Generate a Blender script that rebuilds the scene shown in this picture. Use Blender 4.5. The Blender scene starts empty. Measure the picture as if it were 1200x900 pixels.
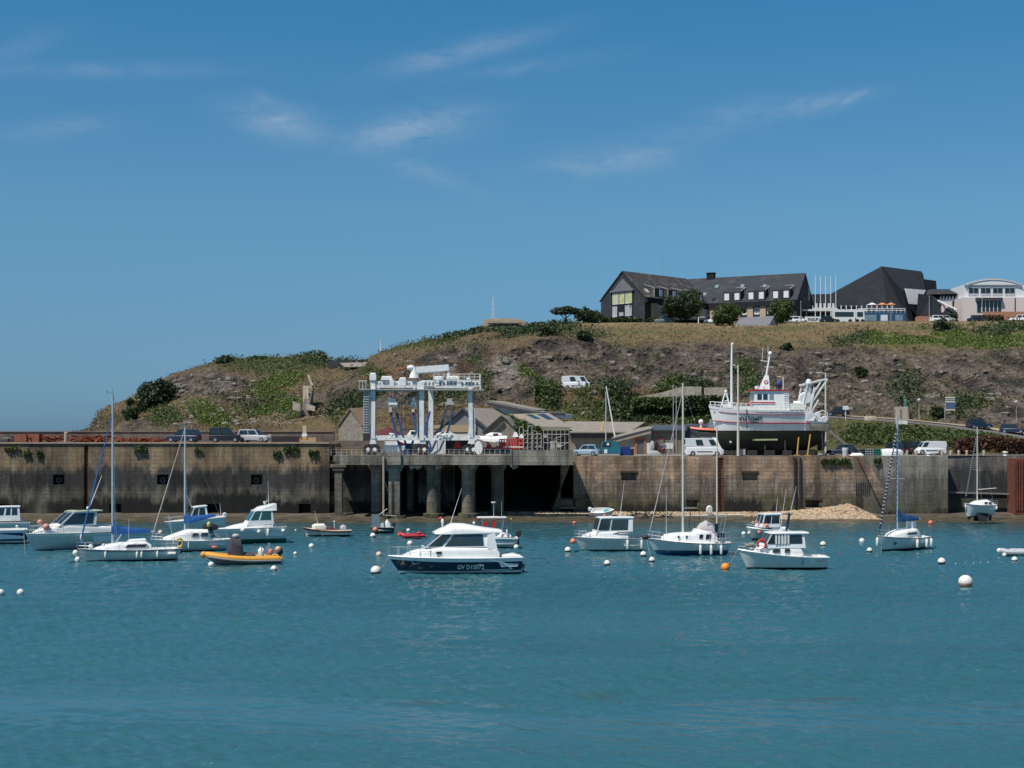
import bpy, bmesh, math, random
import numpy as np
from mathutils import Vector, Matrix, noise as mn
from mathutils.bvhtree import BVHTree
R = math.radians
random.seed(7); rng = np.random.default_rng(7)
F = 1667.0; H = 10.1; HY = 512.0
sc = bpy.context.scene
COL = sc.collection
# ---------------------------------------------------------------- camera, sky, sun, exposure
cd = bpy.data.cameras.new('camera'); cam = bpy.data.objects.new('camera', cd); COL.objects.link(cam)
cam.location = (0, 0, H); cam.rotation_euler = (R(90), 0, 0)
cd.sensor_width = 36; cd.lens = F/1200*36; cd.shift_y = (HY-450)/1200
cd.clip_start = .5; cd.clip_end = 30000
sc.camera = cam
SUN_EL, SUN_AZ = 60.0, 227.0
w = bpy.data.worlds.new('World'); sc.world = w; w.use_nodes = True
sc.view_settings.view_transform = 'Standard'; sc.view_settings.look = 'None'
sc.view_settings.exposure = 0.0; sc.view_settings.gamma = 1
sd = bpy.data.lights.new('sun', 'SUN'); so = bpy.data.objects.new('sun', sd); COL.objects.link(so)
sd.energy = 4.9; sd.angle = R(.53); sd.color = (1, .955, .88)
_a, _e = R(SUN_AZ), R(SUN_EL)
sdir = Vector((math.sin(_a)*math.cos(_e), math.cos(_a)*math.cos(_e), math.sin(_e)))
so.rotation_euler = sdir.to_track_quat('Z', 'Y').to_euler(); so.location = (0, 0, 200)

class G:
    def __init__(s, tree): s.t = tree
    def n(s, typ, inp=None, **props):
        nd = s.t.nodes.new('ShaderNode'+typ)
        for k, v in props.items(): setattr(nd, k, v)
        for k, v in (inp or {}).items(): s.set(nd.inputs[k], v)
        return nd
    def set(s, sock, v):
        if isinstance(v, bpy.types.Node): v = v.outputs[0]
        if isinstance(v, bpy.types.NodeSocket): s.t.links.new(v, sock)
        else:
            if isinstance(v, tuple) and len(v) == 3 and sock.type == 'RGBA': v = v+(1,)
            sock.default_value = v
    def m(s, op, a, b=0., c=None, clamp=False):
        i = {0: a, 1: b}
        if c is not None: i[2] = c
        nd = s.n('Math', i, operation=op); nd.use_clamp = clamp
        return nd
    def mix(s, fac, a, b, mode='MIX'):
        nd = s.n('Mix', data_type='RGBA', blend_type=mode)
        s.set(nd.inputs[0], fac); s.set(nd.inputs[6], a); s.set(nd.inputs[7], b)
        return nd.outputs[2]
    def ramp(s, fac, stops, interp='LINEAR'):
        nd = s.n('ValToRGB'); cr = nd.color_ramp; cr.interpolation = interp
        while len(cr.elements) < len(stops): cr.elements.new(.5)
        for e, (p, c) in zip(cr.elements, stops):
            e.position = p; e.color = (c, c, c, 1) if isinstance(c, (int, float)) else tuple(c)+(1,)
        s.set(nd.inputs[0], fac); return nd.outputs[0]
    def mr(s, v, a, b, c=0., d=1.):
        return s.n('MapRange', {0: v, 1: a, 2: b, 3: c, 4: d}).outputs[0]
    def noise(s, vec, scale, detail=4, rough=.55, dist=0.):
        return s.n('TexNoise', {'Vector': vec, 'Scale': scale, 'Detail': detail, 'Roughness': rough, 'Distortion': dist}).outputs[0]
    def map(s, vec, sc_=(1, 1, 1), loc=(0, 0, 0), rot=(0, 0, 0)):
        return s.n('Mapping', {'Vector': vec, 'Location': loc, 'Rotation': rot, 'Scale': sc_}).outputs[0]

# world: Nishita sky with a few thin cirrus streaks placed by direction
g = G(w.node_tree); w.node_tree.nodes.clear()
sky = g.n('TexSky', sky_type='NISHITA'); sky.sun_disc = False
sky.sun_elevation = R(SUN_EL); sky.sun_rotation = R(SUN_AZ); sky.air_density = 1.0; sky.dust_density = .35; sky.ozone_density = 2.2; sky.altitude = 10
dv = g.n('TexCoord').outputs['Generated']; sx = g.n('SeparateXYZ', {0: dv})
yy = g.m('MAXIMUM', sx.outputs[1], .05)
U = g.m('DIVIDE', sx.outputs[0], yy); V = g.m('DIVIDE', sx.outputs[2], yy)
cl = None
for (px, py, rx, ry, ang, st) in [(485, 152, 75, 20, 12, 1.), (425, 165, 40, 12, 0, .5), (330, 142, 62, 20, -14, .8), (310, 118, 22, 9, -30, .5), (540, 62, 95, 13, 14, .62), (620, 78, 90, 10, 8, .3),
                              (940, 126, 70, 11, 12, .7), (995, 117, 28, 6, 28, .75), (880, 130, 60, 16, 10, .45), (715, 188, 90, 17, 8, .6), (820, 155, 80, 16, 10, .3), (70, 150, 60, 11, 6, .5), (120, 82, 150, 10, 0, .35), (15, 60, 60, 14, 20, .3), (480, 195, 90, 12, -20, .3)]:
    u0, v0 = (px-600)/F, (512-py)/F; a = R(ang)
    du = g.m('SUBTRACT', U, u0); dw = g.m('SUBTRACT', V, v0)
    p = g.m('ADD', g.m('MULTIPLY', du, math.cos(a)/(rx/F)), g.m('MULTIPLY', dw, math.sin(a)/(rx/F)))
    q = g.m('ADD', g.m('MULTIPLY', du, -math.sin(a)/(ry/F)), g.m('MULTIPLY', dw, math.cos(a)/(ry/F)))
    d = g.m('ADD', g.m('MULTIPLY', p, p), g.m('MULTIPLY', q, q))
    e = g.m('MULTIPLY', g.m('POWER', 2.718, g.m('MULTIPLY', d, -1.)), st)
    cl = e if cl is None else g.m('MAXIMUM', cl, e)
uv = g.n('CombineXYZ', {0: U, 1: V, 2: 0.}).outputs[0]
n1 = g.noise(g.map(uv, (17, 44, 1), rot=(0, 0, R(-10))), 1., 8, .62, .8)
n2 = g.noise(g.map(uv, (44, 130, 1), rot=(0, 0, R(-24))), 1., 6, .65, 1.2)
nn = g.m('ADD', g.m('MULTIPLY', g.mr(n1, .34, .72), .7), g.m('MULTIPLY', g.mr(n2, .35, .75), .3))
cm = g.m('MULTIPLY', g.m('MULTIPLY', cl, nn), .52, clamp=True)
tint = g.mix(1., sky, g.ramp(sx.outputs[2], [(0, (.30, .60, 1.15)), (.067, (.43, .72, 1.04)), (.155, (.56, .95, 1.13)), (.287, (.37, 1.02, 1.27)), (.55, (.50, .70, .78))]), 'MULTIPLY')
out = g.mix(cm, tint, (7.2, 8.0, 9.0))
bg = g.n('Background', {0: out, 1: .076}); g.t.links.new(bg.outputs[0], g.n('OutputWorld').inputs[0])

# ---------------------------------------------------------------- helpers
def W(px, py, Y): return ((px-600)/F*Y, Y, H-(py-HY)/F*Y)
def XP(px, Y): return (px-600)/F*Y
def ZP(py, Y): return H-(py-HY)/F*Y
def wl(py): return F*H/(py-HY)
_mats = {}
def mat(name, col, rough=.55, var=.14, scale=2.5, bump=0., metal=0., coat=0., dirt=0.):
    if name in _mats: return _mats[name]
    m = bpy.data.materials.new(name); m.use_nodes = True; _mats[name] = m
    g = G(m.node_tree); b = m.node_tree.nodes['Principled BSDF']
    tc = g.n('TexCoord').outputs['Object']
    nz = g.noise(tc, scale, 5, .6)
    f = g.mr(nz, .25, .75, 1-var, 1+var)
    c = g.mix(1., tuple(col)+(1,), g.n('CombineXYZ', {0: f, 1: f, 2: f}).outputs[0], 'MULTIPLY')
    if dirt:
        dn = g.noise(g.map(tc, (3, 3, .6)), 1.3, 5, .65)
        c = g.mix(g.mr(dn, .52, .75, 0, dirt), c, (.16, .12, .08))
    g.set(b.inputs['Base Color'], c); b.inputs['Roughness'].default_value = rough; b.inputs['Metallic'].default_value = metal
    b.inputs['Coat Weight'].default_value = coat
    if bump:
        bn = g.n('Bump', {'Strength': 1., 'Distance': bump, 'Height': g.noise(tc, scale*3, 5, .6)})
        g.set(b.inputs['Normal'], bn)
    return m
def hullmat(name, bands, rough=.3):
    """paint bands by height above the waterline: [(z_from, colour), ...]"""
    if name in _mats: return _mats[name]
    m = bpy.data.materials.new(name); m.use_nodes = True; _mats[name] = m
    g = G(m.node_tree); b = m.node_tree.nodes['Principled BSDF']
    tc = g.n('TexCoord').outputs['Object']; z = g.n('SeparateXYZ', {0: tc}).outputs[2]
    st = [((zf+2)/8, c) for zf, c in bands]; st[0] = (0., st[0][1])
    c = g.ramp(g.mr(z, -2, 6), st, 'CONSTANT')
    dn = g.noise(g.map(tc, (2.2, 2.2, .5)), 1.6, 6, .65)
    f = g.mr(dn, .3, .75, 1.05, .82)
    c = g.mix(1., c, g.n('CombineXYZ', {0: f, 1: f, 2: g.m('MULTIPLY', f, .98)}).outputs[0], 'MULTIPLY')
    g.set(b.inputs['Base Color'], c); b.inputs['Roughness'].default_value = rough
    return m
def glassmat(name='tinted_glass', col=(.02, .028, .032)):
    if name in _mats: return _mats[name]
    m = mat(name, col, .06, .3, 1.2); m.node_tree.nodes['Principled BSDF'].inputs['Specular IOR Level'].default_value = .8
    return m

def tag(o, label, cat, group=None, kind=None):
    if label: o['label'] = label
    if cat: o['category'] = cat
    if group: o['group'] = group
    if kind: o['kind'] = kind
    return o
def T(name, label, cat, loc=(0, 0, 0), rz=0., group=None, rx=0.):
    o = bpy.data.objects.new(name, None); COL.objects.link(o); o.empty_display_size = .3
    o.location = loc; o.rotation_euler = (rx, 0, rz)
    return tag(o, label, cat, group)
def copy_tree(o, parent=None):
    c = o.copy(); COL.objects.link(c); c.parent = parent
    for ch in o.children: copy_tree(ch, c)
    return c

class MB:
    def __init__(s): s.v = []; s.f = []; s.mi = []; s.cur = 0
    def add(s, vs, fs):
        k = len(s.v); s.v += [tuple(p) for p in vs]
        for f in fs: s.f.append(tuple(i+k for i in f)); s.mi.append(s.cur)
        return s
    def box(s, x0, x1, y0, y1, z0, z1):
        return s.add([(x0, y0, z0), (x1, y0, z0), (x1, y1, z0), (x0, y1, z0), (x0, y0, z1), (x1, y0, z1), (x1, y1, z1), (x0, y1, z1)],
                     [(3, 2, 1, 0), (4, 5, 6, 7), (0, 1, 5, 4), (1, 2, 6, 5), (2, 3, 7, 6), (3, 0, 4, 7)])
    def hexa(s, p):   # 8 points: bottom ring 0-3, top ring 4-7
        return s.add(p, [(3, 2, 1, 0), (4, 5, 6, 7), (0, 1, 5, 4), (1, 2, 6, 5), (2, 3, 7, 6), (3, 0, 4, 7)])
    def beam(s, a, b, w, h=None, up=(0, 0, 1)):
        h = h or w; a = Vector(a); b = Vector(b); d = (b-a).normalized(); up = Vector(up)
        if abs(d.dot(up)) > .98: up = Vector((0, 1, 0))
        r = d.cross(up).normalized()*w/2; u = r.cross(d).normalized()*h/2
        ps = [a-r-u, a+r-u, a+r+u, a-r+u, b-r-u, b+r-u, b+r+u, b-r+u]
        return s.hexa(ps)
    def tube(s, pts, r, n=6, cap=True):
        pts = [Vector(p) for p in pts]; N = len(pts); rs = r if isinstance(r, (list, tuple)) else [r]*N
        vs = []; fs = []; pr = None
        for i, p in enumerate(pts):
            d = (pts[min(i+1, N-1)]-pts[max(i-1, 0)]).normalized()
            if pr is None:
                a = Vector((0, 0, 1)) if abs(d.z) < .9 else Vector((1, 0, 0)); pr = d.cross(a).normalized()
            else: pr = (pr-d*pr.dot(d)).normalized()
            q = d.cross(pr)
            for k in range(n):
                t = 2*math.pi*k/n; vs.append(p+(pr*math.cos(t)+q*math.sin(t))*rs[i])
        for i in range(N-1):
            for k in range(n): fs.append((i*n+k, i*n+(k+1) % n, (i+1)*n+(k+1) % n, (i+1)*n+k))
        if cap: fs += [tuple(range(n-1, -1, -1)), tuple(range((N-1)*n, N*n))]
        return s.add(vs, fs)
    def sph(s, c, r, nu=14, nv=9, sc_=(1, 1, 1)):
        vs = [(c[0], c[1], c[2]-r*sc_[2])]
        for j in range(1, nv):
            a = -math.pi/2+math.pi*j/nv
            for i in range(nu):
                b = 2*math.pi*i/nu; vs.append((c[0]+r*sc_[0]*math.cos(a)*math.cos(b), c[1]+r*sc_[1]*math.cos(a)*math.sin(b), c[2]+r*sc_[2]*math.sin(a)))
        vs.append((c[0], c[1], c[2]+r*sc_[2])); t = len(vs)-1; fs = []
        for i in range(nu):
            k = (i+1) % nu; fs.append((0, 1+k, 1+i)); fs.append((t, t-nu+i, t-nu+k))
            for j in range(nv-2): fs.append((1+j*nu+i, 1+j*nu+k, 1+(j+1)*nu+k, 1+(j+1)*nu+i))
        return s.add(vs, fs)
    def prism(s, poly, vec):
        n = len(poly); v = Vector(vec); P = [Vector(p) for p in poly]
        return s.add(P+[p+v for p in P], [tuple(range(n)), tuple(range(2*n-1, n-1, -1))]+[(i, i+n, (i+1) % n+n, (i+1) % n) for i in range(n)])
    def pane(s, pts, th=.02):
        P = [Vector(p) for p in pts]; nrm = (P[1]-P[0]).cross(P[2]-P[0]).normalized()*th
        return s.prism([p-nrm*.5 for p in P], nrm)
    def arch(s, secs, p=3., n=10, close=True):
        vs = []; fs = []
        for (x, w_, z0, z1) in secs:
            for k in range(n+1):
                a = math.pi*k/n; c, sn = math.cos(a), math.sin(a)
                vs.append((x, w_*math.copysign(abs(c)**(2/p), c), z0+(z1-z0)*abs(sn)**(2/p)))
        m = n+1
        for i in range(len(secs)-1):
            for k in range(n): fs.append((i*m+k, i*m+k+1, (i+1)*m+k+1, (i+1)*m+k))
            if close: fs.append((i*m+n, i*m, (i+1)*m, (i+1)*m+n))
        fs += [tuple(range(m)), tuple(range(len(secs)*m-1, (len(secs)-1)*m-1, -1))]
        return s.add(vs, fs)
    def lathe(s, prof, c=(0, 0, 0), n=16, axis='z'):
        vs = []; fs = []
        for (r, z) in prof:
            for k in range(n):
                a = 2*math.pi*k/n
                if axis == 'z': vs.append((c[0]+r*math.cos(a), c[1]+r*math.sin(a), c[2]+z))
                elif axis == 'y': vs.append((c[0]+r*math.cos(a), c[1]+z, c[2]+r*math.sin(a)))
                else: vs.append((c[0]+z, c[1]+r*math.cos(a), c[2]+r*math.sin(a)))
        for i in range(len(prof)-1):
            for k in range(n): fs.append((i*n+k, i*n+(k+1) % n, (i+1)*n+(k+1) % n, (i+1)*n+k))
        fs += [tuple(range(n)), tuple(range((len(prof)-1)*n, len(prof)*n))]
        return s.add(vs, fs)
    def grid(s, P):
        nr, nc = len(P), len(P[0])
        return s.add([p for r in P for p in r], [(i*nc+j, i*nc+j+1, (i+1)*nc+j+1, (i+1)*nc+j) for i in range(nr-1) for j in range(nc-1)])
    def build(s, name, m, parent=None, world=False, smooth=35, loc=None, rz=0., recalc=True):
        me = bpy.data.meshes.new(name); vs = s.v
        if world and parent is not None:
            l = parent.location; vs = [(a-l[0], b-l[1], c-l[2]) for a, b, c in vs]
        me.from_pydata(vs, [], s.f)
        for q in (m if isinstance(m, (list, tuple)) else [m]): me.materials.append(q)
        me.polygons.foreach_set('material_index', s.mi)
        if recalc:
            bm = bmesh.new(); bm.from_mesh(me); bmesh.ops.recalc_face_normals(bm, faces=bm.faces); bm.to_mesh(me); bm.free()
        if smooth:
            me.polygons.foreach_set('use_smooth', [True]*len(me.polygons)); me.set_sharp_from_angle(angle=R(smooth))
        o = bpy.data.objects.new(name, me); COL.objects.link(o)
        if parent is not None: o.parent = parent
        if loc: o.location = loc
        o.rotation_euler[2] = rz
        return o
def text(body, size, mtx, m, name, parent, ext=.01, squeeze=1., font=None, shear=0):
    cu = bpy.data.curves.new('t', 'FONT'); cu.body = body; cu.size = size; cu.extrude = ext; cu.align_x = 'CENTER'; cu.align_y = 'CENTER'; cu.shear = shear; cu.offset = size*.02
    o = bpy.data.objects.new('t', cu); COL.objects.link(o); bpy.context.view_layer.update()
    me = bpy.data.meshes.new_from_object(o.evaluated_get(bpy.context.evaluated_depsgraph_get()))
    bpy.data.objects.remove(o); me.name = name
    me.transform(Matrix.Diagonal((squeeze, 1, 1, 1))); me.transform(mtx); me.materials.clear(); me.materials.append(m)
    q = bpy.data.objects.new(name, me); COL.objects.link(q); q.parent = parent; return q
def basis(o, x, y):
    x = Vector(x).normalized(); y = Vector(y); z = x.cross(y).normalized(); y = z.cross(x)
    return Matrix(((x.x, y.x, z.x, o[0]), (x.y, y.y, z.y, o[1]), (x.z, y.z, z.z, o[2]), (0, 0, 0, 1)))
def leaves(name, C, size, m, parent=None, flat=0., tall=1.):
    C = np.asarray(C, dtype=float); N = len(C)
    a = rng.normal(size=(N, 3)); a[:, 2] *= (1-flat); a /= np.linalg.norm(a, axis=1, keepdims=True)+1e-9
    b = rng.normal(size=(N, 3)); b[:, 2] *= tall; b -= a*(a*b).sum(1, keepdims=True); b /= np.linalg.norm(b, axis=1, keepdims=True)+1e-9
    s_ = size*rng.uniform(.55, 1.3, (N, 1)); t_ = s_*rng.uniform(.4, .8, (N, 1))
    vs = np.stack([C-a*s_, C-b*t_, C+a*s_, C+b*t_], 1).reshape(-1, 3)
    me = bpy.data.meshes.new(name); me.vertices.add(4*N); me.vertices.foreach_set('co', vs.ravel())
    me.loops.add(4*N); me.loops.foreach_set('vertex_index', np.arange(4*N, dtype=np.int32))
    me.polygons.add(N); me.polygons.foreach_set('loop_start', np.arange(0, 4*N, 4, dtype=np.int32))
    me.update(calc_edges=True); me.materials.append(m)
    o = bpy.data.objects.new(name, me); COL.objects.link(o); o.parent = parent
    return o
def leafmat(name, c1, c2, scale=.6):
    if name in _mats: return _mats[name]
    m = bpy.data.materials.new(name); m.use_nodes = True; _mats[name] = m
    g = G(m.node_tree); b = m.node_tree.nodes['Principled BSDF']
    geo = g.n('NewGeometry'); nz = g.noise(geo.outputs['Position'], scale, 5, .7)
    rnd = geo.outputs['Random Per Island']
    f = g.m('ADD', g.m('MULTIPLY', g.mr(nz, .3, .7), .65), g.m('MULTIPLY', rnd, .4), clamp=True)
    g.set(b.inputs['Base Color'], g.mix(f, tuple(c1)+(1,), tuple(c2)+(1,)))
    b.inputs['Roughness'].default_value = .6
    tr = g.n('BsdfTranslucent', {0: g.mix(f, tuple(c1)+(1,), tuple(c2)+(1,))})
    ms = g.n('MixShader', {0: .18}); g.t.links.new(b.outputs[0], ms.inputs[1]); g.t.links.new(tr.outputs[0], ms.inputs[2])
    g.t.links.new(ms.outputs[0], m.node_tree.nodes['Material Output'].inputs[0])
    return m
# common materials
white = mat('white_gelcoat', (.84, .84, .82), .28, .05, 1.2, coat=.3, dirt=.12)
whitem = mat('white_paint', (.82, .82, .80), .45, .06, 2, dirt=.25)
whited = mat('white_paint_weathered', (.72, .73, .72), .5, .1, 2, dirt=.45)
cream = mat('cream_gelcoat', (.72, .68, .56), .45, .08)
steel = mat('steel_rail', (.62, .63, .64), .3, .1, 5, metal=.8)
alu = mat('mast_aluminium', (.62, .63, .62), .35, .06, 1, metal=.35)
beige = mat('mast_beige', (.62, .58, .48), .45, .06, 1)
black = mat('black_rubber', (.018, .018, .02), .6, .2)
navy = mat('navy_paint', (.012, .022, .06), .3, .2)
glass = glassmat()
glassg = glassmat('green_glass', (.02, .09, .075))
glassb = glassmat('pale_glass', (.20, .27, .31))
redp = mat('red_paint', (.50, .03, .03), .45, .15)
orange = mat('orange_plastic', (.80, .22, .03), .5, .12)
salmon = mat('salmon_plastic', (.75, .22, .13), .5, .1)
fend = mat('fender_white', (.74, .73, .68), .5, .1)
bluec = mat('blue_canvas', (.012, .095, .32), .8, .25, 4, bump=.02)
bluec2 = mat('dark_blue_canvas', (.012, .08, .2), .8, .25, 4, bump=.02)
greyc = mat('grey_canvas', (.05, .05, .06), .8, .25, 4, bump=.02)
conc = mat('concrete', (.20, .185, .16), .9, .35, 1.2, bump=.02, dirt=.5)
conct = mat('pale_concrete', (.36, .30, .23), .9, .25, 1.5, bump=.02, dirt=.4)
rope = mat('rope', (.25, .23, .2), .8, .2)
wood = mat('grey_timber', (.22, .2, .18), .85, .25, 3, dirt=.3)
rust = mat('rusty_iron', (.16, .045, .025), .9, .45, 1.5, bump=.03)
# ---------------------------------------------------------------- water
def water():
    m = bpy.data.materials.new('sea_water'); m.use_nodes = True
    g = G(m.node_tree); b = m.node_tree.nodes['Principled BSDF']
    pos = g.n('NewGeometry').outputs['Position']; s = g.n('SeparateXYZ', {0: pos})
    big = g.noise(g.map(pos, (.012, .06, 1)), 1., 4, .6, .6)
    slick = g.noise(g.map(pos, (.02, .30, 1)), 1., 4, .6, 1.)
    # calm slick in the foreground, edges ragged
    yv = g.m('ADD', s.outputs[1], g.m('MULTIPLY', g.m('SUBTRACT', big, .5), 7.))
    band = g.m('MULTIPLY', g.mr(yv, 47.8, 49.5), g.mr(yv, 56.2, 55.2))
    band2 = g.m('MULTIPLY', g.mr(yv, 64.5, 66.), g.mr(yv, 69.5, 68.2))
    calm = g.m('ADD', g.m('MULTIPLY', band, .6), g.m('MULTIPLY', g.mr(slick, .58, .68), .25), clamp=True)
    rip = g.noise(g.map(pos, (1.6, 4.0, 1), rot=(0, 0, R(8))), 1., 3, .5, .3)
    rip2 = g.noise(g.map(pos, (.34, .8, 1), rot=(0, 0, R(-12))), 1., 3, .5, .5)
    hgt = g.m('ADD', g.m('MULTIPLY', rip, .05), g.m('MULTIPLY', rip2, .03))
    amp = g.m('SUBTRACT', g.m('ADD', g.mr(big, .3, .7, .85, 1.15), g.m('MULTIPLY', band2, .35)), g.m('MULTIPLY', calm, .55))
    bn = g.n('Bump', {'Strength': 1., 'Distance': 1., 'Height': g.m('MULTIPLY', g.m('MULTIPLY', hgt, amp), g.m('SUBTRACT', 1., g.m('MULTIPLY', band, .5)))})
    c = g.mix(g.mr(big, .3, .7), (.023, .092, .118), (.033, .120, .150))
    c = g.mix(g.m('MULTIPLY', g.mr(g.noise(g.map(pos, (.12, 1.4, 1)), 1., 4, .65), .58, .66, 0, .7), g.m('MULTIPLY', g.mr(yv, 49.5, 52.5), g.mr(yv, 57, 55))), c, (.052, .07, .07))
    c = g.mix(g.mr(s.outputs[1], 150, 172), c, (.055, .085, .085))
    g.set(b.inputs['Base Color'], c); b.inputs['Roughness'].default_value = .14; b.inputs['IOR'].default_value = 1.33
    g.set(b.inputs['Normal'], bn)
    mb = MB(); mb.add([(-9000, -300, -.35), (9000, -300, -.35), (9000, 16000, -.35), (-9000, 16000, -.35)], [(0, 1, 2, 3)])
    tag(mb.build('sea', m, smooth=0), 'open sea beyond the harbour', None, kind='structure')
    # harbour surface: real chop built from many small wave trains
    n, c = 660, 1080
    yv = 30*(168.5/30)**np.linspace(0, 1, n); pv = np.linspace(-450, 1650, c)
    Yg = np.repeat(yv[:, None], c, 1); Xg = (pv[None]-600)/F*Yg
    Z = np.zeros_like(Xg); Zl = np.zeros_like(Xg); r2 = np.random.default_rng(3)
    for i in range(90):
        lam = .5*(4.5/.5)**(r2.random()**1.5); th = r2.normal()*.38+1.35; k = 2*math.pi/lam
        am = .0066*lam**.3; ph = r2.random()*6.28
        Z += am*np.sin(k*(math.cos(th)*Xg+math.sin(th)*Yg)+ph)
    env = np.zeros_like(Xg)
    for i in range(14):
        k = 2*math.pi/r2.uniform(9, 60); th = r2.normal()*.35+1.45; env += np.sin(k*(math.cos(th)*Xg+math.sin(th)*Yg)+r2.random()*6.28)
    env = 1+.16*env/2.6
    wob = 2.2*np.sin(Xg*.11+1)+1.3*np.sin(Xg*.27+2)+.7*np.sin(Xg*.6)
    def step(v, a, b): t = np.clip((v-a)/(b-a), 0, 1); return t*t*(3-2*t)
    yw = Yg+wob; slick_ = step(yw, 46, 51)*(1-step(yw, 53.8, 56.2)); rough_ = step(yw, 56, 58)*(1-step(yw, 63, 70))+.5*step(yw, 73, 74)*(1-step(yw, 75.5, 77))
    Z *= env*(1-.72*slick_+.4*rough_)*(1-.35*step(Yg, 120, 168))
    vs = np.stack([Xg, Yg, Z], -1).reshape(-1, 3); idx = np.arange(n*c).reshape(n, c); fs = np.stack([idx[:-1, :-1], idx[:-1, 1:], idx[1:, 1:], idx[1:, :-1]], -1).reshape(-1, 4)
    me = bpy.data.meshes.new('water'); me.vertices.add(len(vs)); me.vertices.foreach_set('co', vs.ravel()); me.loops.add(fs.size); me.loops.foreach_set('vertex_index', fs.ravel().astype(np.int32))
    me.polygons.add(len(fs)); me.polygons.foreach_set('loop_start', np.arange(0, fs.size, 4, dtype=np.int32)); me.update(calc_edges=True); me.polygons.foreach_set('use_smooth', [True]*len(fs)); me.materials.append(m)
    o = bpy.data.objects.new('water', me); COL.objects.link(o); tag(o, 'teal harbour water with small choppy ripples', None, kind='structure')
water()

# ---------------------------------------------------------------- quay masonry material
def masonry(name, top, mid, low, foot, zt, brick=(1.3, .48), olive=.4, tw=.6, streak=.75, bk=.5, pale=.45, stains=()):
    m = bpy.data.materials.new(name); m.use_nodes = True
    g = G(m.node_tree); b = m.node_tree.nodes['Principled BSDF']
    pos = g.n('NewGeometry').outputs['Position']; s = g.n('SeparateXYZ', {0: pos})
    x, y, z = s.outputs
    xz = g.n('CombineXYZ', {0: g.m('ADD', x, g.m('MULTIPLY', y, .7)), 1: z, 2: 0.}).outputs[0]
    st = g.noise(g.map(xz, (1.1, .10, 1)), 1., 6, .65)        # tall streaks
    st2 = g.noise(g.map(xz, (3.5, .35, 1)), 1., 5, .7)
    bl = g.noise(xz, .28, 6, .6)                                  # blotches
    fn = g.noise(xz, 4., 6, .7)
    zz = g.m('ADD', z, g.m('ADD', g.m('MULTIPLY', g.m('SUBTRACT', st, .5), 5.4), g.m('MULTIPLY', g.m('SUBTRACT', bl, .5), 1.6)))
    c = g.mix(g.mr(bl, .35, .65), tuple(v*.72 for v in top), tuple(v*1.2 for v in top))
    c = g.mix(g.mr(st2, .55, .75, 0, streak), c, tuple(v*.35 for v in top))
    c = g.mix(g.mr(st, .55, .62, 0, pale), c, (.38, .34, .29))
    c0_pre = c
    m2 = g.mix(g.mr(st2, .35, .7), tuple(v*1.25 for v in mid), tuple(v*.5 for v in mid))
    c = g.mix(g.mr(zz, zt[0]+.5, zt[0]-.4), c, m2)
    l2 = g.mix(g.mr(bl, .4, .65), tuple(v*.75 for v in low), tuple(v*1.25 for v in low))
    c = g.mix(g.mr(zz, zt[1]+.5, zt[1]-.4), c, l2)
    c = g.mix(g.m('MULTIPLY', g.mr(zz, zt[2]+2.2, zt[2]), g.mr(g.noise(xz, .5, 5, .6), .45, .6, 0, olive)), c, (.085, .095, .02))
    foot_f = g.m('MULTIPLY', g.mr(g.m('ADD', z, g.m('MULTIPLY', g.m('SUBTRACT', g.noise(g.map(xz, (1, .3, 1)), .9, 6, .7), .5), 5.)), zt[2]+.6, zt[2]-.1), g.mr(g.noise(g.map(xz, (.16, 0, 1)), 1., 3), .34, .44))
    c = g.mix(foot_f, c, foot)
    for (pa, pb, za, zb_, sg) in stains:
        xa, xb = XP(pa, 178), XP(pb, 178); xn = g.m('ADD', x, g.m('MULTIPLY', g.m('SUBTRACT', st2, .5), 3.)); zn = g.m('ADD', z, g.m('MULTIPLY', g.m('SUBTRACT', g.noise(g.map(xz, (1.4, .4, 1)), 1., 5, .7), .5), 3.2))
        mk = g.m('MULTIPLY', g.m('MULTIPLY', g.mr(xn, xa-.3, xa+.3), g.mr(xn, xb+.3, xb-.3)), g.m('MULTIPLY', g.mr(zn, za-.3, za+.3), g.mr(zn, zb_+.4, zb_-.4)))
        c = g.mix(g.m('MULTIPLY', mk, sg), c, foot)
    br = g.n('TexBrick', {'Vector': xz, 'Scale': 1., 'Mortar Size': .02, 'Mortar Smooth': .3, 'Brick Width': brick[0], 'Row Height': brick[1], 'Color1': (.70, .70, .70, 1), 'Color2': (1.18, 1.15, 1.1, 1), 'Mortar': (.5, .47, .43, 1)})
    c = g.mix(bk, c, br.outputs[0], 'MULTIPLY')
    dr = g.noise(g.map(xz, (.55, .05, 1)), 1., 5, .6, .3); k2 = g.mr(dr, .40, .60, 1.3, .45); c = g.mix(.85, c, g.n('CombineXYZ', {0: k2, 1: k2, 2: k2}).outputs[0], 'MULTIPLY')
    f = g.mr(fn, .3, .7, .72, 1.28); c = g.mix(1., c, g.n('CombineXYZ', {0: f, 1: f, 2: f}).outputs[0], 'MULTIPLY')
    g.set(b.inputs['Base Color'], c); b.inputs['Roughness'].default_value = .9
    h = g.m('ADD', g.m('MULTIPLY', br.outputs[1], -.05), g.m('MULTIPLY', fn, .07))
    g.set(b.inputs['Normal'], g.n('Bump', {'Strength': .9, 'Distance': 1., 'Height': h}))
    return m
m_left = masonry('quay_masonry_dark', (.235, .165, .10), (.050, .047, .045), (.135, .12, .10), (.008, .008, .007), (6.1, 3.4, 1.9), bk=.45, stains=((228, 312, -2, 3.1, 1.), (122, 178, -2, 2.6, .95), (55, 112, -2, 1.9, .85), (200, 245, 3.9, 5.6, .7), (14, 20, .5, 5.5, .7), (262, 268, 2.6, 6, .8), (322, 372, -2, 1.3, .8), (40, 60, 4, 5.6, .6)))
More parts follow.
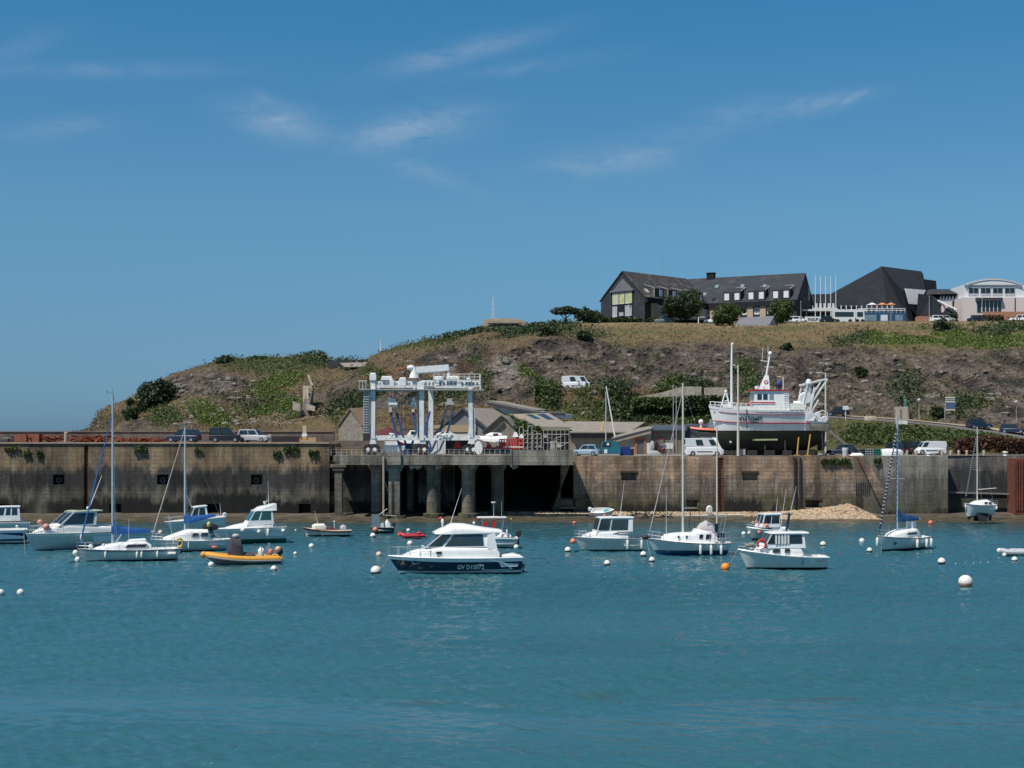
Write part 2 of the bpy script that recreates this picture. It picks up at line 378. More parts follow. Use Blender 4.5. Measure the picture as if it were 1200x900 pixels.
m_right = masonry('quay_masonry_tan', (.38, .255, .17), (.23, .185, .145), (.13, .112, .075), (.014, .013, .011), (4.9, 2.7, .7), olive=.8, pale=.8, bk=.75, stains=((930, 936, -1, 9, .75), (939, 943, -1, 9, .65), (953, 962, -1, 9, .6), (850, 895, -2, 2.2, 1.), (728, 800, -2, 1.7, .9), (690, 712, -2, 2., .5), (1000, 1030, -1, 2.6, .5), (752, 757, 3.5, 9, .6)))
m_rightc = masonry('quay_concrete_grey', (.25, .225, .19), (.155, .14, .12), (.11, .105, .08), (.03, .03, .022), (5.4, 2.9, .5), brick=(5., 1.6))
m_rightd = masonry('quay_concrete_dark', (.16, .145, .13), (.055, .055, .055), (.075, .07, .06), (.02, .02, .018), (6.0, 2.0, .4), brick=(5., 1.9))
YW = 178.0; ZL = 9.25; ZR = 7.64
def wall_with_holes(mb, px0, px1, z0, z1, Y, holes, depth, back):
    """vertical front face at Y with rectangular recesses [(pxa, pxb, za, zb, d)], top face back to `back`"""
    xs = sorted({XP(px0, Y), XP(px1, Y)}|{XP(h[0], Y) for h in holes}|{XP(h[1], Y) for h in holes})
    zs = sorted({z0, z1}|{h[2] for h in holes}|{h[3] for h in holes})
    for i in range(len(xs)-1):
        for j in range(len(zs)-1):
            xa, xb, za, zb = xs[i], xs[i+1], zs[j], zs[j+1]; cx, cz = (xa+xb)/2, (za+zb)/2; d = 0
            for h in holes:
                if XP(h[0], Y) < cx < XP(h[1], Y) and h[2] < cz < h[3]: d = h[4]
            mb.add([(xa, Y+d, za), (xb, Y+d, za), (xb, Y+d, zb), (xa, Y+d, zb)], [(0, 1, 2, 3)])
    for h in holes:
        xa, xb, za, zb, d = XP(h[0], Y), XP(h[1], Y), h[2], h[3], h[4]
        mb.add([(xa, Y, za), (xb, Y, za), (xb, Y, zb), (xa, Y, zb), (xa, Y+d, za), (xb, Y+d, za), (xb, Y+d, zb), (xa, Y+d, zb)],
               [(0, 4, 5, 1), (1, 5, 6, 2), (2, 6, 7, 3), (3, 7, 4, 0)])
    xa, xb = XP(px0, Y), XP(px1, Y)
    mb.add([(xa, Y, z1), (xb, Y, z1), (xb, back, z1), (xa, back, z1), (xa, back, z0), (xb, back, z0), (xa, Y, z0), (xb, Y, z0)],
           [(0, 1, 2, 3), (3, 2, 5, 4), (1, 7, 5, 2), (0, 3, 4, 6)])
zz = lambda py: ZP(py, YW)
# left breakwater quay
mb = MB()
holesL = [(98.5, 103.5, -1.2, 9.05, .7)]
for a in (62, 184, 294): holesL.append((a, a+13.5, zz(568), zz(556), .9))
for a in (-2, 128, 243, 350): holesL.append((a, a+14, zz(602), zz(590.5), .9))
wall_with_holes(mb, -260, 386, -1.2, ZL, YW, holesL, 0, 191)
tag(mb.build('quay_wall', m_left, smooth=0, recalc=False), 'tall dark stained breakwater quay wall with square openings and a ladder slot', 'quay wall')
mb = MB(); mb.box(XP(-260, YW), XP(386, YW), YW-.18, YW+.6, ZL+.004, ZL+.16)
tag(mb.build('quay_coping', conct, smooth=0), 'long pale coping stone course along the top of the left quay', 'coping')
def ladder(px, z0, z1, Y, label, m=rust, w=.5, grp='ladders let into the quay walls'):
    x = XP(px, Y); r = T('wall_ladder', label, 'ladder', (x, Y, z0), 0, grp); a = MB()
    for s in (-1, 1): a.beam((s*w/2, 0, 0), (s*w/2, 0, z1-z0), .07)
    a.build('side_rail', m, r); b = MB()
    for k in range(int((z1-z0)/.3)): b.tube([(-w/2, 0, .2+k*.3), (w/2, 0, .2+k*.3)], .03, 5)
    b.build('rungs', m, r); return r
ladder(101, .2, 9.2, YW+.25, 'rusty ladder in the narrow slot of the dark left quay wall')
# pipe rims inside the square openings
for i, a in enumerate((62, 184, 294)):
    x, z = XP(a+7.5, YW), zz(562.5); b = MB()
    b.tube([(x-.25+.28*math.cos(t), YW+.6, z-.05+.28*math.sin(t)) for t in [q*math.pi/6 for q in range(13)]], .07, 6)
    tag(b.build('pipe_ring', conc), 'round pipe rim in the '+['leftmost', 'middle', 'rightmost'][i]+' upper square opening of the left quay wall', 'pipe', 'pipe rims in the wall openings')
# parapet behind the left quay
mb = MB(); mb.box(XP(-300, 191), XP(392, 191), 190, 191, ZL-.3, 10.75)
tag(mb.build('parapet_wall', mat('parapet_stone', (.14, .12, .10), .9, .6, .5, bump=.06, dirt=.8), smooth=0), 'long low weathered parapet wall along the left breakwater', 'wall')
mb = MB(); mb.box(XP(-300, 191), XP(392, 191), 189.9, 191.1, 10.754, 10.86)
tag(mb.build('parapet_coping', conc, smooth=0), 'thin pale capping on the low breakwater parapet', 'coping')
# right quay
mb = MB()
hr = [(840, 848, -.8, 7.5, .5)]
for a in (728, 870): hr.append((a, a+18, zz(563), zz(554), .5))
for a in (657, 800): hr.append((a, a+17, zz(594), zz(586), .5))
hr.append((944, 960, zz(596), zz(586), .8))
wall_with_holes(mb, 672, 1012, -1., ZR, YW, hr, 0, 215)
# battered toe that runs in under the jetty deck
x0, x1 = XP(672, YW), XP(640, YW)
mb.add([(x0, YW, ZR), (x0, YW, -1), (x1, YW, -1), (x1, YW+14, -1), (x0, YW+14, ZR)], [(0, 1, 2), (0, 2, 3, 4)])
tag(mb.build('quay_wall', m_right, smooth=0, recalc=False), 'tan granite quay wall with blocked windows below the trawler', 'quay wall')
mb = MB(); wall_with_holes(mb, 1012, 1111, -1., ZR+.1, YW-.02, [], 0, 215)
tag(mb.build('quay_wall', m_rightc, smooth=0, recalc=False), 'pale grey concrete faced stretch of quay right of the stone pile', 'quay wall')
mb = MB(); wall_with_holes(mb, 1111, 1330, -1., ZR+.1, YW+2., [(1112, 1186, zz(604), zz(579), .25)], 0, 215)
tag(mb.build('quay_wall', m_rightd, smooth=0, recalc=False), 'set back darkest stretch of quay wall at the far right', 'quay wall')
mb = MB(); mb.beam(W(1112, 577, 179.4), W(1190, 579, 179.4), .18, .2)
tag(mb.build('fender_beam', wood), 'long horizontal timber fender beam on the dark right hand quay', 'beam')
mb = MB(); mb.box(XP(1190, 177), XP(1204, 177), 176.6, 179.9, -.4, 7.4)
for k in range(5): mb.box(XP(1190, 176)+k*.32, XP(1190, 176)+k*.32+.14, 176.45, 176.6, 1., 7.4)
tag(mb.build('sheet_piling', rust), 'rust red steel sheet pile panel at the right edge', 'piling')
ladder(844, .3, 7.5, YW+.12, 'wide dark rusty ladder in the tan wall between the lamp post and the van', w=.62)
for k, (p, q) in enumerate([(932, 'twin dark rubbing strips, left one, under the trawler stern'), (938, 'twin dark rubbing strips, right one, under the trawler stern')]):
    mb = MB(); mb.beam(W(p, 536, YW-.12), W(p, 600, YW-.12), .22, .2)
    tag(mb.build('rubbing_strip', black), q, 'rubbing strip')
# diagonal stair / buttress on right wall
mb = MB(); mb.prism([W(1004, 536, YW), W(1013, 536, YW), W(1052, 603, YW), W(1036, 603, YW)], (0, -.5, 0))
tag(mb.build('buttress', m_right, smooth=0), 'slanting masonry rib leaning down the tan quay wall', 'buttress')
mb = MB()
for k in range(7):
    mb.box(XP(1003+k*2.6, YW), XP(1004+k*2.6, YW), YW-.05, YW+.02, zz(580+k % 3), zz(566))
tag(mb.build('iron_grate', black), 'small dark iron grating on the tan wall left of the slanting rib', 'grating')
# lintels over blocked windows
for a, y_, s_ in ((728, 554, 'upper blocked window below the blue tarp'), (870, 554, 'upper blocked window below the trawler'), (657, 586, 'lower blocked window near the jetty'), (800, 586, 'lower blocked window behind the ketch'), (944, 586, 'low opening at the pebble pile')):
    mb = MB(); mb.box(XP(a-1.5, YW), XP(a+19, YW), YW-.12, YW+.1, zz(y_)-.0, zz(y_)+.22)
    tag(mb.build('lintel', mat('dark_lintel', (.05, .04, .035), .9)), 'dark lintel over the '+s_, 'lintel', 'lintels on the tan quay wall')
    if y_ == 586:
        mb = MB(); mb.box(XP(a, YW), XP(a+17, YW), YW-.15, YW+.1, zz(595)-.1, zz(595)+.02)
        tag(mb.build('window_sill', conct), 'pale sill under the '+s_, 'sill', 'sills on the tan quay wall')
# quay paving
gmat = mat('quay_ground', (.22, .19, .16), .95, .25, .5, bump=.01, dirt=.3)
mb = MB(); mb.add([(XP(386, YW), YW+.3, ZR+.005), (XP(1330, YW), YW+2.3, ZR+.108), (XP(1330, 240), 245, ZR+.108), (XP(386, 230), 245, ZR+.005)], [(0, 1, 2, 3)])
tag(mb.build('quay_ground', gmat, smooth=0), 'dusty quay surface', None, kind='structure')
mb = MB(); mb.add([(XP(-260, YW), YW+.5, ZL+.17), (XP(386, YW), YW+.5, ZL+.17), (XP(386, 190), 190, ZL+.17), (XP(-260, 190), 190, ZL+.17)], [(0, 1, 2, 3)])
tag(mb.build('breakwater_road', mat('red_earth', (.26, .12, .07), .95, .35, .8, bump=.03), smooth=0), 'reddish earth surface of the breakwater', None, kind='structure')

# ---------------------------------------------------------------- jetty
ZD, ZDB = 7.9, 6.72
jc = masonry('jetty_concrete', (.26, .235, .195), (.20, .18, .15), (.16, .145, .11), (.03, .03, .02), (4.5, 1.8, .2), brick=(2.4, .7), olive=.7)
jt = T('jetty', 'long concrete travel lift jetty on round pillars', 'jetty', (XP(500, 174), 174, 0))
mb = MB(); mb.box(XP(386, 172), XP(430, 172), 175.5, YW+.2, ZDB+.3, ZD-.05)
mb.box(XP(398, 172)+.01, XP(598, 172), 172, 174.4, ZDB, ZD)
mb.box(XP(436, 172), XP(672, 172), 174.4, 185, ZDB+.1, ZD-.004)
mb.build('deck', jc, jt, world=True, smooth=0)
mb = MB(); mb.box(XP(598, 172), XP(672, 172), 171.9, 173, ZDB-.02, 8.5); mb.box(XP(598, 172), XP(600, 172), 171.8, 173.1, ZDB-.3, 8.62); mb.build('parapet', jc, jt, world=True, smooth=0)
mb = MB(); mb.box(XP(445, 172), XP(470, 172), 171.7, 172.6, ZDB, 8.25)
mb.build('parapet', jc, jt, world=True, smooth=0)
for (p, r_, y_) in ((442, .75, 175.5), (508, .85, 174), (549, .85, 174.3), (583, .8, 176), (481, .5, 180)):
    mb = MB(); mb.lathe([(r_*1.5, -1), (r_*1.5, .75), (r_, .8), (r_, 5.9), (r_*1.5, ZDB-.2), (r_*1.5, ZDB-.003)], (XP(p, y_), y_, 0), 20)
    mb.build('pillar', jc, jt, world=True)
for (p, w_, y_) in ((396.5, .9, 175.5), (462, 1.35, 172.6)):
    x = XP(p, y_); mb = MB(); mb.box(x-w_/2, x+w_/2, y_-.1, y_+w_, -1, ZDB-.75); mb.box(x-w_/2-.25, x+w_/2+.25, y_-.25, y_+w_+.2, ZDB-.75, ZDB-.35); mb.box(x-w_/2-.5, x+w_/2+.5, y_-.35, y_+w_+.4, ZDB-.35, ZDB-.004)
    mb.box(x-w_, x+w_, y_-.5, y_+w_+.3, -1, .55)
    mb.build('pillar', jc, jt, world=True, smooth=0)
for p in (482, 489, 512, 552, 602): mb = MB(); mb.prism([W(p-2.5, 545.1, 172.3), W(p+5, 545.1, 172.3), W(p+5, 548, 172.3), W(p-1, 550.5, 172.3)], (0, 1.2, 0)); mb.build('bracket', conct, jt, world=True, smooth=0)
mb = MB(); mb.tube([W(449.5, 535, 171.5), W(449.5, 604, 171.5)], .13, 8); mb.build('drain_pipe', conct, jt, world=True)
# posts of the jetty handrail
mb2 = MB()
for y_ in (526.5, 530): mb2.tube([W(388, y_, 172.2), W(597, y_, 172.2)], .010, 4)
hr_ = T('handrail', 'thin white metal handrail along the edge of the travel lift jetty', 'railing', W(492, 533, 172.2))
mb2.build('rails', steel, hr_, world=True)
mb = MB(); mb.tube([(0, 0, -.12), (0, 0, .62)], .03, 5); po = mb.build('post', mat('dull_white', (.5, .5, .48), .6), hr_)
for i, p in enumerate(range(388, 600, 6)):
    q = po if i == 0 else po.copy()
    if i: COL.objects.link(q); q.parent = hr_
    q.location = (XP(p, 172.2)-hr_.location.x, 0, 0)
# back wall under the jetty, with the dark dock opening on its right
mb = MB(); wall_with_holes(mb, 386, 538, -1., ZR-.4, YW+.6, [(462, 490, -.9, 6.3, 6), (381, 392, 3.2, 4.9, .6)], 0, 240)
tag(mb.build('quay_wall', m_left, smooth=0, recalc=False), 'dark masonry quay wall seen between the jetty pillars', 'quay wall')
dk = mat('near_black', (.03, .03, .028), .9, .3)  # near black paints in the dock's deep shade; other dark parts share it
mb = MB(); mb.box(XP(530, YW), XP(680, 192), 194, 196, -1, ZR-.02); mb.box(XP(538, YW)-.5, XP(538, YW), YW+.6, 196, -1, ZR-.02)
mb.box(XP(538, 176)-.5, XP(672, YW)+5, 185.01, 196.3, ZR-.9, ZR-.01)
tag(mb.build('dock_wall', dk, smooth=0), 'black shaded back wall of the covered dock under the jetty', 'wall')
mb = MB()
for (pa, pb) in (((514, 565), (516, 575)),): pass
mb.tube([W(511, 556, 176.5), W(517, 572, 176.5), W(523, 588, 176.5), W(531, 600, 176.5)], .22, 7)  # dark tube added as the curved shadow on the wall behind
tag(mb.build('slanting_shadow', dk), 'curved dark tube standing in for the shadow behind the mossy jetty pillar', 'shadow')
# ramp under the left of the jetty
mb = MB(); mb.prism([W(404, 605, 176), W(418, 603, 176), W(432, 606, 176), W(432, 610, 176), W(404, 610, 176)], (0, 2.5, 0))
tag(mb.build('rubble_ramp', conc, smooth=0), 'low rubble ramp between the first jetty pillars', 'rubble')
# stepped blocks at the quay end by the jetty
for (a, b_, y0, lab) in ((386, 430, 8.75, 'upper'), (396, 440, 8.3, 'lower')):
    mb = MB(); mb.box(XP(a, 181), XP(b_, 181), 181-(.0 if lab == 'upper' else 1.5), 183 if lab == 'upper' else 180.95, ZR-.1, y0)
    tag(mb.build('stone_step', m_left, smooth=0), lab+' grey stone step block at the inner end of the breakwater', 'step', 'stone steps at the breakwater end')
mb = MB(); mb.box(XP(392, 190), XP(452, 190), 189, 190, ZR-.2, 9.6)
tag(mb.build('ruined_wall', mat('ruin_stone', (.16, .13, .11), .95, .4, .7, bump=.06, dirt=.5), smooth=0), 'low ruined stone wall behind the left end of the jetty', 'wall')

# ---------------------------------------------------------------- beach
def beach():
    m = bpy.data.materials.new('foreshore'); m.use_nodes = True
    g = G(m.node_tree); b = m.node_tree.nodes['Principled BSDF']
    pos = g.n('NewGeometry').outputs['Position']; z = g.n('SeparateXYZ', {0: pos}).outputs[2]
    n_ = g.noise(g.map(pos, (.6, 1.5, 1)), 1., 6, .7)
    c = g.mix(g.mr(n_, .35, .65), (.02, .018, .015), (.17, .14, .10))
    c = g.mix(g.mr(g.noise(pos, .35, 5, .6), .5, .6, 0, .5), c, (.05, .055, .02))
    g.set(b.inputs['Base Color'], c); g.set(b.inputs['Roughness'], g.mr(z, .15, .6, .3, .9))
    g.set(b.inputs['Normal'], g.n('Bump', {'Strength': .8, 'Distance': .25, 'Height': n_}))
    mb = MB(); P = []
    for j in range(14):
        y = 160.8+j*1.75; row = []
        for i in range(161):
            x = -92+i*1.15; t = j/13
            z_ = -.42+1.3*t**1.0+.10*mn.noise((x*.13, y*.3, 0))+.05*mn.noise((x*.7, y*.8, 3)) - (.12 if x > 45 else 0)
            row.append((x, y, z_))
        P.append(row)
    mb.grid(P)
    tag(mb.build('foreshore', m, recalc=False), 'wet dark mud and shingle foreshore', None, kind='structure')
    # pebble mound and strip
    pm = bpy.data.materials.new('pebbles'); pm.use_nodes = True
    g = G(pm.node_tree); b = pm.node_tree.nodes['Principled BSDF']
    rnd = g.n('NewGeometry').outputs['Random Per Island']
    g.set(b.inputs['Base Color'], g.ramp(rnd, [(0, (.22, .15, .09)), (.4, (.42, .30, .19)), (.8, (.52, .40, .27)), (1, (.32, .28, .24))])); b.inputs['Roughness'].default_value = .9
    mb = MB()
    def stones(n, f, r0, r1):
        for _ in range(n):
            x, y, z_ = f(); r_ = random.uniform(r0, r1)
            mb.sph((x, y, z_), r_, 5, 4, (random.uniform(.8, 1.4), random.uniform(.8, 1.3), random.uniform(.45, .8)))
    def hill(px): 
        for a, b_ in zip([(905, 0), (950, .35), (980, .7), (1000, 1.05), (1008, .75), (1023, 0)][:-1], [(905, 0), (950, .35), (980, .7), (1000, 1.05), (1008, .75), (1023, 0)][1:]):
            if a[0] <= px <= b_[0]: return a[1]+(b_[1]-a[1])*(px-a[0])/(b_[0]-a[0])
        return 0
    core = MB(); P = []
    for j in range(9):
        row = []
        for i in range(50):
            px = 900+i*2.6; y = 171.5+j*.8; t = j/8
            row.append((XP(px, 175), y, .1+.5*t+hill(px)*min(1, t*1.7)*.97))
        P.append(row)
    core.grid(P)
    pr = T('stone_pile', 'pointed heap of tan rubble stones against the foot of the tan quay', 'stone pile', (XP(990, 175), 175, .3))
    core.build('heap_core', mat('tan_grit', (.36, .26, .17), .95, .2, 2), pr, world=True)
    def f1():
        px = random.uniform(905, 1022); t = random.random(); y = 171.5+6.4*t
        return XP(px, 175), y, .12+.5*t+hill(px)*min(1, t*1.7)
    stones(2600, f1, .07, .22)
    o = mb.build('stones', pm, pr, world=True, smooth=0); o['kind'] = 'stuff'
    mb = MB()
    def f2():
        px = random.uniform(632, 918) if random.random() < .9 else random.uniform(560, 660); y = 174.6+random.random()**.7*3.2
        return XP(px, 176), y, .33+.12*(y-174.6)
    stones(4200, f2, .05, .16)
    tag(mb.build('shingle', pm, smooth=0), 'strip of tan shingle along the foot of the right quay', None, kind='stuff')
beach()
# ---------------------------------------------------------------- hill / cliff
KEY = [  # px: (py, Y) foot, slope base, shelf front, shelf back, cliff mid, cliff top, crest, behind crest
 (88,  [(518,300),(514,303),(513,305),(512,306),(510,309),(508,312),(507,315),(560,430)]),
 (104, [(520,290),(512,295),(511,298),(510,299),(508,305),(505,310),(502,315),(550,430)]),
 (116, [(525,280),(506,287),(503,290),(502,291),(496,300),(490,308),(482,316),(545,430)]),
 (150, [(530,268),(505,275),(500,280),(499,281),(490,292),(480,305),(467,320),(530,430)]),
 (200, [(530,258),(506,265),(498,270),(497,271),(480,285),(460,303),(439,325),(500,430)]),
 (260, [(530,250),(505,256),(495,262),(493,264),(472,280),(446,300),(421,328),(460,430)]),
 (330, [(530,245),(503,251),(490,259),(488,262),(465,280),(440,302),(418,330),(450,430)]),
 (378, [(530,240),(502,247),(487,255),(485,258),(464,277),(440,302),(415,332),(450,430)]),
 (388, [(530,239),(501,246),(486,254),(484,257),(464,276),(442,300),(424,330),(450,430)]),
 (428, [(530,236),(500,243),(484,250),(482,252),(462,265),(441,285),(421,320),(450,430)]),
 (446, [(530,235),(499,242),(482,248),(480,250),(455,262),(432,276),(411,306),(440,430)]),
 (500, [(530,233),(499,239),(482,245),(480,247),(446,258),(416,272),(398,302),(420,430)]),
 (560, [(530,231),(499,237),(480,242),(478,244),(440,256),(404,270),(388,302),(395,400)]),
 (620, [(530,229),(500,235),(478,240),(476,242),(440,254),(396,268),(384,305),(384,400)]),
 (655, [(530,228),(500,233),(480,238),(456,240),(436,256),(395,268),(382,308),(377,362)]),
 (700, [(530,227),(500,232),(478,238),(456,240),(434,256),(398,270),(382,311),(377,362)]),
 (760, [(530,225),(502,231),(478,240),(460,244),(434,258),(401,271),(380,311),(377,362)]),
 (860, [(530,222),(505,228),(484,238),(470,244),(438,258),(404,271),(383,311),(377,362)]),
 (920, [(531,215),(508,222),(490,232),(482,240),(442,256),(405,271),(381,311),(377,362)]),
 (960, [(531,208),(520,213),(489,225),(486,237),(444,256),(404,271),(379,311),(376.6,362)]),
 (1060,[(532,203),(526,206),(496,221),(492,234),(448,255),(406,271),(378,311),(376.4,362)]),
 (1110,[(532,200),(527,203),(501,218),(497,231),(450,254),(411,270),(378,311),(376.4,362)]),
 (1160,[(533,198),(528,201),(510,215),(502,229),(452,253),(410,270),(377.5,311),(376,362)]),
 (1210,[(534,196),(530,199),(521,211),(508,226),(456,252),(410,270),(377,311),(376,362)]),
 (1340,[(536,190),(532,194),(530,204),(517,221),(462,250),(412,268),(376.5,311),(375.5,362)]),
]
kx = np.array([k[0] for k in KEY], float); ka = np.array([[p for p in k[1]] for k in KEY], float)
NCOL = 940; sub = [5, 26, 14, 62, 52, 44, 12]
pxs = np.concatenate([np.linspace(88, 1340, NCOL)])
rows_py = []; rows_Y = []; rows_k = []
for i, n in enumerate(sub):
    for j in range(n+(1 if i == len(sub)-1 else 0)):
        t = j/n
        a = [np.interp(pxs, kx, ka[:, i, c]) for c in (0, 1)]; b = [np.interp(pxs, kx, ka[:, i+1, c]) for c in (0, 1)]
        rows_py.append(a[0]*(1-t)+b[0]*t); rows_Y.append(a[1]*(1-t)+b[1]*t); rows_k.append(i+t)
PY = np.array(rows_py); YY = np.array(rows_Y); KK = np.repeat(np.array(rows_k)[:, None], NCOL, 1); PX = np.repeat(pxs[None], len(rows_py), 0)
XX = (PX-600)/F*YY; ZZ = H-(PY-HY)/F*YY
# --- surface kinds, painted as the ground's own cover (rock, dry grass, scrub, green patches)
def sm(x, a, b): t = np.clip((x-a)/(b-a), 0, 1); return t*t*(3-2*t)
NZ = np.empty_like(XX); NZ2 = np.empty_like(XX); NR = np.empty_like(XX)
flat = np.stack([XX, YY, ZZ], -1).reshape(-1, 3)
nzl = []; nz2 = []; nr = []
for x, y, z in flat:
    v = Vector((x*.11, y*.07, z*.16)); nzl.append(mn.fractal(v, 1., 2.1, 4))
    nz2.append(mn.fractal(Vector((x*.45, y*.3, z*.55)), .9, 2.1, 4))
    nr.append(mn.ridged_multi_fractal(Vector((x*.16+z*.07, y*.12, z*.2)), .9, 2.2, 5, 1., 2.))
NZ = np.array(nzl).reshape(XX.shape); NZ2 = np.array(nz2).reshape(XX.shape); NR = np.array(nr).reshape(XX.shape)
px_ = PX+NZ2*14+NZ*10; py_ = PY+NZ2*6+NZ*7
rock = sm(KK+NZ*.35, 3.02, 3.25)*(1-sm(KK+NZ*.5+NZ2*.25, 4.75, 5.15))*sm(px_, 425, 450)
# left headland outcrops
def el(cx, cy, rx, ry, ang=0, soft=.5):
    a = R(ang); dx, dy = px_-cx, -(py_-cy)
    u = (dx*math.cos(a)+dy*math.sin(a))/rx; v = (-dx*math.sin(a)+dy*math.cos(a))/ry
    return 1-sm(u*u+v*v, 1-soft, 1+soft)
rock = np.maximum(rock, .95*el(245, 452, 55, 16, 0)); rock = np.maximum(rock, .7*el(160, 500, 60, 6)); rock = np.maximum(rock, .8*el(405, 462, 30, 14, 20)); rock = np.maximum(rock, .75*el(210, 500, 30, 6))
rock = np.maximum(rock, .8*el(560, 440, 60, 30))
def M3(*c): return np.array(c)
colr = np.zeros(XX.shape+(3,))
dry = M3(.20, .148, .080); heath = M3(.125, .092, .06); gr = M3(.085, .105, .035); dgr = M3(.024, .042, .014); lime = M3(.095, .145, .022)
rk = M3(.152, .120, .096); rkd = M3(.055, .047, .043); orange_ = M3(.21, .105, .05); pale = M3(.30, .27, .24)
def lay(f, c):
    global colr
    f = np.clip(f, 0, 1)[..., None]; colr = colr*(1-f)+c*f
colr[:] = heath
lay(sm(NZ, -.3, .5)*.8, dry*.75)
lay(sm(KK, 4.6, 5.3)*sm(px_, 600, 680), dry)                       # dry grass on the plateau edge
lay(sm(KK, 5.85, 6.05)*.7*sm(px_, 640, 700), M3(.27, .21, .12))
lay((KK < 2)*sm(px_, 600, 640)*.7, gr*.9)
lay(sm(KK, 4.6, 5.3)*sm(px_, 600, 680)*sm(NZ, .0, .5)*.6, gr*1.1); lay(sm(KK, 4.5, 5.)*sm(NZ2, .1, .6)*.45, heath)
GREEN = []
def green(f, c, dens):
    lay(f, c); GREEN.append((f*dens, c))
green(el(245, 486, 26, 12, -20)*.9, lime*.9, .5); green(el(195, 490, 14, 16, 40)*.9, gr*.8, .5)
green(el(325, 448, 32, 12, 12)*.95, lime*.8, .8); green(el(320, 478, 40, 8, 6)*.9, lime*.8, .7); green(el(340, 425, 60, 8, 4)*.85, gr*.7, .5)
green(el(385, 422, 36, 9, -3)*.9, dgr*1.4, .8); green(el(270, 426, 34, 6, 8)*.7, gr*.6, .3); green(el(300, 468, 50, 6, 0)*.7, gr*.55, .4); green(el(415, 473, 40, 8, 18)*.95, dgr*1.2, 1.)
green(el(440, 445, 12, 16, 60)*.9, dgr*1.6, .9); green(el(405, 495, 16, 7, 0)*.7, gr*.7, .5)
green(el(500, 403, 60, 6, 10)*.8, gr*.9, .4); green(el(590, 388, 90, 5, 3)*.95, dgr, 1.3); green(el(690, 392, 26, 4)*.6, dgr*1.3, .5)
green(el(555, 420, 10, 8, 20)*.8, gr, .5); green(el(612, 435, 12, 7, -40)*.9, lime*.9, .7); green(el(520, 458, 40, 12, 0)*.85, gr*.7, .7); green(el(570, 450, 8, 20, 0)*.7, gr*.7, .5)
green(el(640, 462, 11, 16, 0)*.95, dgr*2, 1.); green(el(652, 470, 7, 14, 0)*.95, dgr, 1.); green(el(690, 463, 12, 10, 0)*.9, gr*.8, 1.); green(el(722, 461, 16, 8, 0)*.95, dgr*1.5, 1.2)
green(el(712, 484, 60, 11, 0)*.7, gr*.8, .5); green(el(752, 483, 38, 15, 0)*.98, gr*.55, 2.2); green(el(786, 453, 22, 6, 18)*.9, gr*.8, 1.); green(el(818, 460, 16, 11, 0)*.98, dgr*1.5, 1.8); green(el(816, 490, 30, 16, 0)*.9, gr*.8, 1.6)
green(el(876, 440, 14, 18, 0)*.85, gr*.7, .8); green(el(876, 455, 20, 10, 0)*.8, dgr*1.8, .8)
green(el(1060, 400, 50, 7, 0)*.95, lime, .9); green(el(1150, 400, 70, 6.5, 0)*.95, lime, .9); green(el(1000, 400, 30, 8, 10)*.75, gr*.6, .6); green(el(1140, 386, 60, 3.5, 0)*.9, dgr*1.6, 1.); green(el(1190, 386, 50, 4.5, 0)*.9, dgr*1.4, 1.)
green(el(1060, 455, 20, 24, 0)*.8, gr*.6, .8); green(el(1130, 478, 20, 16, 0)*.85, gr*.55, .9); green(el(1150, 470, 20, 12, 0)*.6, gr*.8, .6); green(el(1090, 488, 20, 6, 0)*.6, gr*.7, .5)
green(sm(KK, 1., 1.2)*(1-sm(KK, 1.6, 1.8))*sm(px_, 985, 1005)*.97, gr*.62, 2.6)
lay(rock, rk); lay(rock*sm(NR, 1.6, .7), rkd); lay(rock*sm(NZ, .1, .6)*.35, pale*.7)
lay(rock*sm(NZ2, .35, .75)*.5, rkd)
lay(rock*el(455, 432, 30, 26)*.75*sm(NZ2, -.4, .3), orange_); lay(rock*el(545, 425, 80, 30)*.4*sm(NZ, -.3, .3), orange_*.8)
lay(rock*el(860, 420, 160, 40)*.3, rkd*1.5)
lay(rock*el(590, 435, 18, 20)*.5, pale)
for f, c in GREEN: lay(f*.93*(.35+.65*sm(NZ2+NZ*.5, -.35, .25)), c)
lay(el(350, 487, 45, 7, 8, .3)*.7, M3(.26, .21, .15))             # bare path patch
lay(el(1045, 414, 90, 4)*0, rk)
# --- displacement
amp = rock*1.0
dn = (NR-1.1)*1.5+NZ*1.4
YD = YY-amp*dn*.95; ZD_ = ZZ+amp*NZ2*.55
soft = (1-rock)*sm(KK, .9, 1.3)*(1-sm(KK, 6.0, 6.4))
ZD_ += soft*(NZ*.35+NZ2*.22)*np.where(KK > 5.6, .5, 1.); YD -= soft*NZ*.5
ZD_ += (KK > 2)*(PX > 950)*(KK < 3)*0
flatroad = sm(PX, 945, 962)*sm(KK, 1.9, 2.0)*(1-sm(KK, 3.0, 3.08))
YD = YD*(1-flatroad)+YY*flatroad; ZD_ = ZD_*(1-flatroad)+ZZ*flatroad
XD = (PX-600)/F*YY+NZ2*amp*.4
verts = np.stack([XD, YD, ZD_], -1).reshape(-1, 3)
nr_, nc_ = XX.shape
idx = np.arange(nr_*nc_).reshape(nr_, nc_)
faces = np.stack([idx[:-1, :-1], idx[:-1, 1:], idx[1:, 1:], idx[1:, :-1]], -1).reshape(-1, 4)
me = bpy.data.meshes.new('hillside'); me.vertices.add(len(verts)); me.vertices.foreach_set('co', verts.ravel())
me.loops.add(faces.size); me.loops.foreach_set('vertex_index', faces.ravel().astype(np.int32))
me.polygons.add(len(faces)); me.polygons.foreach_set('loop_start', np.arange(0, faces.size, 4, dtype=np.int32)); me.update(calc_edges=True)
ca = me.color_attributes.new('cover', 'FLOAT_COLOR', 'POINT')
ca.data.foreach_set('color', np.concatenate([colr.reshape(-1, 3), rock.reshape(-1, 1)], 1).ravel().astype(np.float32))
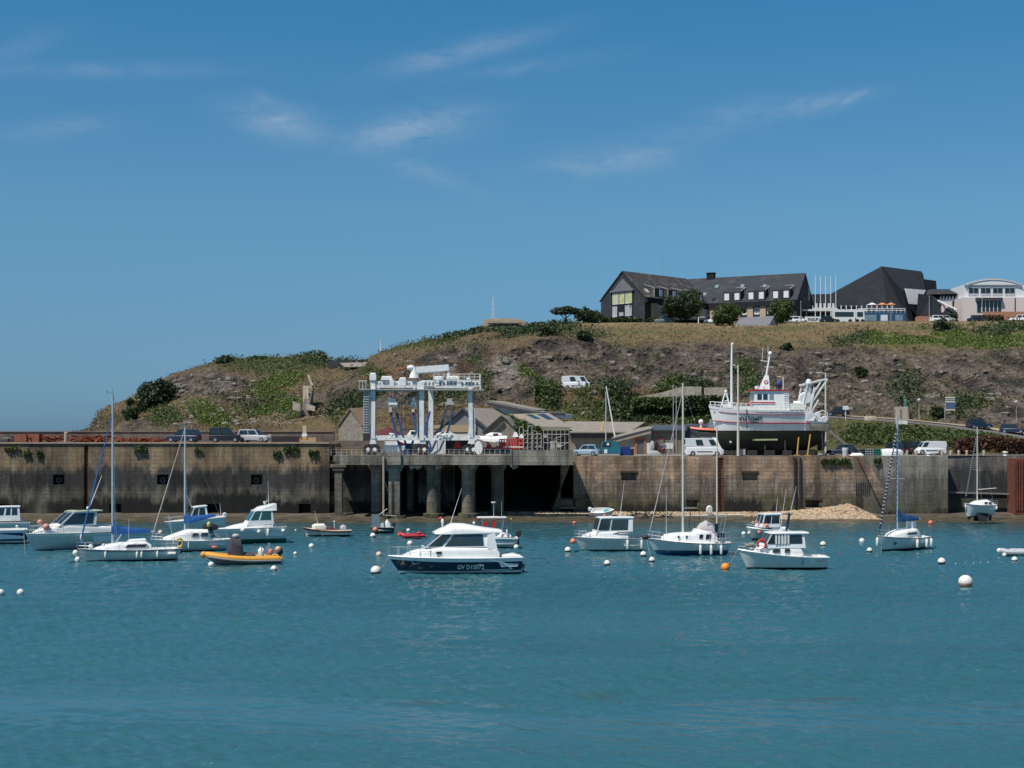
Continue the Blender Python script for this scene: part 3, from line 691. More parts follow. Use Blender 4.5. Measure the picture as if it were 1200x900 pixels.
m = bpy.data.materials.new('hill_cover'); m.use_nodes = True
g = G(m.node_tree); b = m.node_tree.nodes['Principled BSDF']
at = g.n('Attribute', attribute_name='cover'); pos = g.n('NewGeometry').outputs['Position']
f1 = g.noise(pos, .9, 8, .72); f2 = g.noise(pos, 3.2, 6, .7); vo = g.n('TexVoronoi', {'Vector': g.n('VectorMath', {0: pos, 1: g.n('CombineXYZ', {0: g.m('MULTIPLY', f1, 2.2), 1: 0., 2: g.m('MULTIPLY', f1, 1.2)}).outputs[0]}, operation='ADD').outputs[0], 'Scale': .75}, feature='DISTANCE_TO_EDGE').outputs[0]
k = g.m('MULTIPLY', g.mr(f1, .28, .72, .55, 1.45), g.mr(f2, .25, .75, .65, 1.35))
crack = g.mix(at.outputs['Alpha'], (1., 1., 1.), g.mr(vo, 0, .10, .35, 1.08))
c = g.mix(1., at.outputs['Color'], g.n('CombineXYZ', {0: k, 1: k, 2: k}).outputs[0], 'MULTIPLY')
c = g.mix(1., c, crack, 'MULTIPLY')
c = g.mix(g.m('MULTIPLY', g.mr(f2, .64, .72), g.m('MULTIPLY', at.outputs['Alpha'], .55)), c, (.33, .29, .25))
g.set(b.inputs['Base Color'], c); b.inputs['Roughness'].default_value = .95; b.inputs['Specular IOR Level'].default_value = .15
g.set(b.inputs['Normal'], g.n('Bump', {'Strength': .9, 'Distance': .8, 'Height': g.m('ADD', f1, g.m('MULTIPLY', f2, .35))}))
me.materials.append(m)
hill = bpy.data.objects.new('hillside', me); COL.objects.link(hill); tag(hill, 'rocky quarried cliff with dry grass plateau and scrub headland', None, kind='structure')
bvh = BVHTree.FromPolygons([tuple(v) for v in verts], [tuple(f) for f in faces])
def hit(px, py):
    d = Vector(((px-600)/F, 1, -(py-HY)/F)).normalized(); r = bvh.ray_cast(Vector((0, 0, H)), d)
    return r[0]
def gz(x, y):
    r = bvh.ray_cast(Vector((x, y, 200)), Vector((0, 0, -1))); return r[0].z if r[0] else 39.
# plateau going on behind
mb = MB(); a = [W(620, 383.5, 400), W(1340, 380.5, 400)]
mb.grid([[(-5, 398, gz(8, 361)-2.), (40, 358, gz(40, 357)-.25), (160, 358, gz(150, 357)-.25), (260, 358, gz(150, 357)-.25)], [(-5, 470, 34), (40, 470, 38.5), (160, 470, 38.6), (260, 470, 38.6)], [(-5, 700, 20), (40, 700, 30), (160, 700, 30), (300, 700, 30)]])
tag(mb.build('plateau', mat('plateau_tarmac', (.16, .15, .14), .95, .2, .3), smooth=0, recalc=False), 'car park plateau on top of the hill', None, kind='structure')
# --- scrub as leaf clumps over the painted cover
dens = np.zeros(XX.shape)
for f, c in GREEN: dens = np.maximum(dens, f)
area = 1.0
def scatter(name, f, n, size, height, m_, label, jit=.5):
    wgt = np.clip(f, 0, None).ravel()*(YY.ravel()/260)**1.; wgt /= wgt.sum()
    pick = rng.choice(len(wgt), n, p=wgt)
    P = verts[pick]+rng.normal(size=(n, 3))*[jit, jit, 0]+np.stack([np.zeros(n), -np.abs(rng.normal(size=n))*height*.3, rng.random(n)*height], -1)
    o = leaves(name, P, size, m_); tag(o, label, 'shrubs' if 0 else None, kind='stuff'); return o
lf_green = leafmat('scrub_leaves', (.028, .05, .012), (.105, .145, .035))
lf_dark = leafmat('dark_leaves', (.014, .030, .010), (.06, .09, .026))
lf_lime = leafmat('fern_leaves', (.05, .085, .015), (.15, .20, .035))
lf_dry = leafmat('dry_grass', (.11, .085, .045), (.28, .21, .11))
lf_br = leafmat('brown_twigs', (.05, .022, .012), (.16, .07, .035))
Gd = np.zeros(XX.shape); Gl = np.zeros(XX.shape); Gg = np.zeros(XX.shape)
for f, c in GREEN:
    if c[1] < .065: Gd = np.maximum(Gd, f)
    elif c[1] > .11: Gl = np.maximum(Gl, f)
    else: Gg = np.maximum(Gg, f)
scatter('dark_scrub', Gd**1.5, 26000, .27, 1.0, lf_dark, 'dark evergreen scrub on the headland and cliff edge')
scatter('green_scrub', Gg**1.5, 46000, .23, .9, lf_green, 'mid green scrub growing over banks and ledges')
scatter('fern_scrub', Gl**1.5, 26000, .20, .5, lf_lime, 'bright green bracken on the hill slopes')
hz_ = sm(KK, .1, .4)*(1-rock*.93)*(1-sm(KK, 6., 6.2))*(1-flatroad)
scatter('dry_scrub', hz_*(NZ2 > .1), 30000, .17, .35, lf_dry, 'dry grass tussocks on the hillside')
scatter('heath_scrub', hz_*(NZ2 < 0)*(NZ < .2)*(1-.7*(KK > 4.8)), 14000, .20, .45, leafmat('heath', (.06, .05, .025), (.15, .12, .06)), 'brown and dull green heath bushes on the hillside')
scatter('cliff_plants', rock*(NZ2 > .35)*(KK > 3.1), 7000, .2, .4, lf_green, 'small plants rooted in the rock face')
# boulders lying at the cliff foot and on ledges
mb = MB()
for _ in range(260):
    if random.random() < .6: px, py = random.uniform(440, 1190), random.uniform(415, 486)
    else: px, py = random.uniform(190, 300), random.uniform(440, 500)
    p = hit(px, py)
    if p and p.y < 320:
        s = random.uniform(.2, .75); k0 = len(mb.v); mb.sph(p, s, 6, 5, (random.uniform(.8, 1.5), 1, random.uniform(.5, .9)))
        for i in range(k0, len(mb.v)):
            v = Vector(mb.v[i]); mb.v[i] = tuple(v+(v-p)*mn.noise(v*1.3)*.7)
tag(mb.build('boulders', mat('boulder', (.19, .165, .145), .95, .4, 1.2, bump=.06), smooth=0), 'loose boulders and outcrops on the cliff', None, kind='stuff')
# road up the bank on the right
i2 = sum(sub[:2]); i3 = sum(sub[:3]); mb = MB(); P = []
cols = [i for i in range(NCOL) if pxs[i] > 958]
ia, ib, up = i2+1, i3-1, .05
def vp(r, c): return (XX[r, c], YY[r, c], ZZ[r, c]+up)
mb.grid([[vp(r, c) for c in cols] for r in (ia, (ia+ib)//2, ib-3)])
tag(mb.build('road', mat('asphalt', (.13, .125, .12), .9, .15, .6), recalc=False), 'asphalt road climbing to the left', None, kind='structure')
mb = MB(); mb.grid([[tuple(np.array(vp(r, c))+[0, 0, .12]) for c in cols] for r in (ib-3, i3)]); 
tag(mb.build('pavement', mat('pavement', (.36, .28, .2), .9, .15, .6), recalc=False), 'sandy pavement behind the road', None, kind='structure')
mb = MB(); up = .06
for c0 in range(0, len(cols)-12, 14): 
    cc = cols[c0:c0+7]; r = (ia+ib)//2; mb.grid([[tuple(np.array(vp(r, c))+[0, d, .02]) for c in cc] for d in (-.07, .07)])
mb.grid([[tuple(np.array(vp(ib-3, c))+[0, d, .025]) for c in cols] for d in (-.35, -.22)])
tag(mb.build('road_markings', mat('road_paint', (.75, .75, .72), .8, .1), recalc=False, smooth=0), 'white road lines', None, kind='structure')

# ---------------------------------------------------------------- trees and shrubs
bark = mat('bark', (.07, .055, .04), .95, .3)
def tree(name, label, px, Y, base, blobs, trunk, m_, n, size=.3, cat='tree', group=None, z=None):
    """blobs: (dx, dy, dz, rx, ry, rz) metres about the base; trunk: list of polylines with radii"""
    x = XP(px, Y); z = base if z is None else z
    r = T(name, label, cat, (x, Y, z), 0, group)
    if trunk:
        t = MB()
        for pts, rad in trunk: t.tube(pts, rad, 7)
        t.build('trunk', bark, r)
    blobs = [(b[0], b[1], b[2], b[3]*1.12, b[4]*1.12, b[5]*1.12) for b in blobs]; n = int(n*1.9); size *= .85
    vol = np.array([b[3]*b[4]*b[5] for b in blobs])**.8; vol /= vol.sum(); C = []
    for b_, v in zip(blobs, vol):
        k = int(n*v); d = rng.normal(size=(k, 3)); d /= np.linalg.norm(d, axis=1, keepdims=True)
        rr = rng.random((k, 1))**.35
        # clumped: pull towards random twig centres
        cen = rng.normal(size=(max(6, k//45), 3)); cen /= np.linalg.norm(cen, axis=1, keepdims=True); cen *= rng.uniform(.55, 1.0, (len(cen), 1))
        P = d*rr; j = rng.integers(0, len(cen), k); sel = rng.random(k) < .75
        P[sel] = cen[j[sel]]+rng.normal(size=(sel.sum(), 3))*.17
        C.append(P*[b_[3], b_[4], b_[5]]+[b_[0], b_[1], b_[2]])
    leaves('crown', np.concatenate(C), size, m_, r); return r
def rb(n, w_, h0, h1, r0, r1, flat=.75, d=None):
    d = d or w_
    return [(random.uniform(-w_, w_), random.uniform(-d, d), random.uniform(h0, h1), q, q, q*flat) for q in [random.uniform(r0, r1) for _ in range(n)]]
Yt = 345.
pine_t = [([(0, 0, 0), (.3, 0, 1.5), (.1, 0, 3)], [.25, .2, .15]), ([(.2, 0, 1.4), (-1.5, 0, 3)], [.14, .07]), ([(.2, 0, 1.8), (1.8, .3, 3)], [.14, .07])]
lf_pine = leafmat('pine_needles', (.012, .026, .012), (.055, .085, .035))
tree('pine_tree', 'spreading flat topped pine standing alone left of the hotel', 662, 340, 0, [(0, 0, 3.6, 3.0, 2.2, .75), (-1.6, 0, 3.1, 1.5, 1.3, .5), (1.5, 0, 3.2, 1.5, 1.3, .55), (.4, 0, 4.1, 1.6, 1.4, .5)], pine_t, lf_pine, 1500, .28, z=ZP(381.5, 340))
tree('pine_tree', 'middle pine of the three left of the hotel', 683, 346, 0, rb(5, 1.4, 2.2, 3.6, 1., 1.5), pine_t, lf_pine, 1500, .28, z=ZP(381, 346))
tree('pine_tree', 'denser brighter green pine touching the hotel gable', 694, 350, 0, rb(7, 1.7, 1., 3.2, 1.1, 1.6), pine_t, leafmat('bright_pine', (.02, .045, .014), (.07, .12, .035)), 1900, .28, z=ZP(380, 350))
tree('low_shrub', 'small thin shrub left of the flat topped pine', 646, 338, 0, rb(3, .7, .3, .9, .6, .9), [], lf_pine, 400, .25, 'shrub', z=ZP(383, 338))
rt = [([(0, 0, 0), (0, 0, 2.5)], [.25, .2]), ([(0, 0, 1.5), (1.2, 0, 3)], [.12, .06]), ([(0, 0, 1.5), (-1.2, 0, 3)], [.12, .06])]
tree('windswept_tree', 'large windswept dark tree in front of the hotel left wing', 798, 346, 0, rb(10, 2.8, 2.2, 5.2, 1.6, 2.3)+[(2.9, 0, 6.6, 2., 1.6, 1.4), (1.4, 0, 6.0, 2., 1.7, 1.5), (-2.9, 0, 3.0, 1.7, 1.5, 1.3)], rt, lf_dark, 6000, .3, z=ZP(378, 346))
tree('round_tree', 'round leafy tree just left of the small slate shed', 855, 322, 0, rb(11, 1.9, 1.7, 4.2, 1.5, 1.9, .9), rt, lf_green if 0 else leafmat('round_tree_leaves', (.022, .048, .012), (.085, .135, .03)), 3600, .28, z=ZP(384, 322))
tree('round_tree', 'round leafy tree behind the right end of the small slate shed', 911, 328, 0, rb(11, 1.9, 1.6, 4.5, 1.4, 1.9, .9)+[(3.1, .5, 3.2, .9, .8, .7)], rt, leafmat('round_tree_leaves', (.022, .048, .012), (.085, .135, .03)), 3600, .28, z=ZP(382, 328))
p = hit(182, 478)
tree('holm_oak', 'big dark rounded bush on the left headland slope', 181, p.y, 0, rb(9, 2.3, 1.4, 4.4, 1.7, 2.4)+[(1.6, 0, 4.6, 1.6, 1.5, 1.5), (-1.8, 0, 1.5, 1.8, 1.5, 1.4)], [([(0, 0, -1), (0, 0, 3)], [.3, .2])], lf_dark, 5200, .32, z=p.z-.3)
for px, py, s, lab in ((154, 492, 1., 'small dark round bush below the big headland bush'), (155, 474, .65, 'little dark bush up slope on the headland edge'), (161, 486, .7, 'little dark bush between the two headland bushes')):
    p = hit(px, py); tree('dark_bush', lab, px, p.y, 0, [(a*s, b_*s, c*s, d*s, e*s, f_*s) for a, b_, c, d, e, f_ in rb(5, .8, .3, 1.7, 1., 1.3, 1.)], [], lf_dark, int(1200*s), .3, 'bush', z=p.z-.2)
for px, py, s, w_, lab, m_ in ((1104, 386, 1., 1.6, 'conical dark bush on the grass slope left of the long hedge', lf_dark), (644, 391, .9, 2.2, 'rounded dark bush at the cliff edge below the flat topped pine', lf_dark), (685, 395, .7, 1., 'small dark bush below the pines at the cliff edge', lf_dark), (922, 407, .6, .8, 'lone small bush at the top of the cliff above the trawler', lf_dark), (262, 421, .5, 2., 'flat dark bush on the left headland skyline', lf_dark), (305, 419, .35, 1.6, 'tiny dark bush further right on the headland skyline', lf_dark), (1009, 437, .8, .6, 'small dark bush hanging on the bare cliff face', lf_dark), (1097, 488, 1., .8, 'dark bush beside the sign board on the road', lf_dark)):
    p = hit(px, py+2) or Vector(W(px, py, 300))
    tree('dark_bush', lab, px, p.y-.3, 0, [(a, b_, c*s, d, e*.7, f_*s) for a, b_, c, d, e, f_ in rb(6, w_*.6, .3, 1.5, w_*.4+.3, w_*.5+.5, .9)], [], m_, 1100, .27, 'bush', z=p.z-.2)
tree('cypress_bush', 'dense bushy mound on top of the conical bush', 1104, 308, 0, [(0, 0, .6, 1.7, 1.3, .8), (0, 0, 1.5, 1., .9, .8)], [], lf_dark, 900, .27, 'bush', z=ZP(386, 308))
def hedge(px0, px1, pyb, Y, h, d, m_, name, label, n, size=.28):
    x0, x1 = XP(px0, Y), XP(px1, Y); z0 = ZP(pyb, Y); N = n
    P = np.stack([rng.uniform(x0, x1, N), Y+rng.uniform(-d/2, d/2, N), z0+h*rng.random(N)**.7+rng.normal(size=N)*.05], -1)
    return tag(leaves(name, P, size, m_), label, 'hedge')
hedge(704, 768, 380, 350, 1.5, 1.6, lf_dark, 'clipped_hedge', 'long clipped dark hedge in front of the hotel gable', 2600)
hedge(790, 826, 379, 352, .8, 1.2, lf_dark, 'clipped_hedge', 'low clipped hedge between the windswept tree and the white car', 1200)
hedge(1112, 1122, 377, 350, 1.8, 1.5, lf_dark, 'shrub_row', 'dark shrubs in front of the slate triangle wall', 500)
hedge(1138, 1176, 377.5, 346, 1.6, 1.5, leafmat('brown_bush', (.04, .03, .02), (.12, .1, .05)), 'shrub_row', 'brownish bushes in front of the pink walls', 1500)
x0, x1 = XP(1128, 190), XP(1330, 190)
N = 15000; P = np.stack([rng.uniform(x0, x1, N), 193+rng.uniform(-1.4, 1.4, N), 7.8+2.2*rng.random(N)**.6], -1)
P[:, 2] += .25*np.sin(P[:, 0]*.8)
tag(leaves('rusty_hedge', P, .2, lf_br), 'rusty brown dead looking hedge behind the stone bollards', 'hedge')
# ivy on wall parts and plants on the quay face
for px0, px1, py, n, lab in ((962, 996, 541, 500, 'tuft of green weeds under the coping below the white cylinder'), (1024, 1032, 540, 120, 'tiny weed tuft right of the slanting rib'), (158, 172, 527, 240, 'dark weed tuft near the top of the left quay right of the ladder'), (332, 350, 527, 200, 'weed tuft near the top of the quay left of the jetty'), (362, 372, 531, 180, 'weed tuft hanging beside the jetty end'), (28, 36, 531, 120, 'small weed tuft far left on the quay wall'), (44, 50, 532, 100, 'second small weed tuft on the left quay wall'), (320, 330, 532, 120, 'weed tuft below the silver car'), (228, 236, 528, 90, 'small weed tuft under the two dark cars'), (6, 24, 526, 110, 'thin weeds at the left edge of the quay wall')):
    P = np.stack([rng.uniform(XP(px0, YW), XP(px1, YW), n), YW-rng.random(n)*.3-.02, zz(py)+rng.normal(size=n)*.22], -1)
    tag(leaves('weed_tuft', P, .16, lf_green), lab, 'weeds')
# ---------------------------------------------------------------- buildings
slate = bpy.data.materials.new('slate'); slate.use_nodes = True
def slate_m(m, c1, moss):
    g = G(m.node_tree); b = m.node_tree.nodes['Principled BSDF']; tc = g.n('TexCoord').outputs['Object']; s = g.n('SeparateXYZ', {0: tc})
    uv = g.n('CombineXYZ', {0: g.m('ADD', s.outputs[0], s.outputs[1]), 1: s.outputs[2], 2: 0.}).outputs[0]
    br = g.n('TexBrick', {'Vector': uv, 'Scale': 1., 'Brick Width': .6, 'Row Height': .4, 'Mortar Size': .03, 'Color1': (.8, .8, .8, 1), 'Color2': (1.2, 1.2, 1.2, 1), 'Mortar': (.6, .6, .6, 1)})
    n_ = g.noise(tc, .5, 6, .65); c = g.mix(g.mr(n_, .5, .68, 0, moss), c1, (.17, .15, .115)); c = g.mix(.8, c, br.outputs[0], 'MULTIPLY')
    g.set(b.inputs['Base Color'], c); b.inputs['Roughness'].default_value = .8; b.inputs['Specular IOR Level'].default_value = .25
    return m
slate_m(slate, (.038, .043, .054), .25)
slate_old = slate_m(bpy.data.materials.new('mossy_slate') if 0 else (lambda q: (setattr(q, 'use_nodes', True), q)[1])(bpy.data.materials.new('mossy_slate')), (.055, .055, .058), .95)
slate_dk = slate_m((lambda q: (setattr(q, 'use_nodes', True), q)[1])(bpy.data.materials.new('dark_slate')), (.015, .019, .026), .05)
brickm = mat('tan_brick', (.46, .36, .26), .9, .2, 2)
leadm = mat('lead_flashing', (.42, .42, .42), .5, .1)
whitew = mat('white_window', (.74, .75, .76), .5, .05)
stonem = mat('rubble_stone', (.25, .215, .175), .95, .42, 1.6, bump=.05, dirt=.3)

def local(root):
    return Matrix.LocRotScale(root.location, root.rotation_euler, None)
def gabled(name, label, px, Y, z0, Wd, L, he, hr, rz, mw, mr_, eave=.35, cat='building'):
    """gabled block: local origin = middle of the near gable foot, axis +y goes back; width along x"""
    r = T(name, label, cat, (XP(px, Y), Y, z0), rz)
    w = Wd/2; mb = MB()
    mb.prism([(-w, 0, -3), (w, 0, -3), (w, 0, he), (0, 0, hr), (-w, 0, he)], (0, L, 0)); mb.build('wall', mw, r, smooth=0)
    k = (hr-he)/w; o = eave; t = .22; ro = MB()
    for s in (-1, 1):
        ro.prism([(s*(w+o), -.25, he-k*o+.03), (0, -.25, hr+.03), (0, -.25, hr+t+.03), (s*(w+o), -.25, he-k*o+t+.03)], (0, L+.5, 0))
    roof = ro.build('roof', mr_, r, smooth=0)
    return r, roof
# --- hotel, left wing
z0 = ZP(379, 352)
LW, roofL = gabled('hotel_wing', 'dark slate hotel wing with big glazed gable facing the sea', 729.5, 354, z0, 14.5, 25, 6.3, 13.0, R(-46), slate, slate_old)
def winL(x0, x1, za, zb, m_=whitew, gl=None, r=LW, nx=2, face='gable', w=7.25, fr=.12, out=.05):
    def P(u, v, d): return (u, -d, v) if face == 'gable' else ((w+d, u, v) if face == 'right' else (-w-d, u, v))
    mb = MB(); f = fr
    for (a, b_, c, d_) in [(x0, x1, za, za+f), (x0, x1, zb-f, zb), (x0, x0+f, za+f, zb-f), (x1-f, x1, za+f, zb-f)]+[(x0+(x1-x0)*k/nx-f/2, x0+(x1-x0)*k/nx+f/2, za+f, zb-f) for k in range(1, nx)]:
        mb.hexa([P(a, c, out-.1), P(b_, c, out-.1), P(b_, c, out+.04), P(a, c, out+.04), P(a, d_, out-.1), P(b_, d_, out-.1), P(b_, d_, out+.04), P(a, d_, out+.04)])
    fo = mb.build('window', m_, r, smooth=0)
    mg = MB(); mg.hexa([P(x0+f, za+f, -.02), P(x1-f, za+f, -.02), P(x1-f, za+f, out-.02), P(x0+f, za+f, out-.02), P(x0+f, zb-f, -.02), P(x1-f, zb-f, -.02), P(x1-f, zb-f, out-.02), P(x0+f, zb-f, out-.02)])
    mg.build('pane', gl or glassb, fo, smooth=0)
yel = glassmat('yellow_blind_glass', (.50, .50, .20)); pinkg = glassmat('curtain_glass', (.42, .42, .42))
mb = MB(); mb.hexa([(-3.6, -.02, .2), (3.6, -.02, .2), (3.6, .0, .2), (-3.6, .0, .2), (-3.6, -.06, 8.2), (3.6, -.06, 8.2), (3.6, 0, 8.2), (-3.6, 0, 8.2)])
mb.build('glazed_bay', slate_dk, LW, smooth=0)
mb = MB(); mb.prism([(-3.9, -.0, 8.3), (3.9, 0, 8.3), (3.9, -.5, 8.05), (-3.9, -.5, 8.05)], (0, 0, .2)); mb.prism([(-3.9, -.0, 8.25), (0, -.55, 8.25), (3.9, 0, 8.25), (0, 0, 11.7)], (0, .05, 0)); mb.build('bay_hood', mat('pale_slate', (.12, .12, .13), .7), LW, smooth=0)
for (a, b_) in ((-3.2, -1.2), (-.9, .7), (1., 3.2)): winL(a, b_, 5.0, 7.9, gl=yel, nx=3 if b_-a > 1.8 else 2, out=.14, fr=.09)
for (a, b_) in ((-3.2, -1.7), (1., 3.2)):
    winL(a, b_, 1.9, 4.5, gl=pinkg, out=.14, fr=.09); winL(a, b_, .2, 1.4, gl=pinkg, out=.14, fr=.09)
mb = MB(); mb.box(-.8, .6, -.4, .0, 2., 2.9); mb.build('balcony', pinkg, LW, smooth=0)
# long side of the left wing (faces +x)
mb = MB()
for k in range(5): mb.box(7.25, 7.75, 2.3+k*4.5, 4.6+k*4.5, -1, 4.9)
mb.build('brick_pier', brickm, LW, smooth=0)
mb = MB(); mb.box(7.25, 8.1, 0, 25, 4.9, 6.15); mb.build('slate_band', slate_dk, LW, smooth=0)
for k in range(5): winL(5.+k*4.5, 6.5+k*4.5, .6, 4.6, face='right', out=.12)
kk = (13.0-6.3)/7.25
for k in range(4):   # cat slide dormers with light cheeks
    y0 = 3.6+k*5.2; mb = MB(); zf = 6.5
    mb.prism([(7.3, y0, zf), (7.3, y0, 8.7), (4.4, y0, 9.6), (3.6, y0, 9.65)], (0, 3.6, 0)); d = mb.build('dormer', slate_old, LW, smooth=0)
    mb = MB(); mb.box(7.28, 7.36, y0+1.9, y0+3.1, 6.75, 8.4); mb.build('window', whitew, d, smooth=0)
    mb = MB(); mb.beam((7.35, y0-.06, 8.75), (4.2, y0-.06, 9.72), .14, .12); mb.beam((4.2, y0, 9.74), (3.9, y0+2.2, 9.86), .12, .1); mb.beam((7.35, y0-.06, 8.75), (7.35, y0-.06, 6.4), .12, .1); mb.build('flashing', leadm, d, smooth=0)
mb = MB(); mb.pane([(6.2, 2.0, 7.42), (6.2, 3.1, 7.42), (5.1, 3.1, 8.43), (5.1, 2.0, 8.43)], .5); mb.build('skylight', leadm, roofL, smooth=0)
# --- hotel, right wing (axis approaches to the right)
gx = XP(943, 362); ang = R(63)   # axis +y of the block points back-left
RW, roofR = gabled('hotel_wing', 'long slate roofed hotel wing with row of white dormer windows', 943, 362, ZP(379, 352), 15, 31, 6.3, 13.4, ang, slate, slate)
SW = -7.5
def sideR(u0, u1, v0, v1, name, m_, par, d0=0., d1=.12): mb = MB(); mb.box(SW-d1, SW-d0, u0, u1, v0, v1); return mb.build(name, m_, par, smooth=0)
sideR(0, 31, 4.9, 6.15, 'slate_band', slate_dk, RW, 0, .85)
for k in range(9):
    u = 1.2+k*3.3; sideR(u, u+1.5, -1, 4.9, 'brick_pier', brickm, RW, 0, .5)
    f = sideR(u+1.75, u+3.05, 2.9, 4.7, 'window', whitew, RW, .0, .12); mb = MB(); mb.box(SW-.16, SW-.12, u+1.95, u+2.85, 3.3, 4.6); mb.build('pane', glassb if k % 3 else glass, f, smooth=0)
    f = sideR(u+1.75, u+3.05, .2, 2.2, 'window', whitew, RW, .0, .12); mb = MB(); mb.box(SW-.16, SW-.12, u+1.95, u+2.85, .4, 2.); mb.build('pane', glass, f, smooth=0)
for k in range(3):
    y0 = 1.6+k*6.4; mb = MB(); mb.prism([(-7.6, y0, 6.5), (-7.6, y0, 8.9), (-4.4, y0, 10.0), (-3.8, y0, 10.0)], (0, 4.6, 0)); d = mb.build('dormer', slate, RW, smooth=0)
    for a in (.4, 3.1): mb = MB(); mb.box(-7.68, -7.6, y0+a, y0+a+1.25, 6.8, 8.5); mb.build('window', whitew, d, smooth=0)
    mb = MB(); mb.beam((-7.65, y0-.08, 9.0), (-4.2, y0-.08, 10.2), .14, .12); mb.beam((-4.2, y0-.08, 10.3), (-3.9, y0+2.4, 10.3), .14, .12); mb.beam((-4.2, y0-.08, 10.2), (-6.4, y0-.08, 7.), .16, .14); mb.build('flashing', leadm, d, smooth=0)
kr = (13.4-6.3)/7.5
for (u, x_) in ((9., -3.), (15, -2.6), (22, -2.4), (24.5, -4.6), (21.5, -6.3), (24, -6.4), (26.5, -6.3), (4., -4.2)):
    z_ = 13.4-kr*(-x_)+.3; mb = MB(); mb.pane([(x_, u, z_), (x_, u+.9, z_), (x_-.9, u+.9, z_-.9*kr), (x_-.9, u, z_-.9*kr)], .12); mb.build('skylight', glassb if x_ > -6 else glass, roofR, smooth=0)
mb = MB(); mb.box(-.6, .8, 24, 26, 12.6, 14.8); mb.box(-.75, .95, 23.85, 26.15, 14.8, 15.); mb.build('chimney', slate_dk, roofR, smooth=0)
mb = MB(); mb.box(3.2, 4., -.2, .4, 7.0, 10.2); mb.build('chimney', conct, RW, smooth=0)
def mast_pole(name, label, px, Y, z0, h, r0, m_, grp=None, cat='pole', arm=None, top=None):
    r = T(name, label, cat, (XP(px, Y), Y, z0), 0, grp); mb = MB(); mb.tube([(0, 0, 0), (0, 0, h*.5), (0, 0, h)], [r0, r0*.8, r0*.6], 8); mb.build('pole', m_, r)
    if arm:
        mb = MB(); mb.beam((0, 0, h-.1), (arm, 0, h+.05), .09, .07); mb.build('arm', m_, r); mb = MB(); mb.box(min(arm, arm*.5)-.1, max(arm, arm*.5)+.1, -.14, .14, h-.02, h+.12); mb.build('lamp_head', m_, r, smooth=0)
    if top: mb = MB(); mb.sph((0, 0, h+.1), top, 10, 6); mb.build('finial', m_, r)
    return r
mast_pole('radio_mast', 'very thin tall aerial rising behind the hotel roof', 776, 374, ZP(330, 374), 8.2, .09, steel, cat='aerial')
mast_pole('lamp_post', 'slim lamp post in front of the glazed hotel gable', 737, 351, ZP(379, 351), 6.8, .09, leadm, cat='street lamp', arm=-.7)
# --- cultural centre: faceted slate volumes
def poly(name, pts, faces, m_, root): mb = MB(); mb.add([W(*p) for p in pts], faces); return mb.build(name, m_, root, world=True, smooth=0)
CC = T('theatre', 'faceted black slate theatre with sloping pyramid roof', 'building', W(1040, 379, 384))
#  main pyramid: peak ridge, left slope, front facets, back
P_ = [(972, 345, 392), (978, 380, 382), (1033, 312, 396), (1042, 380, 378), (1067, 380, 380), (1058, 341, 384), (1080, 318, 398), (1086, 380, 388), (975, 380, 420), (1033, 316, 424), (1082, 322, 424), (1088, 380, 424), (1085, 342, 388)]
poly('slate_volume', P_, [(0, 1, 3, 2), (2, 3, 4, 5, 6), (5, 4, 7, 12), (6, 5, 12), (0, 2, 9, 8), (2, 6, 10, 9), (6, 12, 7, 11, 10), (8, 9, 10, 11), (0, 8, 1)], slate_dk, CC)
mb = MB(); mb.hexa([W(1084, 380, 392), W(1101, 380, 394), W(1101, 380, 415), W(1084, 380, 415), W(1082, 327, 396), W(1097, 329, 398), W(1097, 331, 415), W(1082, 329, 415)]); mb.build('stage_tower', slate_dk, CC, world=True, smooth=0)
mb = MB(); mb.pane([W(1060, 338, 381.5), W(1085, 340, 385.5), W(1076, 357, 381), W(1065, 356, 379)], .1); mb.build('reflective_panel', glassmat('mirror_panel', (.45, .47, .48)), CC, world=True, smooth=0)
mb = MB(); mb.hexa([W(1073, 380, 374), W(1104, 380, 372), W(1104, 380, 384), W(1073, 380, 384), W(1076, 344, 376), W(1092, 346, 376), W(1094, 350, 384), W(1076, 348, 384)]); mb.prism([W(1092, 346, 374), W(1122, 366, 368), W(1122, 380, 366), W(1092, 380, 372)], (0, 3, 0)); mb.build('slate_wedge', slate_dk, CC, world=True, smooth=0)
mb = MB(); mb.beam(W(1099, 352, 371), W(1122, 363, 366), .3, .3); mb.build('white_coping', whitew, CC, world=True, smooth=0)
mb = MB(); mb.box(XP(938, 386), XP(1010, 386), 386, 400, ZP(382, 386), ZP(359, 386)); mb.prism([W(935, 360, 384), W(1012, 360, 384), W(1000, 344, 392), W(937, 345, 392)], (0, 5, .3)); mb.build('low_wing', slate_dk, CC, world=True, smooth=0)
mb = MB()
for k in range(8): mb.box(XP(940+k*5, 384), XP(942.5+k*5, 384), 383.6, 384, ZP(361, 384), ZP(355.5, 384))
mb.box(XP(938, 384), XP(981, 384), 383.5, 384, ZP(362.6, 384), ZP(360.8, 384)); mb.build('clerestory', whitew, CC, world=True, smooth=0)
mb = MB()
for k in range(11): mb.box(XP(985+k*6, 383), XP(986+k*6, 383), 382.7, 383, ZP(367, 383), ZP(358, 383))
mb.build('white_posts', whitew, CC, world=True, smooth=0)
mb = MB(); mb.box(XP(1075, 368), XP(1100, 368), 367, 370, ZP(380, 368), ZP(371, 368)); mb.build('brick_base', mat('red_brick', (.42, .20, .13), .9, .2), CC, world=True, smooth=0)
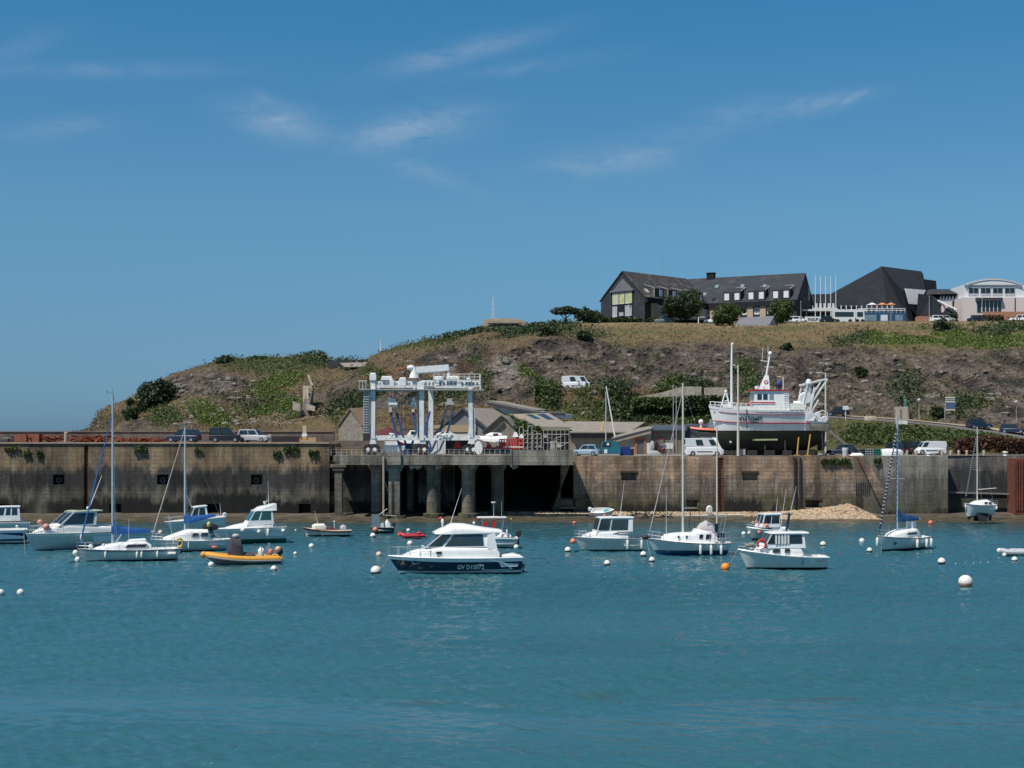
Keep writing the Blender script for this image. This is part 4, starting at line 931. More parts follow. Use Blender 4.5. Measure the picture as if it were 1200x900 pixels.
# glass front terrace with canopies and parasols
TR = T('terrace', 'blue shop front terrace below the black theatre', 'terrace', W(1035, 379, 366))
bl = mat('shop_blue', (.03, .09, .17), .5, .2); mb = MB(); mb.box(XP(1006, 366), XP(1062, 366), 366, 374, ZP(380, 366), ZP(366, 366)); mb.build('shop_front', bl, TR, world=True, smooth=0)
for (a, b_, m_) in ((1011, 1027, glassb), (1032, 1040, whitew), (1049, 1058, glassb)):
    mb = MB(); mb.box(XP(a, 366), XP(b_, 366), 365.8, 366, ZP(376, 366), ZP(369, 366)); mb.build('shop_window', m_, TR, world=True, smooth=0)
mb = MB()
for k in range(12): mb.box(XP(1006+k*4.9, 366), XP(1007+k*4.9, 366), 366, 366.1, ZP(366, 366), ZP(361.6, 366))
for y_ in (361.6, 363.8): mb.box(XP(1006, 366), XP(1061, 366), 365.9, 366.0, ZP(y_, 366)-.08, ZP(y_, 366)+.08)
mb.build('balustrade', whitew, TR, world=True, smooth=0)
for (p, c, lab) in ((1022, mat('parasol_white', (.7, .7, .68), .8), 'white'), (1034, mat('parasol_orange', (.65, .25, .08), .8), 'orange'), (1044, mat('parasol_orange', (.65, .25, .08), .8), 'orange')):
    q = T('parasol', lab+(' parasol at the left of the theatre terrace' if p == 1022 else ' parasol in the middle of the theatre terrace' if p == 1034 else ' parasol at the right of the theatre terrace'), 'parasol', W(p, 366, 369)); mb = MB(); mb.tube([(0, 0, 0), (0, 0, 2.3)], .05, 5); mb.build('pole', whitew, q)
    mb = MB(); mb.lathe([(1.5, 1.9), (.1, 2.5), (.02, 2.5)], (0, 0, 0), 8); mb.build('canopy', c, q, smooth=0)
CN = T('canopy_walk', 'long thin white flat canopy behind the coaches', 'canopy', W(965, 379, 362)); mb = MB(); mb.box(XP(920, 362), XP(1013, 362), 360, 366, ZP(365.2, 362), ZP(363.2, 362)); mb.build('roof', whitew, CN, world=True, smooth=0)
mb = MB(); mb.box(XP(922, 366), XP(1006, 366), 366, 367, ZP(380, 366), ZP(365, 366)); mb.build('dark_glazing', glass, CN, world=True, smooth=0)
for p in (928, 945, 1000): mb = MB(); mb.tube([W(p, 380, 360.5), W(p, 365, 360.5)], .1, 6); mb.build('column', whitew, CN, world=True)
# banner
BN = T('banner', 'white banner with dark lettering on the car park rail', 'banner', W(952, 379, 352)); mb = MB(); mb.box(XP(943, 352), XP(961, 352), 352, 352.1, ZP(378, 352), ZP(371, 352)); mb.build('sheet', whitew, BN, world=True, smooth=0)
text('ENSUP', 1.0, basis((0, -.03, .95), (1, 0, 0), (0, 0, 1)), black, 'lettering', BN, .01, .9, shear=.3)
# white sailing club building
WB = T('club_building', 'white building with shallow vaulted roof and tall upper windows', 'building', W(1170, 379, 372))
zb = lambda y: ZP(y, 372); xb = lambda x: XP(x, 372)
pink = mat('pinkish_render', (.70, .60, .57), .85, .08)
mb = MB(); mb.box(xb(1128), xb(1225), 372, 392, zb(384), zb(348.5)); mb.build('ground_floor', pink, WB, world=True, smooth=0)
mb = MB(); mb.box(xb(1131), xb(1225), 373, 390, zb(348.5), zb(333.5)); mb.build('upper_floor', whitew, WB, world=True, smooth=0)
mb = MB(); secs = []
cx, hw = xb(1165), xb(1199)-xb(1165)
for k in range(13): pass
pts = [(cx+hw*(-1+k/8), 372.6, zb(333.5)+(zb(326.5)-zb(333.5))*(1-(-1+k/8)**2)) for k in range(17)]
mb.prism(pts, (0, 18, 0)); mb.build('vaulted_roof', whitew, WB, world=True, smooth=0)
mb = MB(); mb.tube([(a, b_-.2, c+.08) for a, b_, c in pts], .08, 5); mb.build('roof_edge', leadm, WB, world=True)
for k in range(4):
    a = 1136+k*14.2; f = MB(); f.box(xb(a), xb(a+12), 372.85, 373, zb(345.5), zb(335)); fo = f.build('window', mat('frame_grey', (.5, .52, .54), .5), WB, world=True, smooth=0)
    for j in range(2):
        f = MB(); l = xb(a+.6+j*5.7); f.box(l, l+1.12, 372.78, 372.85, zb(343), zb(337)); o = f.build('pane', glass, WB, world=True, smooth=0); o.name = 'window_pane'
mb = MB(); mb.box(xb(1143), xb(1174), 371.2, 372, zb(353), zb(349)); mb.build('awning', greyc, WB, world=True, smooth=0)
f = MB(); f.box(xb(1145), xb(1173), 371.9, 372, zb(366), zb(353)); fo = f.build('window_band', glass, WB, world=True, smooth=0)
for k in range(1, 6): f = MB(); f.box(xb(1145+k*4.7), xb(1145.7+k*4.7), 371.8, 371.9, zb(366), zb(353)); o = f.build('mullion', whitew, WB, world=True, smooth=0)
mb = MB(); mb.box(xb(1150), xb(1225), 370, 370.4, zb(380), zb(366)); mb.build('brick_wall', mat('red_brick', (.42, .20, .13), .9, .2), WB, world=True, smooth=0)
mb = MB(); mb.box(xb(1189), xb(1190), 371.9, 372, zb(366), zb(349)); mb.build('downpipe', black, WB, world=True, smooth=0)
LB = T('link_building', 'low flat roofed link with toothed skylights between theatre and white club', 'building', W(1112, 379, 380))
mb = MB(); mb.box(XP(1092, 380), XP(1129, 380), 380, 392, ZP(384, 380), ZP(345, 380)); mb.build('wall', slate_dk, LB, world=True, smooth=0)
mb = MB(); mb.prism([W(1090, 345, 378), W(1130, 344, 378), W(1127, 338.5, 386), W(1092, 339, 386)], (0, 4, .2)); mb.build('roof', slate, LB, world=True, smooth=0)
mb = MB()
for k in range(8): mb.prism([W(1100+k*3.6, 352, 379), W(1103+k*3.6, 352, 379), W(1103+k*3.6, 346, 379)], (0, .4, 0))
mb.box(XP(1099, 379), XP(1130, 379), 378.8, 379.6, ZP(353, 379), ZP(351.6, 379)); mb.build('toothed_lights', whitew, LB, world=True, smooth=0)
mb = MB(); mb.box(XP(1104, 370), XP(1116, 370), 370, 371, ZP(366, 370), ZP(353, 370)); mb.build('pale_wall', pink, LB, world=True, smooth=0)
# shed on the slope
SH, rs = gabled('slate_shed', 'small grey slate roofed shed with a blue door on the cliff top', 906, 315, ZP(387.5, 315), 5.6, 7.6, .9, 3.0, R(58), mat('grey_render', (.42, .42, .43), .9, .1), mat('grey_slates', (.15, .15, .17), .6, .2))
mb = MB(); mb.box(-2.84, -2.80, 0.2, 2.6, -1, .75); mb.build('door', mat('door_blue', (.02, .10, .28), .5), SH, smooth=0)
# bunker with mast
BK = T('bunker', 'rounded old concrete bunker on the hill crest', 'bunker', W(591, 381.5, 303)); mb = MB()
mb.arch([(-4.6, 2.4, -1.5, .7), (-4.2, 2.6, -1.5, 1.3), (-2, 2.8, -1.5, 1.55), (2.6, 2.8, -1.5, 1.45), (4.6, 2.6, -1.5, .9), (5., 2.2, -1.5, .4)], 3, 12); mb.build('shell', mat('bunker_concrete', (.20, .16, .12), .95, .35, 1.), BK)
mb = MB(); mb.box(-3.5, 3.6, -2.9, -2.7, .05, .3); mb.build('embrasure', dk, BK, smooth=0)
MS = T('lattice_mast', 'thin white lattice aerial standing on the bunker', 'aerial', W(578, 374, 303)); mb = MB()
for a, b_ in ((-.3, -.3), (.3, -.3), (0, .3)): mb.tube([(a, b_, 0), (a*.2, b_*.2, 4.4)], .035, 4)
for k in range(7): mb.beam((-.3+k*.03, -.3+k*.03, k*.55), (.3-k*.03, -.3+k*.03, k*.55+.5), .04)
mb.tube([(0, 0, 4.2), (0, 0, 5.4)], .04, 5); mb.beam((-.5, 0, 3), (.5, 0, 3.1), .05); mb.beam((-.4, 0, 2.), (.45, 0, 2.), .05); mb.build('lattice', whitew, MS)
mast_pole('marker_post', 'thin white post on the skyline between headland and cliff', 446, 305, ZP(412, 305), 2.6, .12, whitew)
mast_pole('marker_post', 'short white topped post in front of the orange rocks', 463.5, 262, ZP(437, 262), 3.2, .06, wood, top=.28)
# wall across the saddle + road surface
mb = MB(); mb.prism([W(384, 423, 314), W(432, 421, 314), W(438, 418, 314), W(438, 430, 314), W(384, 432, 314)], (0, .8, 0)); tag(mb.build('stone_wall', mat('dark_wall', (.05, .05, .055), .9, .2), smooth=0), 'dark wall crossing the saddle between the headland and the cliff', 'wall')
mb = MB(); mb.prism([W(398, 425.5, 309), W(430, 424.5, 309), W(428, 430, 305), W(404, 430, 305)], (0, .3, .05)); tag(mb.build('terrace_roof', mat('pale_road', (.24, .21, .19), .9), smooth=0), 'grey paved ledge below the dark saddle wall', 'ledge')
# ruins / steps on headland
RU = T('stone_stairs', 'narrow stone stair with pale handrail climbing the headland', 'stairs', W(360, 481, 262)); mb = MB()
for k in range(9): mb.box(XP(356+k*.2, 262), XP(364.5-k*.1, 262), 258+k*.9, 259.2+k*.9, ZP(481-k*3.4, 262)-1.2, ZP(481-k*3.4, 262))
mb.build('steps', stonem, RU, world=True, smooth=0); mb = MB(); mb.prism([W(355, 452, 268), W(366, 452, 268), W(366, 480, 264), W(355, 482, 264)], (0, 1.2, 0)); mb.build('back_wall', stonem, RU, world=True, smooth=0)
mb = MB(); mb.beam(W(360, 456, 263.5), W(360.5, 472, 261.5), .35, .3); mb.beam(W(361, 440, 268), W(366, 452, 266), .3, .25); mb.build('pale_rail', conct, RU, world=True, smooth=0)
for (a, b_, lab) in ((343, 352, 'left'), (359, 369, 'right')):
    mb = MB(); mb.prism([W(a, 470 if lab == 'left' else 473, 257), W(b_, 474 if lab == 'left' else 476, 257), W(b_, 482, 256), W(a, 480, 256)], (0, 1.3, 0)); tag(mb.build('garden_wall', stonem, smooth=0), lab+' low stone wall at the foot of the headland stair', 'wall')
# stone hut
HU, rh = gabled('stone_hut', 'ruined stone hut with gable and lean roof left of the boat lift', 411, 236, ZP(506, 236), 5.0, 3.2, .9, 3.7, R(-30), stonem, mat('hut_roof', (.24, .17, .11), .9, .25), .05)
palest = mat('pale_stone', (.42, .36, .29), .95, .4, 1.4, bump=.05, dirt=.3)
# stone retaining walls under the upper road
mb = MB(); P1 = [W(640, 457, 243), W(665, 455, 243), W(700, 458, 243), W(745, 462, 243), W(745, 478, 243), W(640, 480, 243)]
mb.prism(P1, (0, 4, 0)); tag(mb.build('retaining_wall', stonem, smooth=0), 'ivy covered stone wall carrying the upper road below the white camper van', 'wall')
mb = MB(); mb.prism([W(744, 466, 236), W(775, 460, 236), W(800, 453, 236), W(822, 453, 236), W(822, 476, 236), W(796, 472, 236), W(765, 470, 236)], (0, 3, 0)); tag(mb.build('retaining_wall', palest, smooth=0), 'pale ruined stone wall above the big green bush', 'wall')
mb = MB(); mb.prism([W(828, 454, 238), W(852, 454, 238), W(854, 478, 238), W(828, 478, 238)], (0, 3, 0)); tag(mb.build('retaining_wall', palest, smooth=0), 'stone wall block behind the trawler bow', 'wall')
mb = MB(); 
mb.tube([W(787, 466, 235), W(787, 471.5, 235)], .5, 8); mb.box(XP(783, 235), XP(789, 235), 235.9, 236.1, ZP(473, 235), ZP(466, 235)); tag(mb.build('wall_niche', dk, smooth=0), 'dark arched niche in the pale ruined wall', 'niche')
def ivy(px0, px1, py0, py1, Y, n, m_, label, size=.3, d=.5):
    P = np.stack([XP(rng.uniform(px0, px1, n), Y), Y-rng.random(n)*d, ZP(rng.uniform(py0, py1, n), Y)], -1); return tag(leaves('ivy', P, size, m_), label, 'ivy')
ivy(627, 647, 451, 476, 242, 900, lf_green, 'ivy clump on the left end of the upper road wall'); ivy(646, 659, 452, 476, 241.8, 700, lf_dark, 'darkest ivy clump left of the white camper van'); ivy(680, 698, 455, 470, 242.6, 500, lf_green, 'ivy hanging below the front of the white camper van'); ivy(713, 735, 455, 470, 242, 900, lf_dark, 'dark ivy mass right of the camper van wall')
ivy(740, 800, 466, 478, 235.5, 2600, lf_green, 'big leafy bush bank below the pale ruined wall', .3, 2.)
ivy(800, 856, 464, 482, 235.5, 2400, lf_dark, 'dark leafy bush below the stone wall by the trawler bow', .3, 2.)
for p in (648, 659.5, 727.5): mast_pole('fence_post', {648: 'thin grey post left of the dark ivy', 659.5: 'thin grey post by the back of the camper van', 727.5: 'thin pole at the dark ivy right of the van'}[p], p, 241, ZP(478 if p < 700 else 476, 241), 3.4 if p < 700 else 1.6, .07, leadm)

# --- quay buildings
corr = mat('corrugated_roof', (.25, .225, .19), .85, .22, 1., dirt=.5); tin = mat('grey_cladding', (.17, .175, .18), .7, .2, .8, dirt=.4); dkt = mat('roof_trim', (.05, .055, .07), .6)
HA, rA = gabled('boat_shed', 'big weathered timber gabled boat shed behind the boat lift', 544, 208, ZR, 10., 14, 3.0, 6.5, R(-30), tin, corr)
mb = MB(); mb.box(-5.1, 2.2, -.35, -.02, 3.15, 4.2); mb.build('tan_panel', mat('tan_board', (.33, .25, .15), .8), HA, smooth=0)
mb = MB(); mb.box(-4.6, 2., -.2, -.02, 0, 3.05); mb.build('pale_door', mat('white_board', (.45, .44, .43), .8, .2), HA, smooth=0)
mb = MB()
for s in (-1, 1): mb.beam((s*5.35, -.32, 2.75), (0, -.32, 6.6), .3, .25)
mb.build('barge_board', dkt, HA, smooth=0)
SB = T('stone_shed', 'old stone shed with curved gable leaning on the timber boat shed', 'building', W(588, 526, 202))
z = [W(566, 528, 202), W(606, 528, 202), W(605, 512, 202), W(601, 500, 202), W(594, 492, 202), W(588, 487.5, 202), W(566, 507, 202)]
mb = MB(); mb.prism(z, (1.2, 12, 0)); mb.build('wall', stonem, SB, world=True, smooth=0)
mb = MB()
for a, b_ in ((6, 5), (5, 4), (4, 3), (3, 2)):
    A, B = Vector(z[a]), Vector(z[b_]); u = Vector((0, 0, .16)); mb.hexa([A+Vector((0, -.3, .02)), B+Vector((0, -.3, .02)), B+Vector((1.2, 12, .02)), A+Vector((1.2, 12, .02)), A+Vector((0, -.3, .18)), B+Vector((0, -.3, .18)), B+Vector((1.2, 12, .18)), A+Vector((1.2, 12, .18))])
mb.build('roof', corr, SB, world=True, smooth=0)
mb = MB(); mb.beam(W(565, 507, 201.5), W(588, 487, 201.5), .25, .2); mb.build('barge_board', dkt, SB, world=True, smooth=0)
# workshop with skylit roof facing the water
WS = T('workshop', 'workshop with pale corrugated roof and dark skylights beside the stone shed', 'building', W(640, 528, 205))
mb = MB(); mb.box(XP(606, 205), XP(670, 205), 205, 217, ZR, ZP(505, 205)); mb.build('wall', mat('dark_cladding', (.07, .065, .065), .9, .3), WS, world=True, smooth=0)
A = [W(628, 501.5, 203.5), W(670, 502, 203.5), W(643, 485.5, 215), W(592, 487, 215)]
mb = MB(); mb.hexa([Vector(p) for p in A]+[Vector(p)+Vector((0, 0, .2)) for p in A]); ro = mb.build('roof', corr, WS, world=True, smooth=0)
def on(q, u, v, h=.24): a, b_, c, d = [Vector(p) for p in q]; return (a*(1-u)+b_*u)*(1-v)+(d*(1-u)+c*u)*v+Vector((0, 0, h))
for (u0, u1, v0, v1) in ((.42, .56, .55, .9), (.68, .86, .5, .92), (.12, .22, .6, .9)):
    mb = MB(); mb.pane([on(A, u0, v0), on(A, u1, v0), on(A, u1, v1), on(A, u0, v1)], .04); mb.build('skylight', glass if u0 > .3 else mat('tan_board', (.33, .25, .15), .8), WS, world=True, smooth=0)
mb = MB(); mb.prism([W(575, 475, 216), W(588, 476, 216), W(625, 483, 216), W(650, 485, 216), W(650, 490, 216), W(592, 490, 216)], (3, 6, 0)); o = mb.build('rear_gable', whited, WS, world=True, smooth=0)
mb = MB(); mb.beam(W(571, 472, 215.6), W(626, 483, 215.6), .5, .4); mb.beam(W(626, 483.5, 215.6), W(662, 484.5, 215.6), .5, .4); mb.prism([W(571, 471, 216), W(626, 482, 216), W(641, 482, 226), W(590, 472, 226)], (0, 0, .25)); mb.build('rear_roof', dkt if 0 else corr, WS, world=True, smooth=0)
mb = MB(); mb.beam(W(571, 473, 215.2), W(626, 484, 215.2), .35, .4); mb.beam(W(626, 484.5, 215.2), W(663, 485.5, 215.2), .35, .4); mb.build('roof_trim', dkt, WS, world=True, smooth=0)
n = 2600; u = rng.random(n); v = rng.random(n); A_ = [np.array(W(*q)) for q in ((596, 489, 212), (592, 487, 214), (631, 501, 203.4), (604, 512, 203.6))]
P = ((1-u)*(1-v))[:, None]*A_[0]+(u*(1-v))[:, None]*A_[1]+(u*v)[:, None]*A_[2]+((1-u)*v)[:, None]*A_[3]+rng.normal(size=(n, 3))*[.15, .3, .15]
tag(leaves('ivy', P, .24, leafmat('ivy_leaves', (.02, .045, .01), (.09, .14, .03))), 'thick green ivy spilling down between the stone shed and the workshop roof', 'ivy')
ivy(604, 634, 500, 512, 203.2, 1100, lf_green, 'ivy skirt hanging under the workshop roof edge', .22)
# long low shed
LS = T('long_shed', 'long low shed with weathered grey roof behind the blue tarpaulin', 'building', W(710, 530, 204))
mb = MB(); mb.box(XP(668, 204), XP(728, 204), 204, 214, ZR, ZP(506, 204)); mb.build('wall', stonem, LS, world=True, smooth=0)
mb = MB(); mb.box(XP(668, 204), XP(728, 204), 203.7, 204, ZP(513, 204), ZP(506, 204)); mb.build('dark_boarding', mat('dark_cladding', (.07, .065, .065), .9, .3), LS, world=True, smooth=0)
A = [W(668, 507.5, 203), W(738, 507.5, 203), W(756, 496, 213), W(662, 495, 213)]
mb = MB(); mb.hexa([Vector(p) for p in A]+[Vector(p)+Vector((0, 0, .18)) for p in A]); mb.build('roof', corr, LS, world=True, smooth=0)
mb = MB(); mb.pane([on(A, .5, 0, .2), on(A, .54, 0, .2), on(A, .50, 1, .2), on(A, .46, 1, .2)], .04); mb.build('pale_strip', mat('tan_board', (.33, .25, .15), .8), LS, world=True, smooth=0)
# rendered house with red door surround
RH = T('rendered_house', 'pale rendered shed with sloping top and brick framed door', 'building', W(743, 532, 198))
rend = mat('old_render', (.36, .31, .25), .9, .2, .9, dirt=.6)
mb = MB(); mb.prism([W(722, 533.5, 198), W(763, 533.5, 198), W(763, 505, 198), W(722, 516, 198)], (0, 14, 0)); mb.build('wall', rend, RH, world=True, smooth=0)
mb = MB(); mb.beam(W(716, 515.5, 197.6), W(764, 503.5, 197.6), .35, .3); mb.build('roof_edge', dkt, RH, world=True, smooth=0)
mb = MB(); mb.prism([W(716, 515, 198), W(764, 503, 198), W(768, 499, 208), W(728, 507, 208)], (0, 0, .15)); mb.build('roof', corr, RH, world=True, smooth=0)
bro = mat('brick_surround', (.40, .13, .06), .9, .25)
mb = MB(); mb.box(XP(744, 198), XP(746.4, 198), 197.85, 198, ZR, ZP(513, 198)); mb.box(XP(754.6, 198), XP(757, 198), 197.85, 198, ZR, ZP(513, 198)); mb.box(XP(743, 198), XP(757, 198), 197.82, 198, ZP(515, 198), ZP(512.5, 198)); d = mb.build('door_surround', bro, RH, world=True, smooth=0)
mb = MB(); mb.box(XP(746.4, 198), XP(754.6, 198), 197.93, 198, ZR, ZP(515, 198)); mb.build('door', mat('blue_grey_door', (.09, .11, .13), .6), RH, world=True, smooth=0)
mb = MB(); mb.box(XP(757.5, 198), XP(762, 198), 197.95, 198, ZR, ZP(519, 198)); mb.build('white_patch', whited, RH, world=True, smooth=0)
FB = T('brown_house', 'flat roofed grey brown building with red framed windows behind the ketch masts', 'building', W(783, 532, 199))
mb = MB(); mb.box(XP(763, 199)+.02, XP(803, 199), 199, 209, ZR, ZP(505, 199)); mb.build('wall', mat('brown_render', (.20, .17, .14), .9, .18, .9, dirt=.4), FB, world=True, smooth=0)
mb = MB(); mb.prism([W(762, 505, 198.5), W(805, 505, 198.5), W(805, 499.5, 206), W(762, 499.5, 206)], (0, 0, .2)); mb.build('roof', mat('blue_slate_roof', (.06, .075, .10), .6, .15), FB, world=True, smooth=0)
for (a, b_) in ((771.5, 778.5), (789, 793)):
    mb = MB(); mb.box(XP(a, 199), XP(b_, 199), 198.9, 199, ZP(529, 199), ZP(513, 199)); f = mb.build('window_frame', mat('oxblood', (.13, .03, .03), .7), FB, world=True, smooth=0)
    mb = MB(); mb.box(XP(a+1.2, 199), XP(b_-1.2, 199), 198.85, 198.9, ZP(523, 199), ZP(515.5, 199)); mb.build('window', conc, FB, world=True, smooth=0)
mb = MB(); mb.box(XP(779, 199), XP(789, 199), 198.95, 199, ZP(526, 199), ZP(519, 199)); mb.build('pale_patch', whited, FB, world=True, smooth=0)
BB = T('blue_grey_store', 'dark blue grey clad store beside the white panel van', 'building', W(815, 530, 203)); mb = MB(); mb.box(XP(803, 203), XP(830, 203), 203, 211, ZR, ZP(500, 203)); mb.build('wall', mat('blue_cladding', (.06, .085, .12), .6, .15), BB, world=True, smooth=0)
mb = MB(); mb.prism([W(801, 501, 202.6), W(832, 501, 202.6), W(832, 498, 211.4), W(801, 498, 211.4)], (0, 0, .15)); mb.build('roof', dkt, BB, world=True, smooth=0)
# low white marquee and things in the yard behind the lift
MQ = T('marquee', 'white tent like boat cover behind the boat lift slings', 'tent', W(538, 524, 196)); mb = MB(); mb.prism([W(514, 513, 196), W(551, 515, 196), W(535, 510, 196), W(523, 504.5, 196)], (0, 4, 0)); mb.build('cover', whitew, MQ, world=True, smooth=0)
mb = MB(); mb.box(XP(522, 196), XP(551, 196), 196.6, 200, ZR, ZP(514.5, 196)); mb.build('dark_side', dk, MQ, world=True, smooth=0)
# ---------------------------------------------------------------- vehicles
tyre = mat('tyre', (.02, .02, .02), .8); hubm = mat('wheel_hub', (.45, .45, .46), .35, .05, metal=.6)
lampm = glassmat('headlight_lens', (.55, .57, .6)); tail = mat('tail_light', (.35, .01, .01), .3)
def carpaint(n, c, d=.1): return mat(n, c, .35, .04, 1, coat=.15, dirt=d*.4)
def car(name, label, px, pyb, Y, rz, paint, L=4.2, Wd=1.75, Hh=1.5, kind='hatch', cat='car', group=None, z=None, side_win=True):
    x = XP(px, Y); r = T(name, label, cat, (x, Y, ZP(pyb, Y) if z is None else z), rz, group)
    w = Wd/2; hl = L/2; g0 = .22; bz = Hh*.58
    K = {'hatch': dict(hood=.27, nose=.62, ws=.42, rb=.06, rt=.16, bz=.58), 'suv': dict(hood=.27, nose=.62, ws=.40, rb=.02, rt=.08, bz=.56),
         'sedan': dict(hood=.28, nose=.6, ws=.42, rb=.14, rt=.28, bz=.58), 'mpv': dict(hood=.2, nose=.6, ws=.38, rb=.01, rt=.04, bz=.52),
         'van': dict(hood=.13, nose=.52, ws=.26, rb=.0, rt=.01, bz=.55)}[kind]
    bz = Hh*K['bz']; xb = hl-L*K['hood']; xw = hl-L*K['ws']; xr = -hl+L*K['rb']; xt = -hl+L*K['rt']; nz = Hh*K['nose']*.86
    b = MB()
    b.arch([(-hl, w*.86, g0+.1, bz*.92), (-hl+.12, w*.96, g0, bz), (-hl*.5, w, g0-.02, bz+.02), (xb-.1, w, g0-.02, bz+.03), (xb+.05, w*.99, g0-.02, bz-.02), ((xb+hl)/2, w*.97, g0-.02, nz+.04), (hl-.15, w*.93, g0, nz*.9), (hl, w*.8, g0+.08, nz*.7)], 9, 12)
    # greenhouse pillars/roof
    tw = w*.80 if kind != 'van' else w*.95
    if kind == 'mpv': tw = w*.88
    base = [(xb, -w*.93, bz-.02), (xb, w*.93, bz-.02), (xr, w*.93, bz-.02), (xr, -w*.93, bz-.02)]
    top = [(xw, -tw, Hh), (xw, tw, Hh), (xt, tw, Hh), (xt, -tw, Hh)]
    b.hexa(base+top); b.arch([(xt-.02, tw*.9, Hh-.06, Hh-.0), (xt+.15, tw, Hh-.06, Hh+.04), ((xt+xw)/2, tw, Hh-.06, Hh+.06), (xw+.02, tw*.95, Hh-.06, Hh+.01)], 4, 8)
    b.build('body', paint, r)
    def face(ids, u0, u1, v0, v1, name='window', m_=glass, th=.03):
        a, b_, c, d = [Vector((base+top)[i]) for i in ids]
        Pp = lambda u, v: (a*(1-u)+b_*u)*(1-v)+(d*(1-u)+c*u)*v
        q = MB(); q.pane([Pp(u0, v0), Pp(u1, v0), Pp(u1, v1), Pp(u0, v1)], th); q.build(name, m_, r, smooth=0)
    face((0, 1, 5, 4), .08, .92, .1, .9, 'windscreen'); face((2, 3, 7, 6), .1, .9, .3, .88, 'rear_window')
    for ids, fl in (((1, 2, 6, 5), 0), ((3, 0, 4, 7), 1)):
        sp = [(.07, .46), (.50, .93)] if kind != 'van' else ([(.04, .22), (.44, .66)] if side_win else [(.04, .22)])
        for u0, u1 in sp:
            if fl: u0, u1 = 1-u1, 1-u0
            face(ids, u0, u1, .14, .86)
    rw = .31 if kind != 'van' else .34
    for sx in (-1, 1):
        for sy in (-1, 1):
            q = MB(); cx = sx*L*.31+.03; cy = sy*(w-.1)
            q.lathe([(rw*.96, -.11), (rw, -.08), (rw, .08), (rw*.96, .11)], (cx, cy, rw), 16, 'y'); wh = q.build('wheel', tyre, r)
            q = MB(); q.lathe([(rw*.6, -.13), (rw*.62, 0), (rw*.6, .13)], (cx, cy, rw), 10, 'y'); q.build('hub', hubm, wh)
            q = MB()
            if sx > 0: q.box(hl-.22, hl-.02, sy*w*.62-.13, sy*w*.62+.13, nz*.66, nz*.84); q.build('headlight', lampm, r, smooth=0)
            else: q.box(-hl-.01, -hl+.12, sy*w*.80-.09, sy*w*.80+.09, bz*.62, bz*.92); q.build('tail_light', tail, r, smooth=0)
    q = MB(); q.box(-hl-.04, -hl+.1, -w*.8, w*.8, g0+.05, g0+.22); q.build('rear_bumper', black if kind in('van', 'mpv') else paint, r, smooth=0)
    for s in (-1, 1): q = MB(); q.box(-L*.2, L*.2, s*w-.02*s, s*w+.015*s, g0+.28 if kind == 'van' else g0, g0+.40 if kind == 'van' else g0+.08); q.build('side_trim', black, r, smooth=0)
    return r
ZLc = ZL+.17
dkblue = carpaint('dark_blue_car', (.012, .02, .045)); blk = carpaint('black_car', (.012, .014, .018)); silver = carpaint('silver_car', (.38, .39, .41)); wcar = carpaint('white_car', (.78, .78, .78)); ltb = carpaint('pale_blue_car', (.25, .38, .45)); wvan = carpaint('white_van', (.74, .75, .76), .2)
car('minivan', 'dark blue estate car parked nose left on the breakwater', 215, 521, 181, R(172), dkblue, 4.3, 1.75, 1.6, 'suv', z=ZLc)
car('van', 'black small van parked on the breakwater between the other two cars', 264.5, 521, 181, R(4), blk, 4.0, 1.75, 1.82, 'mpv', 'van', z=ZLc)
car('estate_car', 'silver four wheel drive car at the right of the breakwater cars', 298, 521, 182.5, R(-14), silver, 4.2, 1.75, 1.62, 'suv', z=ZLc)
car('hatchback', 'pale blue hatchback parked on the quay beside the blue tarpaulin', 687, 533.5, 183, R(163), ltb, 3.6, 1.6, 1.45, 'hatch', z=ZR)
car('panel_van', 'white panel van with side window parked left of the trawler', 824.5, 533, 183, R(2), wvan, 5.0, 1.95, 2.25, 'van', 'van', z=ZR)
car('panel_van', 'small white van parked behind the stone bollards', 1090, 532, 187, R(180), wvan, 3.9, 1.7, 1.75, 'van', 'van', z=ZR+.11, side_win=False)
car('parked_car', 'black car behind the white upturned hull and the small white van', 1066, 531, 190, R(100), blk, 4.0, 1.75, 1.7, 'suv', z=ZR+.11)
car('parked_car', 'dark car half hidden behind the green crates', 1047, 531, 191, R(95), dkblue, 4., 1.75, 1.55, 'suv', z=ZR+.11)
car('parked_car', 'dark car behind the white cylinder right of the trawler stern', 987, 532, 189, R(170), dkblue, 4.2, 1.7, 1.4, 'hatch', z=ZR)
for px, py, rz, k, lab in ((981, 487.5, 176, 'hatch', 'black car on the climbing road right of the trawler'), (1147.5, 502.5, 5, 'suv', 'dark car driving on the road above the stone bollards'), (1187, 508, -25, 'suv', 'dark car nearest the right edge on the climbing road')):
    p = hit(px, py+.5); car('road_car', lab, px, py, p.y, R(rz), blk if px < 1000 else dkblue, 3.9, 1.7, 1.5, k, z=p.z+.06)
